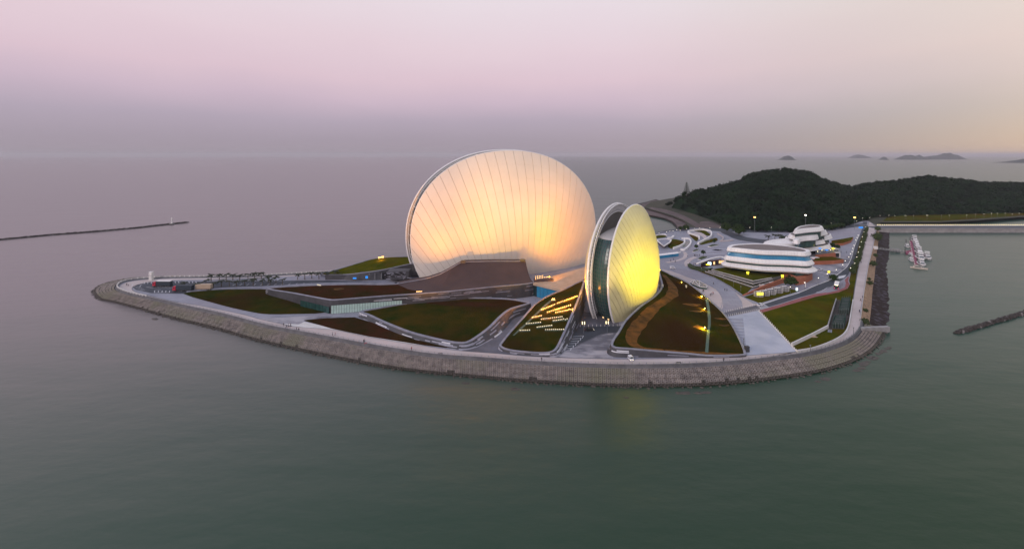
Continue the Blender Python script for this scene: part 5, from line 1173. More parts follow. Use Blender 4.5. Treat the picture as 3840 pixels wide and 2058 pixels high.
# palms
def make_palm(seed):
    rr = random.Random(seed); rt = empty('palm_tree', (0, 0, 0)); mb = MB(); lean = rr.uniform(-.2, .2)
    pr = [(0, 0, 0), (lean * .3, 0, 1.2), (lean, 0, 2.6)]
    for i in range(2): mb.tube(pr[i], pr[i + 1], .2 - .04 * i, .17 - .04 * i, 6)
    mb.build('trunk', M['trunk'], rt); fr_ = None
    for k in range(11):
        a = 2 * math.pi * k / 11 + rr.uniform(-.2, .2); el = rr.uniform(.1, .9); vs = []; fs = []; Lf = rr.uniform(1.7, 2.3)
        for j in range(6):
            s = j / 5; d_ = Lf * s; z = 2.65 + math.sin(el) * d_ - 1.0 * s * s * Lf * .62; w = .42 * math.sin(math.pi * min(1, .12 + s * .85)) + .03; x, y = lean + math.cos(a) * d_ * .95, math.sin(a) * d_ * .95; nx, ny = -math.sin(a), math.cos(a)
            vs += [(x + nx * w, y + ny * w, z - .22 * w * 2), (x, y, z + .05), (x - nx * w, y - ny * w, z - .22 * w * 2)]
        for j in range(5):
            b = j * 3; fs += [(b, b + 3, b + 4, b + 1), (b + 1, b + 4, b + 5, b + 2)]
        mk('frond', vs, fs, M['palm'], rt, world=False)
    return rt
M['palm'] = mat('palm_frond', A(.012, .020, .010), A(.028, .036, .014), .8, .8)
back = [(792, 1053), (822, 1050), (848, 1051), (873, 1051), (899, 1052.5), (930, 1049), (955, 1046), (980, 1046), (1006, 1058), (1035, 1061), (1116, 1048), (1143, 1048), (1169, 1044), (1196, 1046), (1225, 1045)]
front = [(741, 1086), (772, 1074), (800, 1080), (830, 1074), (860, 1074), (887, 1074), (918, 1071), (949, 1071), (690, 1080), (985, 1070), (1012, 1069), (1060, 1068), (1258, 1037), (1330, 1036)]
protos = [make_palm(s) for s in (1, 2, 3)]; used = [False] * 3
def order_x(L_): return sorted(L_, key=lambda p: p[0])
for nm, L_ in (('seaward', order_x(back)), ('inner', order_x(front))):
    for k, (u, v) in enumerate(L_):
        q = k % 3; o = protos[q] if not used[q] else copy_tree(protos[q]); used[q] = True; o.location = G(u, v); o.rotation_euler = (0, 0, k * 1.3); s = random.uniform(1.3, 1.6); o.scale = (s, s, s)
        tag(o, '%s windblown palm from the left in the %s row by the car park' % (ORD[k], nm), 'palm tree', 'palm trees beside the car park')
for k, (u, v) in enumerate([(2881, 902), (2906, 898), (2922, 899)]):
    o = copy_tree(protos[k]); o.location = G(u, v); o.scale = (1.8, 1.8, 1.8); tag(o, '%s bushy palm from the left on the white square' % ORD[k], 'palm tree', 'palms on the white square')
# ------------------------------------------------------------------ lamps
def lamp_post(h=5.0, glow='lampglow', arm=.0, r=.06, hs=.21):
    rt = empty('street_lamp', (0, 0, 0)); mb = MB(); mb.tube((0, 0, 0), (0, 0, h), r * 1.3, r, 6); mb.box((0, 0, .15), (.35, .35, .3)); mb.build('pole', M['metal'], rt)
    mb = MB(); mb.lathe([(hs * .3, -hs * .6), (hs, -hs * .2), (hs, hs * .3), (hs * .4, hs * .7)], (arm, 0, h), 8); mb.build('lamp_head', M[glow], rt); return rt
LP = lamp_post(4.6)
first = [True]
def put(proto, flag, u, v, label, cat, group=None, rz=0.0, z=Z0, s=1.0):
    o = proto if flag[0] else copy_tree(proto); flag[0] = False; o.location = G(u, v, z); o.rotation_euler = (0, 0, rz); o.scale = (s, s, s); tag(o, label, cat, group)
    if not group and 'group' in o: del o['group']
    return o
road = [(3218, 899), (3214, 908), (3210, 917), (3202, 939), (3198, 951), (3195, 963), (3190, 972), (3183, 985), (3170, 1000), (3160, 1015), (3136, 1035), (3102, 1051), (3069, 1068), (3017, 1086), (2964, 1103)]
for k, (u, v) in enumerate(road): put(LP, first, u, v, '%s lit lamp along the left kerb of the curving road, from the far end' % ORD[k], 'street lamp', 'street lamps on the left kerb of the road')
e2 = [(3246, 865), (3240, 885), (3234, 905), (3230, 925), (3224, 945), (3219, 966), (3213, 985), (3205, 1010), (3190, 1028)]
for k, (u, v) in enumerate(e2): put(LP, first, u, v, '%s lit lamp on the hedge side of the curving road, from the far end' % ORD[k], 'street lamp', 'street lamps on the hedge side of the road')
nl = [(2471, 889), (2500, 886), (2512, 883), (2524, 882), (2538, 878), (2551, 879), (2574, 873), (2604, 872), (2623, 871), (2662, 869), (2700, 868), (2755, 868), (2812, 868), (2834, 868), (2871, 867), (2893, 868), (2925, 867), (2946, 870), (2988, 860), (3108, 851), (3117, 851), (3140, 848), (3165, 846), (3190, 845), (3213, 842)]
for k, (u, v) in enumerate(nl): put(LP, first, u, v, '%s lit lamp from the left along the northern road at the foot of the hill' % ORD[k], 'street lamp', 'street lamps along the northern road')
hl = [(3235, 831), (3262, 829), (3300, 822), (3333, 820), (3356, 821), (3394, 821), (3398, 821), (3426, 821), (3475, 820), (3479, 820), (3531, 820), (3560, 820), (3625, 819), (3658, 815), (3690, 815), (3718, 813), (3740, 813), (3770, 812), (3796, 815), (3822, 812)]
for k, (u, v) in enumerate(hl): put(LP, first, u, v, '%s lit lamp from the left on the lawn below the wooded hill' % ORD[k], 'street lamp', 'lamps below the wooded hill')
dk = lamp_post(3.6, 'metal', 0, .11, .3); f2 = [True]
for k, (u, v, lb) in enumerate([(3039, 1325, 'where the promenade meets the curved white wall'), (3201, 1256, 'on the bend of the promenade'), (2789, 1300, 'at the lower tip of the steps')]): put(dk, f2, u, v, 'unlit dark lamp post ' + lb, 'lamp post')
pl = lamp_post(3.4, 'white', 0, .06, .2); f3 = [True]
for k, (u, v) in enumerate([(2630, 1022), (2676, 1040), (2714, 1053), (2751, 1075), (2778, 1094), (2661, 880), (2660, 908), (2623, 922)]): put(pl, f3, u, v, '%s small white post lamp from the left beside the grass bank' % ORD[k] if k < 5 else '%s small white post lamp in the sculpted park' % ORD[k - 5], 'post lamp')
tall = []
for (u, vt, Yd, glow, lb) in [(2830, 815, 478, 'lampgold', 'tall mast with an orange lamp at the edge of the white square'), (3021, 807, 470, 'lampglow', 'tall mast with a white lamp behind the ring roof building'), (3205, 816, 500, 'lampgold', 'tall mast with a gold lamp where the road meets the causeway')]:
    x = (u - UC) / FPX * Yd; zt_ = CZ - (vt - VH) / FPX * Yd; rt = empty('light_mast', (x, Yd, Z0)); tag(rt, lb, 'light mast'); mb = MB(); mb.tube((0, 0, -.2), (0, 0, zt_ - Z0), .22, .12, 6); mb.build('pole', M['metal'], rt)
    mb = MB(); mb.lathe([(.5, -.5), (.9, -.2), (.9, .3), (.4, .6)], (0, 0, zt_ - Z0), 8); mb.build('lamp_head', M[glow], rt)
# causeway
cwy = empty('causeway', tuple(G(3500, 857))); tag(cwy, 'straight pale causeway across the water lined with small lit bollards', 'causeway')
y0, y1 = G(3500, 858.5).y, G(3500, 845).y; x0, x1 = G(3286, 858).x, (4400 - UC) / FPX * y0
mb = MB(); mb.box(((x0 + x1) / 2, (y0 + y1) / 2, 1.7), (x1 - x0, y1 - y0, 5.6)); mb.build('wall', M['concrete'], cwy, world=True)
mb = MB(); mb.box(((x0 + x1) / 2, y0 - .2, Z0 + .35), (x1 - x0, .9, .7)); mb.build('parapet', M['concrete'], cwy, world=True)
mb = MB(); mb.box(((x0 + x1) / 2, (y0 + y1) / 2 - 1, Z0 + .05), (x1 - x0, 12, .12)); mb.build('carriageway', M['asphalt'], cwy, world=True)
mb = MB(); mb.box(((x0 + x1) / 2, y1 - .2, Z0 + .2), (x1 - x0, .7, .5)); mb.build('kerb', M['concrete'], cwy, world=True)
cl = empty('bollard_lamp', (0, 0, 0)); mb = MB(); mb.tube((0, 0, 0), (0, 0, 1.0), .18, .14, 6); mb.build('post', M['whitewall'], cl); mb = MB(); mb.lathe([(.28, 0), (.34, .3), (.2, .55)], (0, 0, 1.0), 7); mb.build('lamp_head', M['lampsoft'], cl); f4 = [True]
for k in range(68):
    u = 3292 + k * 8.3; put(cl, f4, u, 846.5, 'one of the small lit bollards in the row along the causeway', 'bollard lamp', 'lit bollards along the causeway')
# floodlights on the grass roofs
def flood(glow):
    mb = MB(); mb.tube((0, 0, 0), (0, 0, .45), .05, .05, 4); mb.box((0, 0, .62), (.42, .36, .4)); mb.box((0, .18, .64), (.34, .12, .32), 0, 1); mb.box((0, 0, .84), (.3, .24, .04), 0, 1)
    return mb.build('floodlight', [M['whitewall'], M[glow]])
FL = {g: flood(g) for g in ('lampgold', 'lampsoft', 'lampyellow')}; fl_used = {g: False for g in FL}
def place_flood(p, g, label, group=None, s=1.0):
    o = FL[g] if not fl_used[g] else FL[g].copy()
    if fl_used[g]: COL.objects.link(o)
    fl_used[g] = True; o.location = p; o.scale = (s, s, s); tag(o, label, 'floodlight', group)
def c17(x, y): return 1700 + x * .3041, 980 + y * .3041
rows = [((1285, 525), (1525, 437), 12, 'lampgold', 'top right'), ((1090, 605), (1250, 540), 9, 'lampgold', 'top left'), ((1160, 635), (1445, 548), 13, 'lampgold', 'third'), ((1262, 640), (1470, 600), 11, 'lampgold', 'fourth'), ((975, 700), (1085, 680), 7, 'lampgold', 'short left'),
        ((1085, 722), (1340, 693), 12, 'lampsoft', 'sixth'), ((1232, 743), (1403, 720), 9, 'lampsoft', 'seventh, at the right edge'), ((900, 780), (1075, 762), 9, 'lampsoft', 'eighth, at the left edge'), ((1035, 822), (1213, 800), 9, 'lampsoft', 'ninth, in the middle'), ((825, 862), (940, 858), 6, 'lampsoft', 'lowest left'), ((1137, 853), (1360, 850), 10, 'lampsoft', 'lowest right')]
for ri, (a, b, n, g, lb) in enumerate(rows):
    for k in range(n):
        f = k / (n - 1); u, v = c17(a[0] + (b[0] - a[0]) * f, a[1] + (b[1] - a[1]) * f); p = MH.on(u, v + 1.5)
        place_flood(p, g, '%s floodlight in the %s row on the tongue shaped grass roof' % (ORD[k], lb), 'floodlight rows on the tongue shaped roof')
    if ri >= 6:
        u0, v0 = c17(*a); u1, v1 = c17(*b); MH.drape('hedge', [(u0 - 3, v0 + 3.5), ((u0 + u1) / 2, (v0 + v1) / 2 + 3.5), (u1 + 3, v1 + 3)], 1.3, M['bush'], .35)
def pool(pos, w, col, rad=.4):
    l = bpy.data.lights.new('floodlight_pool', 'POINT'); l.energy = w; l.color = col; l.shadow_soft_size = rad; o = bpy.data.objects.new('floodlight_pool', l); COL.objects.link(o); o.location = pos
for ri, (a, b, n, g, lb) in enumerate(rows[:6]):
    for f in (.1, .4, .68):
        u, v = c17(a[0] + (b[0] - a[0]) * f, a[1] + (b[1] - a[1]) * f); p = MH.on(u, v); pool((p.x - .2, p.y + .3, p.z + .45), 1500 if ri < 4 else 500, (1, .30, .03))
for k in range(7): place_flood(MH.on(*c17(1215 + k * 6, 490 - (k % 3) * 8)), 'lampgold', '%s floodlight in the small cluster at the top left of the tongue shaped roof' % ORD[k], 'small floodlight cluster')
for k in range(14):
    u, v = 2009 + (k % 9) * 6.5, 1050 - (k // 9) * 7 - (k % 9) * .9; p = G(u, v, Z0 + 10); place_flood(p, 'lampgold', '%s floodlight in the dazzling cluster at the right foot of the large shell' % ORD[k], 'dazzling cluster at the right foot of the large shell', 1.25)
m_ = MB(); p = G(2038, 1049, Z0 + 9.6); m_.box((p.x, p.y + 1, p.z - 1), (12, 5, 2.2)); tag(m_.build('lamp_plinth', M['brown']), 'brown plinth carrying the cluster of floodlights by the large shell', 'plinth')
for k in range(5):
    p = NL.on(1420 + k * 4.6, 974 - k * .8); place_flood(p + Vector((0, 0, .4)), 'lampgold', '%s lamp from the left in the orange group on the narrow green roof' % ORD[k], 'orange lamp group on the narrow roof', 1.8)
pool(tuple(NL.on(1430, 975) + Vector((0, -1, 1.6))), 1200, (1, .4, .05))
for k in range(7):
    p = LR.on(1562 + k * 3.2, 1098.5 - k * .2); place_flood(p, 'lampgold', '%s small gold lamp from the left at the foot of the brown slope' % ORD[k], 'gold lamps at the foot of the brown slope')
for k in range(4): place_flood(LR.on(1190 + k * 4, 1072 + k * .6), 'lampsoft', '%s white lamp from the left on the reddish roof' % ORD[k], 'white lamps on the reddish roof')
for (u, v, w, lb) in [(2475, 1017, 1500, 'beside the foot of the yellow shell'), (2556, 1063, 1200, 'near the upper right edge of the fan shaped roof'), (2632, 1116, 6500, 'at the top of the teal drain on the fan shaped roof'), (2643, 1162, 5500, 'left of the middle of the teal drain'), (2643, 1234, 8500, 'left of the lower half of the teal drain')]:
    p = RH.on(u, v); place_flood(p, 'lampyellow', 'yellow floodlight ' + lb, None, 1.3); pool((p.x - .8, p.y - .3, p.z + 1.0), w * .4, (1, .68, .03))
for (u, v, lb) in [(2485, 1076, 'left'), (2573, 1078, 'right')]:
    p = RH.on(u, v); mb = MB(); mb.box((0, 0, .7), (.7, .7, 1.4)); mb.box((0, 0, 1.45), (.8, .8, .1)); o = mb.build('vent_box', M['white']); o.location = p; tag(o, 'small white vent box on the %s of the upper fan shaped roof' % lb, 'vent')
# ------------------------------------------------------------------ vehicles
def wheel(parent, x, y, r, w, name='wheel'):
    mb = MB(); mb.tube((x, y - w / 2, r), (x, y + w / 2, r), r, n=10); o = mb.build(name, M['tyre'], parent)
    mb = MB(); mb.tube((x, y - w / 2 - .02, r), (x, y + w / 2 + .02, r), r * .55, n=8); mb.build('rim', M['metal'], o); return o
def make_car(m, cab=(.25, .72), L_=4.5, H_=1.45, lights=False):
    rt = empty('car', (0, 0, 0)); hw = .9; lo = .35; mid = H_ * .58
    prof = [(-L_ / 2, lo), (-L_ / 2, mid * .85), (-L_ * .42, mid), (-L_ * .30, mid + .02), (-L_ * .16, H_), (L_ * .18, H_), (L_ * .36, mid + .02), (L_ / 2 - .1, mid * .95), (L_ / 2, lo + .15), (L_ / 2, lo)]
    vs = []; n = len(prof)
    for s_ in (-1, 1):
        for (x, z) in prof: vs.append((x, s_ * (hw if z < mid + .05 else hw * .78), z))
    fs = [tuple(range(n)), tuple(range(n, 2 * n))[::-1]] + [(i, n + i, n + (i + 1) % n, (i + 1) % n) for i in range(n)]
    mk('body', vs, [f[::-1] for f in fs], m, rt, world=False)
    g = MB(); g.add([(-L_ * .29, -.7, mid + .04), (-L_ * .29, .7, mid + .04), (-L_ * .17, .66, H_ - .06), (-L_ * .17, -.66, H_ - .06)], [(0, 1, 2, 3)]); g.v = [(x - .03, y, z + .02) for x, y, z in g.v]; g.build('rear_window', M['glass_dark'], rt)
    g = MB(); g.add([(L_ * .35, -.72, mid + .05), (L_ * .35, .72, mid + .05), (L_ * .19, .66, H_ - .05), (L_ * .19, -.66, H_ - .05)], [(0, 3, 2, 1)]); g.v = [(x + .03, y, z + .03) for x, y, z in g.v]; g.build('windscreen', M['glass_dark'], rt)
    for s_ in (-1, 1):
        g = MB(); g.box((0, s_ * (hw * .84), (mid + H_) / 2 + .01), (L_ * .42, .1, (H_ - mid) * .62)); g.build('side_window', M['glass_dark'], rt)
        for x in (-L_ * .31, L_ * .31): wheel(rt, x, s_ * (hw - .1), .33, .22)
        g = MB(); g.box((L_ / 2 - .03, s_ * .62, mid * .72), (.12, .34, .16)); g.build('headlight', M['lampglow'] if lights else M['white'], rt)
        g = MB(); g.box((-L_ / 2 + .0, s_ * .65, mid * .78), (.08, .3, .16)); g.build('tail_light', M['red'], rt)
    return rt
def setv(o, u, v, rz, lb, cat='car', s=1.0):
    o.location = G(u, v); o.rotation_euler = (0, 0, rz); o.scale = (s, s, s); tag(o, lb, cat); return o
wc = make_car(M['car_white']); setv(wc, 2852, 1146, R(25), 'white car waiting at the end of the road by the bollards')
setv(copy_tree(wc), 3076, 1013, R(30), 'silver white car parked alone on the stained paving')
bc = make_car(M['black'], lights=True); setv(bc, 2210, 1240, R(2), 'dark car with its headlights on before the small shell')
setv(copy_tree(bc), 3214, 962, R(75), 'dark car driving away up the curving road with red tail lights')
# vans and carts
def make_van(name, L_, Wd, H_, m):
    rt = empty(name, (0, 0, 0)); prof = [(-L_ / 2, .3), (-L_ / 2, H_), (L_ * .30, H_), (L_ * .42, H_ * .62), (L_ / 2, H_ * .5), (L_ / 2, .3)]; n = len(prof); vs = [(x, s_ * Wd / 2, z) for s_ in (-1, 1) for x, z in prof]
    mk('body', vs, [tuple(range(n))[::-1], tuple(range(n, 2 * n))] + [((i + 1) % n, n + (i + 1) % n, n + i, i) for i in range(n)], m, rt, world=False)
    g = MB(); g.add([(L_ * .31, -Wd * .42, H_ - .08), (L_ * .31, Wd * .42, H_ - .08), (L_ * .415, Wd * .42, H_ * .64), (L_ * .415, -Wd * .42, H_ * .64)], [(0, 3, 2, 1)]); g.v = [(x + .04, y, z + .03) for x, y, z in g.v]; g.build('windscreen', M['glass_dark'], rt)
    for s_ in (-1, 1):
        g = MB(); g.box((0, s_ * (Wd / 2 + .01), H_ * .72), (L_ * .5, .03, H_ * .28)); g.build('side_window', M['glass_dark'], rt)
        for x in (-L_ * .3, L_ * .3): wheel(rt, x, s_ * (Wd / 2 - .08), .28, .2)
        g = MB(); g.box((L_ / 2, s_ * Wd * .35, H_ * .38), (.06, .2, .14)); g.build('headlight', M['lampsoft'], rt)
    return rt
setv(make_van('van', 3.9, 1.6, 1.9, M['car_white']), 2522, 1008, R(-8), 'small white van on the walkway right of the yellow shell', 'van')
setv(make_van('patrol_cart', 2.4, 1.5, 1.9, M['car_white']), 2365, 1351, R(-80), 'white patrol cart facing the sea on the front promenade', 'cart')
# trucks
def make_truck(box_mat, cab_m, L_=9.6, top='white', cab=True, name='truck'):
    rt = empty(name, (0, 0, 0)); mb = MB(); mb.box((0, 0, 2.35), (L_, 2.5, 2.7)); mb.build('trailer_body', box_mat, rt)
    mb = MB(); mb.box((0, 0, 3.76), (L_ - .1, 2.4, .1)); mb.build('trailer_roof', M[top], rt); mb = MB(); mb.box((0, 0, .8), (L_, 1.0, .3)); mb.build('chassis', M['metal_dark'], rt)
    for x in (-L_ * .12, L_ * .22, L_ * .34, L_ * .45):
        for s_ in (-1, 1): wheel(rt, x, s_ * 1.1, .5, .3)
    if cab:
        mb = MB(); vs = [(-.95, -1.2, .5), (.9, -1.2, .5), (.9, 1.2, .5), (-.95, 1.2, .5), (-1.05, -1.22, 1.7), (.9, -1.22, 1.7), (.9, 1.22, 1.7), (-1.05, 1.22, 1.7), (-.7, -1.15, 3.1), (.9, -1.15, 3.2), (.9, 1.15, 3.2), (-.7, 1.15, 3.1)]
        vs = [(x - L_ / 2 - 1.25, y, z) for x, y, z in vs]; mb.add(vs, [(0, 3, 2, 1), (0, 1, 5, 4), (1, 2, 6, 5), (2, 3, 7, 6), (3, 0, 4, 7), (4, 5, 9, 8), (5, 6, 10, 9), (6, 7, 11, 10), (7, 4, 8, 11), (8, 9, 10, 11)]); c = mb.build('cab', cab_m, rt)
        x0_ = -L_ / 2 - 1.25; g = MB(); g.add([(x0_ - 1.06, -1.05, 1.85), (x0_ - 1.06, 1.05, 1.85), (x0_ - .8, 1.0, 2.8), (x0_ - .8, -1.0, 2.8)], [(0, 1, 2, 3)]); g.build('windscreen', M['glass_dark'], c)
        for s_ in (-1, 1):
            g = MB(); g.box((x0_ - .2, s_ * 1.22, 2.2), (.8, .04, .6)); g.build('cab_window', M['glass_dark'], c); wheel(rt, x0_, s_ * 1.1, .5, .3)
    return rt
setv(make_truck(M['navy'], M['red']), 616, 1074, R(-2), 'red cabbed truck with a dark trailer, the farther and left one in the car park', 'truck')
setv(make_truck(M['navy'], M['red'], 10.2, 'navy'), 694, 1091, R(-2), 'red cabbed truck with a dark trailer, nearest the lawn beside the palms', 'truck')
setv(make_truck(M['beige'], M['red'], 9.5, 'beige', False, 'trailer'), 765, 1087, R(3), 'cream box trailer parked without a cab behind two palms', 'trailer')
# bus
bus = empty('bus', (0, 0, 0)); mb = MB(); mb.box((0, 0, 1.65), (11, 2.5, 2.5), 0, 0); mb.build('body', M['black'], bus); mb = MB(); mb.box((0, 0, 2.98), (10.9, 2.45, .16)); mb.box((1, 0, 3.15), (2.2, 1.4, .2)); mb.build('roof', M['white'], bus)
for s_ in (-1, 1):
    for k in range(5): g = MB(); g.box((-4.1 + k * 2.0, s_ * 1.26, 2.1), (1.7, .04, 1.0)); g.build('side_window', M['glass_dark'], bus)
    g = MB(); g.box((0, s_ * 1.27, .8), (10.6, .04, .35)); g.build('side_stripe', M['white'], bus)
    for x in (-3.4, 3.2): wheel(bus, x, s_ * 1.1, .5, .3)
    g = MB(); g.box((-5.53, s_ * .95, .9), (.06, .3, .5)); g.build('tail_light', M['sign_pink'], bus)
g = MB(); g.box((-5.52, 0, 2.2), (.05, 2.1, 1.1)); g.build('rear_window', M['glass_dark'], bus); g = MB(); g.box((-5.52, 0, 1.1), (.05, 1.5, .8)); g.build('rear_panel', M['net'], bus); g = MB(); g.box((-5.54, 0, 2.85), (.06, 1.7, .3)); g.build('destination_board', M['lampsoft'], bus)
setv(bus, 3138, 1078, R(50), 'black and white city bus with green rear stopped at the bus bay', 'bus')
m_ = MB(); p = G(3159, 1072); 
for dx in (-1.6, 1.6): m_.tube((dx, 0, 0), (dx, 0, 2.5), .08, n=5)
m_.box((0, 0, 2.55), (4.2, 1.6, .15)); m_.box((0, .7, 1.4), (3.2, .08, 1.6)); o = m_.build('bus_shelter', M['parapet']); o.location = p; o.rotation_euler = (0, 0, R(50)); tag(o, 'small grey bus shelter behind the bus', 'bus shelter')
# signs
def signpost(u, v, w, h, zc, glow, lb, m2='metal'):
    p = G(u, v); m_ = MB(); m_.tube((0, 0, 0), (0, 0, zc), .08, n=5); m_.box((0, -.05, zc), (w, .15, h), 0, 1); o = m_.build('sign', [M[m2], M[glow]]); o.location = p; tag(o, lb, 'sign'); return o
signpost(1375, 1059, 1.6, 1.6, 3.6, 'sign_blue', 'square blue sign on a post before the dark entrance hall'); signpost(1330, 1056, 2.4, 1.0, 2.4, 'sign_blue', 'wide low blue direction sign near the dark entrance hall')
signpost(2988, 1092, 1.2, 1.8, 1.4, 'screen', 'lit white information panel beside the dark rounded tree'); signpost(3020, 1086, .5, 3.5, 3.4, 'white', 'slim white pillar sign on the road side pavement')
signpost(3108, 1038, 1.6, 1.3, 3.6, 'sign_yellow', 'glowing yellow sign at the car park gate'); signpost(3228, 868, 5, 1.8, 4.5, 'sign_blue', 'blue lit gantry sign over the far end of the road')
# ------------------------------------------------------------------ people
def person_mesh(pose, shirt, trousers):
    st = {'stand': (.10, .10, .05, .05), 'walk': (.32, -.30, -.25, .28), 'walk2': (-.22, .26, .2, -.22)}[pose]
    V_ = [(0, 0, .92), (0, 0, 1.15), (0, 0, 1.42), (0, .02, 1.52), (0, .03, 1.66), (.09, 0, .86), (.10, st[0] * .45, .48), (.11, st[0], .06), (.11, st[0] + .16, .03), (-.09, 0, .86), (-.10, st[1] * .45, .48), (-.11, st[1], .06), (-.11, st[1] + .16, .03),
          (.19, 0, 1.40), (.24, st[2] * .5, 1.12), (.25, st[2], .86), (-.19, 0, 1.40), (-.24, st[3] * .5, 1.12), (-.25, st[3], .86)]
    E = [(0, 1), (1, 2), (2, 3), (3, 4), (0, 5), (5, 6), (6, 7), (7, 8), (0, 9), (9, 10), (10, 11), (11, 12), (2, 13), (13, 14), (14, 15), (2, 16), (16, 17), (17, 18)]
    RR = [.15, .14, .16, .055, .105, .09, .065, .05, .045, .09, .065, .05, .045, .065, .045, .038, .065, .045, .038]
    me = bpy.data.meshes.new('person'); me.from_pydata(V_, E, []); o = bpy.data.objects.new('tmp', me); COL.objects.link(o); md = o.modifiers.new('s', 'SKIN')
    for i, sv in enumerate(me.skin_vertices[0].data): sv.radius = (RR[i], RR[i] * (.75 if i in (0, 1, 2) else 1)); sv.use_root = (i == 0)
    dg = bpy.context.evaluated_depsgraph_get(); ev = o.evaluated_get(dg); m2 = bpy.data.meshes.new_from_object(ev); bpy.data.objects.remove(o)
    m2.materials.clear(); m2.name = 'person'
    for m in (trousers, shirt, M['skin'], M['black']): m2.materials.append(m)
    for p in m2.polygons:
        z = p.center.z; ax = abs(p.center.x)
        p.material_index = 0 if (z < .95 and ax < .19) else 2 if (z > 1.47 and z < 1.66) or (z < .95 and ax >= .19) else 3 if z >= 1.66 or z < .06 else 1
        p.use_smooth = True
    return m2
M['skin'] = mat('skin', A(.42, .26, .19), None, .6); M['shirt_w'] = mat('pale_shirt', A(.55, .55, .6), None, .8); M['shirt_k'] = mat('black_shirt', A(.02, .02, .025), None, .8); M['shirt_r'] = mat('red_shirt', A(.35, .03, .03), None, .8); M['shirt_b'] = mat('blue_shirt', A(.04, .06, .14), None, .8); M['trous'] = mat('dark_trousers', A(.02, .02, .03), None, .8)
pm = {(po, sh): person_mesh(po, M[sh], M['trous']) for po in ('stand', 'walk', 'walk2') for sh in ('shirt_k',)}
for po in ('stand', 'walk', 'walk2'):
    for sh in ('shirt_w', 'shirt_r', 'shirt_b'):
        c = pm[(po, 'shirt_k')].copy(); c.materials[1] = M[sh]; pm[(po, sh)] = c
def person(u, v, po, sh, lb, rz=0):
    o = bpy.data.objects.new('person', pm[(po, sh)]); COL.objects.link(o); o.location = G(u, v) + Vector((0, 0, .07)); o.rotation_euler = (0, 0, rz); tag(o, lb, 'person')
PE = [(475, 1071, 'walk', 'shirt_k', 'person in black on the rounded promenade tip, beside one in white'), (481, 1072, 'walk', 'shirt_w', 'person in a pale top on the rounded promenade tip'),
      (1064, 1222, 'stand', 'shirt_k', 'leftmost person in the group where the white ramp meets the promenade'), (1075, 1230, 'walk', 'shirt_b', 'person in dark blue stepping onto the promenade in the ramp group'), (1082, 1226, 'stand', 'shirt_w', 'pale shirted person in the group by the white ramp'), (1090, 1225, 'walk2', 'shirt_k', 'tall dark person on the right of the ramp group'),
      (1112, 1239, 'walk', 'shirt_k', 'left walker of a dark pair right of the ramp group'), (1120, 1242, 'walk2', 'shirt_k', 'right walker of a dark pair right of the ramp group'), (1247, 1258, 'walk', 'shirt_w', 'person in pale clothes walking left of one in red'), (1257, 1259, 'stand', 'shirt_r', 'person in a red top on the front promenade'),
      (1364, 1286, 'stand', 'shirt_k', 'person standing beside the red ride on toy'), (1368, 1284, 'stand', 'shirt_w', 'person in a pale top behind the red ride on toy'), (1543, 1314, 'walk', 'shirt_r', 'lone person in dark red on the promenade below the broad grass roof'), (2031, 1354, 'walk2', 'shirt_k', 'lone person in black below the tongue shaped roof'),
      (2714, 1356, 'walk', 'shirt_k', 'lone person in black below the fan shaped roof'), (2676, 1067, 'walk', 'shirt_k', 'lone walker on the walkway right of the skylight'), (2636, 1095, 'stand', 'shirt_k', 'left of a close couple below the skylight'), (2639, 1095, 'walk2', 'shirt_k', 'right of a close couple below the skylight'),
      (2664, 1110, 'walk', 'shirt_k', 'left of three walkers beside the fan shaped roof'), (2669, 1107, 'walk2', 'shirt_b', 'middle of three walkers beside the fan shaped roof'), (2674, 1104, 'stand', 'shirt_r', 'right of three walkers beside the fan shaped roof, in red'), (2718, 1091, 'walk', 'shirt_k', 'left of a pair in the middle of the walkway'), (2726, 1091, 'walk2', 'shirt_k', 'right of a pair in the middle of the walkway'),
      (2515, 981, 'walk', 'shirt_k', 'front left of three people near the yellow shell'), (2526, 976, 'stand', 'shirt_b', 'farther of three people near the yellow shell'), (2532, 984, 'stand', 'shirt_k', 'front right of three people near the yellow shell'), (2578, 962, 'walk', 'shirt_w', 'person in white in the middle of the upper plaza'),
      (2604, 961, 'stand', 'shirt_k', 'leftmost of four dark figures beside the nearest planter'), (2607, 961, 'walk2', 'shirt_k', 'second of four dark figures beside the nearest planter'), (2614, 961, 'walk', 'shirt_k', 'third of four dark figures beside the nearest planter'), (2623, 960, 'stand', 'shirt_k', 'rightmost of four dark figures beside the nearest planter'),
      (2586, 992, 'walk', 'shirt_b', 'person in blue left of the lit arcade'), (2600, 997, 'stand', 'shirt_k', 'person in black just left of the arcade canopy'), (2607, 992, 'walk', 'shirt_k', 'person in black under the left end of the arcade canopy'), (3136, 1082, 'stand', 'shirt_k', 'left of two people waiting by the bus'), (3141, 1080, 'stand', 'shirt_b', 'right of two people waiting by the bus'),
      (3228, 1129, 'walk', 'shirt_k', 'walker in black on the straight promenade'), (3235, 1115, 'stand', 'shirt_w', 'person leaning at the white railing farther up'), (3223, 1172, 'walk2', 'shirt_b', 'person at the railing on the lower straight promenade'), (3154, 948, 'stand', 'shirt_k', 'left of two people on the paving past the bar terrace'), (3174, 949, 'walk', 'shirt_k', 'right of two people on the paving past the bar terrace')]
for k, q in enumerate(PE): person(*q, rz=k * .9)
m_ = MB(); m_.box((0, 0, .35), (1.3, .6, .35)); m_.box((.1, 0, .65), (.5, .5, .35)); m_.box((-.55, 0, .75), (.08, .5, .3)); rtc = empty('toy_car', tuple(G(1372, 1292) + Vector((0, 0, .06)))); tag(rtc, 'small red ride on toy car on the promenade', 'toy car'); m_.build('body', M['red'], rtc)
for x in (-.4, .4):
    for s_ in (-1, 1): wheel(rtc, x, s_ * .3, .15, .1)
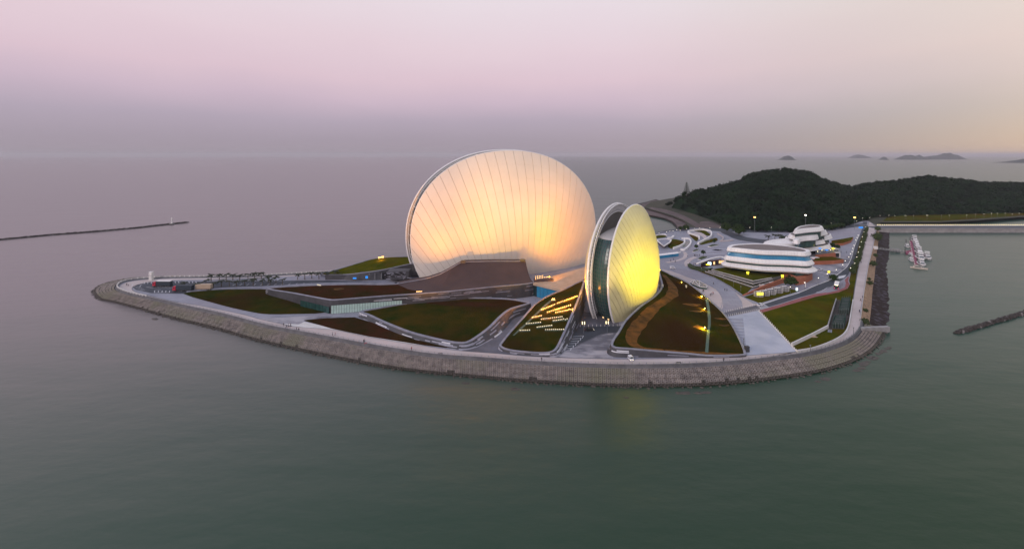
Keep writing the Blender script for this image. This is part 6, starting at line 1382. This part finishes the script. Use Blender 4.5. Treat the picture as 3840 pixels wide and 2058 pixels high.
for k, (u, v, lb) in enumerate([(1174, 1256, 'before the white ramp'), (1650, 1331, 'below the broad grass roof'), (2547, 1365, 'below the fan shaped roof')]):
    m_ = MB(); m_.box((0, 0, .45), (2.0, .5, .1)); m_.box((-.8, 0, .22), (.12, .4, .44)); m_.box((.8, 0, .22), (.12, .4, .44)); o = m_.build('bench', M['metal_dark']); o.location = G(u, v) + Vector((0, .6, .06)); tag(o, 'dark bench by the sea railing ' + lb, 'bench')
# bollards at the road end and the bridge
bl = MB(); bl.lathe([(.12, 0), (.12, .8), (.16, .85), (.10, .95)], n=6); bo = bl.build('bollard', M['whitewall']); fb = [True]
def bolls(line, n, lb, grp):
    for k in range(n):
        f = k / (n - 1); u = line[0][0] + (line[1][0] - line[0][0]) * f; v = line[0][1] + (line[1][1] - line[0][1]) * f
        o = bo if fb[0] else bo.copy()
        if not fb[0]: COL.objects.link(o)
        fb[0] = False; o.location = G(u, v) + Vector((0, 0, .05)); tag(o, ORD[k % 30] + ' ' + lb, 'bollard', grp)
bolls([(2716, 1172), (2838, 1144)], 16, 'pale bollard from the left on the far side of the road end', 'far bollards at the road end'); bolls([(2724, 1188), (2850, 1160)], 18, 'pale bollard from the left on the near side of the road end', 'near bollards at the road end')
bolls([(2145, 1226), (2330, 1222)], 13, 'pale bollard from the left on the bridge before the small shell', 'bollards before the small shell'); bolls([(2848, 1167), (2986, 1316)], 24, 'small post from the top along the edge of the big lawn', 'posts along the big lawn')
for k, (u, v) in enumerate([(2188, 1249), (2277, 1247)]):
    rt = empty('plaza_lamp', tuple(G(u, v))); tag(rt, '%s tall double headed lamp before the small shell' % ('left-hand' if k == 0 else 'right-hand'), 'lamp post'); mb = MB()
    mb.tube((0, 0, 0), (0, 0, 5.6), .09, .07, 5); mb.tube((-.5, 0, 4.6), (.5, 0, 4.6), .05, n=4); mb.build('pole', M['metal'], rt)
    for dx in (-.55, .55): mb = MB(); mb.box((dx, 0, 5.0), (.22, .22, 1.3)); mb.build('lamp_head', M['lampsoft'], rt)
# road and car park markings
for k in range(5): ribbon('lane_mark', [(2880 + k * 50, 1133 - k * 18.5), (2898 + k * 50, 1127 - k * 18.5)], .2, M['white_line'], 8, smooth=0)['kind'] = 'structure'
for k in range(6): ribbon('crossing_bar', [(2838 + k * 3.2, 1148 + k * 2.2), (2868 + k * 3.2, 1141 + k * 2.2)], .4, M['white_line'], 8, smooth=0)['kind'] = 'structure'
for k in range(7): ribbon('crossing_bar', [(3137 + k * 4.2, 1047 - k * .8), (3147 + k * 4.2, 1036 - k * .8)], .5, M['white_line'], 8, smooth=0)['kind'] = 'structure'
ribbon('lane_line', [(3062, 1096), (3082, 1091), (3103, 1078), (3112, 1077)], .3, M['white_line'], 8, smooth=0)['kind'] = 'structure'
ribbon('kerb', [(2850, 1143), (2925, 1119), (2995, 1098), (3059, 1070), (3107, 1052), (3138, 1031), (3176, 1000), (3194, 963), (3206, 919), (3223, 880)], .4, M['whitewall'], 8, h=.12)['kind'] = 'structure'
for k in range(8): ribbon('bay_line', [(500 + k * 3.2 + 4, 1083 + k * 2.2 - 6), (523 + k * 3.2, 1080 + k * 2.0 - 6)], .25, M['white_line'], 8, smooth=0)['kind'] = 'structure'
ribbon('bay_line', [(494, 1074), (503, 1064), (545, 1058)], .3, M['white_line'], 8)['kind'] = 'structure'; ribbon('bay_line', [(524, 1077), (530, 1068), (545, 1064)], .25, M['white_line'], 8)['kind'] = 'structure'
for k in range(5): ribbon('bay_line', [(579 + k * 14, 1097), (580.5 + k * 14, 1090)], .35, M['white_line'], 8, smooth=0)['kind'] = 'structure'
ribbon('bay_line', [(579, 1097), (635, 1097)], .3, M['white_line'], 8, smooth=0)['kind'] = 'structure'
for k in range(7): ribbon('bay_line', [(656 + k * 13, 1056), (658.5 + k * 13, 1061)], .35, M['white_line'], 8, smooth=0)['kind'] = 'structure'
for k in range(14): ribbon('bay_line', [(872 + k * 26, 1071 - k * .35), (882 + k * 26, 1065 - k * .3)], .35, M['white_line'], 8, smooth=0)['kind'] = 'structure'
for k in range(4): ribbon('bay_line', [(541 + k * 13, 1064), (541.5 + k * 13, 1058)], .3, M['white_line'], 8, smooth=0)['kind'] = 'structure'
for q in ([(548, 1077), (575, 1074), (650, 1079), (640, 1082), (575, 1081), (548, 1077)], [(580, 1087), (605, 1087)]): ribbon('arrow_mark', q, .25, M['white_line'], 8, smooth=0)['kind'] = 'structure'
ribbon('plaza_line', [(2700, 1165), (2708, 1140), (2706, 1115), (2690, 1090), (2650, 1066), (2600, 1046), (2560, 1032)], .25, M['parapet'], 9)['kind'] = 'structure'
ribbon('plaza_line', [(2785, 1156), (2786, 1135), (2772, 1112), (2760, 1098)], .25, M['prom'], 9)['kind'] = 'structure'
ribbon('walk_edge', [(2578, 1000), (2590, 1010), (2630, 1024), (2690, 1048), (2740, 1078), (2785, 1112)], .5, M['parapet'], 9, h=.25)['kind'] = 'structure'
ribbon('curve_band', [(2579, 1000), (2576, 985), (2590, 972), (2610, 964)], 4.0, M['prom'], 9)['kind'] = 'structure'
ribbon('curve_band', [(2500, 985), (2545, 976), (2568, 965), (2570, 950), (2565, 945)], 3.0, M['prom'], 9)['kind'] = 'structure'
for q in ([(2610, 950), (2700, 936), (2730, 934)], [(2600, 930), (2660, 935), (2720, 940)], [(2620, 955), (2690, 952), (2722, 950)]): ribbon('paving_tone', q, 5.0, mat('grey_paving', A(.32, .32, .38), A(.38, .38, .44), .7, .1), 6)['kind'] = 'structure'
# retaining walls in the big lawn and the netted dig
wallthing([(2969, 1300), (3040, 1266), (3105, 1232)], .5, 1.7, 'whitewall', 'straight white retaining wall crossing the corner of the big lawn', smooth=0)
wallthing([(2988, 1324), (3048, 1314), (3117, 1289), (3160, 1264), (3178, 1240), (3187, 1205), (3193, 1165), (3199, 1130)], .4, 1.3, 'whitewall', 'long curved white wall between the big lawn and the promenade')
wallthing([(3105, 1230), (3118, 1185), (3136, 1128)], .5, 1.5, 'concrete', 'grey green wall along the left side of the netted dig', smooth=0)
flat('dig_floor', [(3106, 1234), (3165, 1236), (3186, 1190), (3190, 1135), (3140, 1125), (3120, 1180)], M['rock'], 7, thick=.2)
for k, (q, h, lb) in enumerate([([(3122, 1232), (3162, 1232), (3169, 1196), (3134, 1196)], 2.2, 'nearer'), ([(3148, 1182), (3180, 1180), (3187, 1132), (3159, 1134)], 2.8, 'farther')]):
    rt = empty('netted_scaffold', tuple(G(*q[0]))); tag(rt, '%s green netted scaffold box on the edge of the big lawn' % lb, 'scaffold'); block('netting', q, h, M['net_dark'], parent=rt, at_top=False)
    a, b, c, d_ = [G(*x) for x in q]
    for (s0, s1) in ((a, d_), (b, c)):
        mb = MB(); dv = s1 - s0; o_ = Vector((-.25 if s0 == a else .25, 0, 0)); mb.add([s0 + o_, s1 + o_, s1 + o_ + Vector((0, 0, h + .6)), s0 + o_ + Vector((0, 0, h + .4)), s0 + o_ * 1.4, s1 + o_ * 1.4, s1 + o_ * 1.4 + Vector((0, 0, h + .6)), s0 + o_ * 1.4 + Vector((0, 0, h + .4))], [(0, 1, 2, 3), (7, 6, 5, 4), (3, 2, 6, 7), (0, 3, 7, 4), (1, 5, 6, 2)]); mb.build('net_sheet', M['net'], rt, world=True)
    for i in range(5):
        for (s0, s1) in ((a, b), (d_, c)):
            p = s0.lerp(s1, i / 4); mb = MB(); mb.tube(p + Vector((0, -.2, 0)), p + Vector((0, -.2, h + .9)), .08, n=4); mb.build('pole', M['metal'], rt, world=True)
    for i in range(3):
        p = a.lerp(c, .25 + .25 * i); mb = MB(); mb.box((p.x, p.y, p.z + h + .1), (3.4, .5, .12)); mb.build('plank', M['metal_dark'], rt, world=True)
m_ = MB(); m_.box((0, 0, .3), (.8, 4.2, .12), 0); m_.box((.9, .3, .3), (.7, 4.2, .12), 0); o = m_.build('planks', M['parapet']); o.location = G(3108, 1242); o.rotation_euler = (0, 0, R(-38)); tag(o, 'two pale planks lying at the end of the white wall', 'planks')
m_ = MB(); m_.box((0, 0, .25), (3.6, 2.4, .3)); m_.box((0, 0, .45), (3.0, 1.8, .15)); o = m_.build('access_hatch', M['beige']); o.location = G(3046, 1263); tag(o, 'tan access hatch on the grass below the white wall', 'hatch')
m_ = MB(); m_.box((0, 0, 1.2), (1.6, 1.4, 2.2)); m_.box((0, 0, 2.4), (1.8, 1.6, .15)); o = m_.build('guard_box', M['metal_dark']); o.location = G(2801, 1318); tag(o, 'dark guard box at the lower right tip of the fan shaped roof', 'guard box')
# ------------------------------------------------------------------ breakwaters and beacons
def breakwater(name, pts_px, w, lab, pale=.12, seed=1):
    P = np.array([tuple(G(u, v, 0)) for u, v in pts_px]); L_ = float(np.linalg.norm(np.diff(P, axis=0), axis=1).sum()); n = int(L_ / 1.1); Q = resample(P, n); rt = empty(name, tuple(Q[0])); tag(rt, lab, 'breakwater'); rr = random.Random(seed)
    T = np.gradient(Q, axis=0); T /= np.linalg.norm(T, axis=1)[:, None]; N = np.stack([-T[:, 1], T[:, 0]], 1); mb = MB(); vs = []; fs = []
    for i in range(n):
        e = min(1, (min(i, n - 1 - i) + 1) / 5); ww_ = w * e * (1 + .2 * noise.noise(Vector((i * .2, seed, 0))))
        for s_, z in ((-1, -.6), (-.35, 1.3), (.35, 1.3), (1, -.6)): vs.append((Q[i][0] + N[i][0] * ww_ * s_, Q[i][1] + N[i][1] * ww_ * s_, z * e if z > 0 else z))
        for _ in range(5):
            s_ = rr.uniform(-1, 1); z = 1.25 * (1 - abs(s_) ** 1.5) * e; r = rr.uniform(.5, 1.3)
            mb.box((Q[i][0] + N[i][0] * ww_ * s_, Q[i][1] + N[i][1] * ww_ * s_, z), (r * 1.5, r, r * .9), rr.uniform(0, 3), 1 if rr.random() < pale else 0, rr.uniform(.4, .8))
    for i in range(n - 1):
        for k in range(3): fs.append((i * 4 + k, (i + 1) * 4 + k, (i + 1) * 4 + k + 1, i * 4 + k + 1))
    mk('core', vs, fs, M['rock'], rt); o = mb.build('stones', [M['rock'], M['rock_pale']], rt, world=True); tag(o, kind='stuff')
breakwater('breakwater', [(-700, 985), (-250, 936), (0, 900), (190, 882), (376, 868), (520, 855), (640, 841), (708, 834)], 2.8, 'long low rock breakwater reaching in from the left edge of the sea')
breakwater('breakwater', [(3584, 1250), (3600, 1246), (3680, 1224), (3760, 1200), (3840, 1176), (4000, 1128), (4400, 1020)], .9, 'dark rock breakwater entering from the right edge of the harbour', .06, 2)
bc_ = empty('beacon', tuple(G(644, 838, 1.4))); tag(bc_, 'small white beacon tower near the tip of the left breakwater', 'beacon'); mb = MB(); mb.lathe([(1.1, 0), (.75, .5), (.6, 5.6), (.95, 5.9), (.95, 6.2)], n=10); mb.build('tower', M['white'], bc_); mb = MB(); mb.lathe([(.6, 6.2), (.6, 7.2), (.75, 7.3), (.1, 7.9)], n=8); mb.build('lantern', M['white'], bc_); mb = MB(); mb.box((0, 0, -.2), (4, 4, .8)); mb.build('plinth', M['concrete'], bc_)
lt = empty('clock_tower', tuple(G(567, 1050))); tag(lt, 'square cream tower with a lantern top on the far promenade by the trucks', 'tower'); mb = MB(); mb.box((0, 0, 2.1), (1.9, 1.9, 4.2)); mb.box((0, 0, .2), (2.3, 2.3, .4)); mb.build('shaft', M['whitewall'], lt)
mb = MB(); mb.box((0, 0, 4.3), (2.3, 2.3, .2)); mb.box((0, 0, 5.0), (1.5, 1.5, 1.3)); mb.box((0, 0, 5.75), (2.2, 2.2, .2)); mb.build('lantern_room', M['white'], lt); mb = MB(); mb.tube((0, 0, 5.8), (0, 0, 6.8), .06, n=4); mb.build('finial', M['metal_dark'], lt)
for dx in (-1, 1):
    for dy in (-1, 1): mb = MB(); mb.tube((dx, dy, 4.3), (dx, dy, 5.7), .07, n=4); mb.build('corner_post', M['whitewall'], lt)
# rocks awash
rr = random.Random(21); rc = 0
for (u0, v0, u1, v1, n, sp_) in [(3230, 1372, 3290, 1330, 14, 5), (3290, 1330, 3345, 1295, 10, 5), (3205, 1395, 3235, 1378, 6, 3), (3060, 1430, 3105, 1418, 5, 3), (2530, 1475, 2680, 1470, 9, 3), (1920, 1457, 1945, 1459, 3, 2), (572, 1192, 592, 1199, 4, 2), (2340, 1488, 2350, 1490, 2, 1), (1735, 1436, 1755, 1437, 3, 1), (590, 1036, 700, 1036, 6, 1)]:
    for k in range(n):
        f = rr.random(); u = u0 + (u1 - u0) * f + rr.uniform(-sp_, sp_); v = v0 + (v1 - v0) * f + rr.uniform(-sp_ * .5, sp_ * .5); p = G(u, v, 0); s = rr.uniform(.4, 1.5); mb = MB()
        vs = []; nn = 8; 
        for rg_, z in ((1, -.2), (.8, .12), (.3, .25)):
            for i in range(nn): a = 6.283 * i / nn; r_ = s * rg_ * (1 + .35 * math.sin(a * 3 + rc) * .6 + rr.uniform(-.15, .15)); vs.append((r_ * math.cos(a) * 1.6, r_ * math.sin(a), z))
        fs = [(k2 * nn + i, k2 * nn + (i + 1) % nn, (k2 + 1) * nn + (i + 1) % nn, (k2 + 1) * nn + i) for k2 in range(2) for i in range(nn)] + [tuple(range(16, 24))]
        o = mk('rock', vs, fs, M['block_wet'], None, world=False); o.location = (p.x, p.y, 0); rc += 1
        tag(o, 'dark flat rock just breaking the water off the sea wall', 'rock', 'rocks awash off the sea wall')
# ------------------------------------------------------------------ marina
pon = empty('pontoon', tuple(G(3425, 945, .6))); tag(pon, 'long dark pink floating pontoon with boats moored on both sides', 'pontoon')
def wpoly(name, px, z, th, m, parent):
    pts = [G(u, v, z) for u, v in px]; L_ = len(pts); vs = [tuple(p) for p in pts] + [(p.x, p.y, z - th) for p in pts]; mk(name, vs, [tuple(range(L_))[::-1], tuple(range(L_, 2 * L_))] + [(i, (i + 1) % L_, L_ + (i + 1) % L_, L_ + i) for i in range(L_)], m, parent)
wpoly('deck', [(3410, 904), (3420, 903), (3441, 990), (3429, 993)], .7, 1.0, M['pink_deck'], pon); wpoly('side_deck', [(3395, 941), (3416.5, 937), (3420, 951), (3397, 952)], .7, 1.0, M['pink_deck'], pon)
for k in range(13): f = k / 12; p = G(3411.5 + 18 * f, 906 + 84 * f, .7); mb = MB(); mb.box((p.x, p.y, 1.0), (.5, .5, .7)); mb.build('service_post', M['white'], pon, world=True)
for (u, v) in ((3398, 912), (3413, 905), (3413, 972), (3394, 950)): p = G(u, v, 0); mb = MB(); mb.tube((p.x, p.y, -1), (p.x, p.y, 4.2), .3, n=7); mb.build('pile', M['metal_dark'], pon, world=True)
gw = empty('gangway', tuple(G(3340, 935, 2.5))); tag(gw, 'narrow railed gangway from the shore to the pontoon', 'gangway'); a, b = G(3279, 931, 3.6), G(3396, 944, 1.3)
mb = MB(); mb.add([a + Vector((0, -.8, 0)), a + Vector((0, .8, 0)), b + Vector((0, .8, 0)), b + Vector((0, -.8, 0)), a + Vector((0, -.8, -.5)), a + Vector((0, .8, -.5)), b + Vector((0, .8, -.5)), b + Vector((0, -.8, -.5))], [(0, 1, 2, 3), (7, 6, 5, 4), (0, 3, 7, 4), (1, 5, 6, 2)]); mb.build('deck', M['metal'], gw, world=True)
for s_ in (-.8, .8):
    mb = MB(); mb.tube(a + Vector((0, s_, 1.1)), b + Vector((0, s_, 1.1)), .08, n=4)
    for k in range(12): p = a.lerp(b, k / 11) + Vector((0, s_, 0)); mb.tube(p, p + Vector((0, 0, 1.1)), .05, n=4)
    mb.build('handrail', M['net'] if s_ > 0 else M['whitewall'], gw, world=True)
for (u, v) in ((3345, 942), (3365, 944)): p = G(u, v, 0); mb = MB(); mb.box((p.x, p.y, 1.0), (3.2, 1.8, 3.4)); mb.build('support', M['concrete'], gw, world=True)
p = G(3283, 930, 4.5); mb = MB(); mb.box((0, 0, 1.2), (3.0, 1.8, 2.4)); mb.box((0, 0, 2.5), (3.4, 2.2, .15)); o = mb.build('gate_hut', M['white']); o.location = (p.x, p.y, 3.4); tag(o, 'small white hut at the shore end of the gangway', 'hut')
def make_yacht(L_, B_, decks, m, seed):
    """bow towards +x"""
    rt = empty('yacht', (0, 0, 0)); ns = 12; vs = []; hw = lambda s: B_ / 2 * (1 if s < .45 else max(.02, 1 - ((s - .45) / .55) ** 2.2)) * (.9 + .1 * min(1, s * 4))
    for i in range(ns + 1):
        s = i / ns; x = -L_ / 2 + L_ * s; w = hw(s); sh = 1.25 + .75 * s * s
        for (kx, kw, z) in ((0, .0, -.4), (0, .72, -.2), (0, .98, sh * .6), (.15 * s, 1.0, sh), (.12 * s, .86, sh), (.12 * s, .8, sh - .25)): vs.append((x * (.93 if z < 0 and s > .5 else 1) + kx, w * kw, z))
    K = 6; mir = [(x, -y, z) for x, y, z in vs]; N_ = len(vs); vs += mir; fs = []
    for i in range(ns):
        for k in range(K - 1): a_ = i * K + k; fs.append((a_, a_ + K, a_ + K + 1, a_ + 1)[::-1]); fs.append((N_ + a_, N_ + a_ + K, N_ + a_ + K + 1, N_ + a_ + 1))
        a_ = i * K + K - 1; fs.append((a_, a_ + K, N_ + a_ + K, N_ + a_)[::-1])
    fs.append(tuple(range(K)) + tuple(N_ + k for k in range(K - 1, -1, -1)))
    mk('hull', vs, fs, m, rt, world=False)
    def cab(x0, x1, w, z0, z1, sl, nm, mm=None):
        mb = MB(); mb.add([(x0, -w / 2, z0), (x1, -w * .36, z0), (x1, w * .36, z0), (x0, w / 2, z0), (x0 + .3, -w * .44, z1), (x1 - sl, -w * .30, z1), (x1 - sl, w * .30, z1), (x0 + .3, w * .44, z1)], [(0, 3, 2, 1), (4, 5, 6, 7), (0, 1, 5, 4), (1, 2, 6, 5), (2, 3, 7, 6), (3, 0, 4, 7)]); c = mb.build(nm, mm or m, rt)
        g = MB(); zf0, zf1 = z0 + (z1 - z0) * .3, z0 + (z1 - z0) * .85; xa = x1 - sl * .3 + .04; xb = x1 - sl * .85 + .04
        g.add([(xa, -w * .32, zf0), (xa, w * .32, zf0), (xb, w * .28, zf1), (xb, -w * .28, zf1)], [(0, 1, 2, 3)]); g.build('windscreen', M['glass_dark'], c)
        for s_ in (-1, 1):
            g = MB(); g.add([(x0 + 1.0, s_ * (w * .475), zf0), (x1 - sl * .6 - .3, s_ * (w * .375), zf0), (x1 - sl - .2, s_ * (w * .345), zf1), (x0 + 1.1, s_ * (w * .465), zf1)], [(0, 1, 2, 3) if s_ < 0 else (3, 2, 1, 0)]); g.v = [(x, y + s_ * .06, z) for x, y, z in g.v]; g.build('side_window', M['glass_dark'], c)
    cab(-L_ * .33, L_ * .24, B_ * .82, 1.2, 2.9, 1.8, 'saloon')
    if decks > 1: cab(-L_ * .28, L_ * .08, B_ * .72, 2.95, 4.3, 1.1, 'flybridge')
    mb = MB(); zt_ = 4.4 if decks > 1 else 3.0
    mb.box((-L_ * .14, 0, zt_ + 1.2), (L_ * .22, B_ * .6, .14))
    for sx in (-L_ * .24, -L_ * .05):
        for sy in (-1, 1): mb.tube((sx, sy * B_ * .26, zt_ - .2), (sx, sy * B_ * .26, zt_ + 1.2), .06, n=4)
    mb.build('sun_roof', m, rt); mb = MB(); mb.box((-L_ * .40, 0, 1.15), (L_ * .14, B_ * .7, .08)); mb.build('aft_deck', M['beige'], rt)
    mb = MB()
    for i in range(7):
        s = .5 + .5 * i / 6; x = -L_ / 2 + L_ * s; w = hw(s) * .9; sh = 1.25 + .75 * s * s
        for sy in (-1, 1): mb.tube((x, sy * w, sh), (x, sy * w, sh + .6), .03, n=3)
    mb.build('bow_rail', M['metal'], rt); return rt
Yb = [make_yacht(15, 4.7, 2, M['white'], 1), make_yacht(13, 4.2, 1, M['white'], 2)]; yu = [False, False]
yl = [(3431, 906, 0, 1.12, 'tallest white yacht at the far end of the pontoon'), (3436, 915, 1, .95, 'second white yacht from the far end of the pontoon'), (3440, 924, 1, .95, 'third white yacht from the far end, tucked behind its neighbour'), (3442, 934, 1, .98, 'fourth yacht from the far end with a dark windscreen'), (3449, 951, 0, 1.08, 'large two deck yacht in the middle of the pontoon row'), (3453, 972, 0, 1.15, 'broad bowed yacht third from the near end'), (3457, 994, 0, .98, 'nearest yacht of the row moored bow towards us'),
      (3479, 970, 0, 1.05, 'white yacht moored outside the row, alone on the right'), (3403, 927, 1, .8, 'small cabin boat on the left side of the pontoon'), (3416, 958, 1, .62, 'small dark roofed boat left of the pontoon middle'), (3418, 978, 1, .72, 'slim open boat left of the near end of the pontoon')]
for k, (u, v, t, s, lb) in enumerate(yl):
    o = Yb[t] if not yu[t] else copy_tree(Yb[t]); yu[t] = True; o.location = G(u, v, 0); o.rotation_euler = (0, 0, math.atan2(-o.location.y, -o.location.x) + R(10)); o.scale = (s * .95, s * 1.1, s); tag(o, lb, 'yacht', 'yachts moored at the pontoon')
cy_ = make_yacht(14.5, 4.2, 1, mat('cream_gelcoat', A(.62, .55, .47), A(.68, .62, .54), .35, .5), 3); cy_.location = G(3446, 1008, 0); cy_.scale = (.72,) * 3; cy_.rotation_euler = (0, 0, R(-42)); tag(cy_, 'cream yacht lying side on across the near end of the pontoon', 'yacht', 'yachts moored at the pontoon')
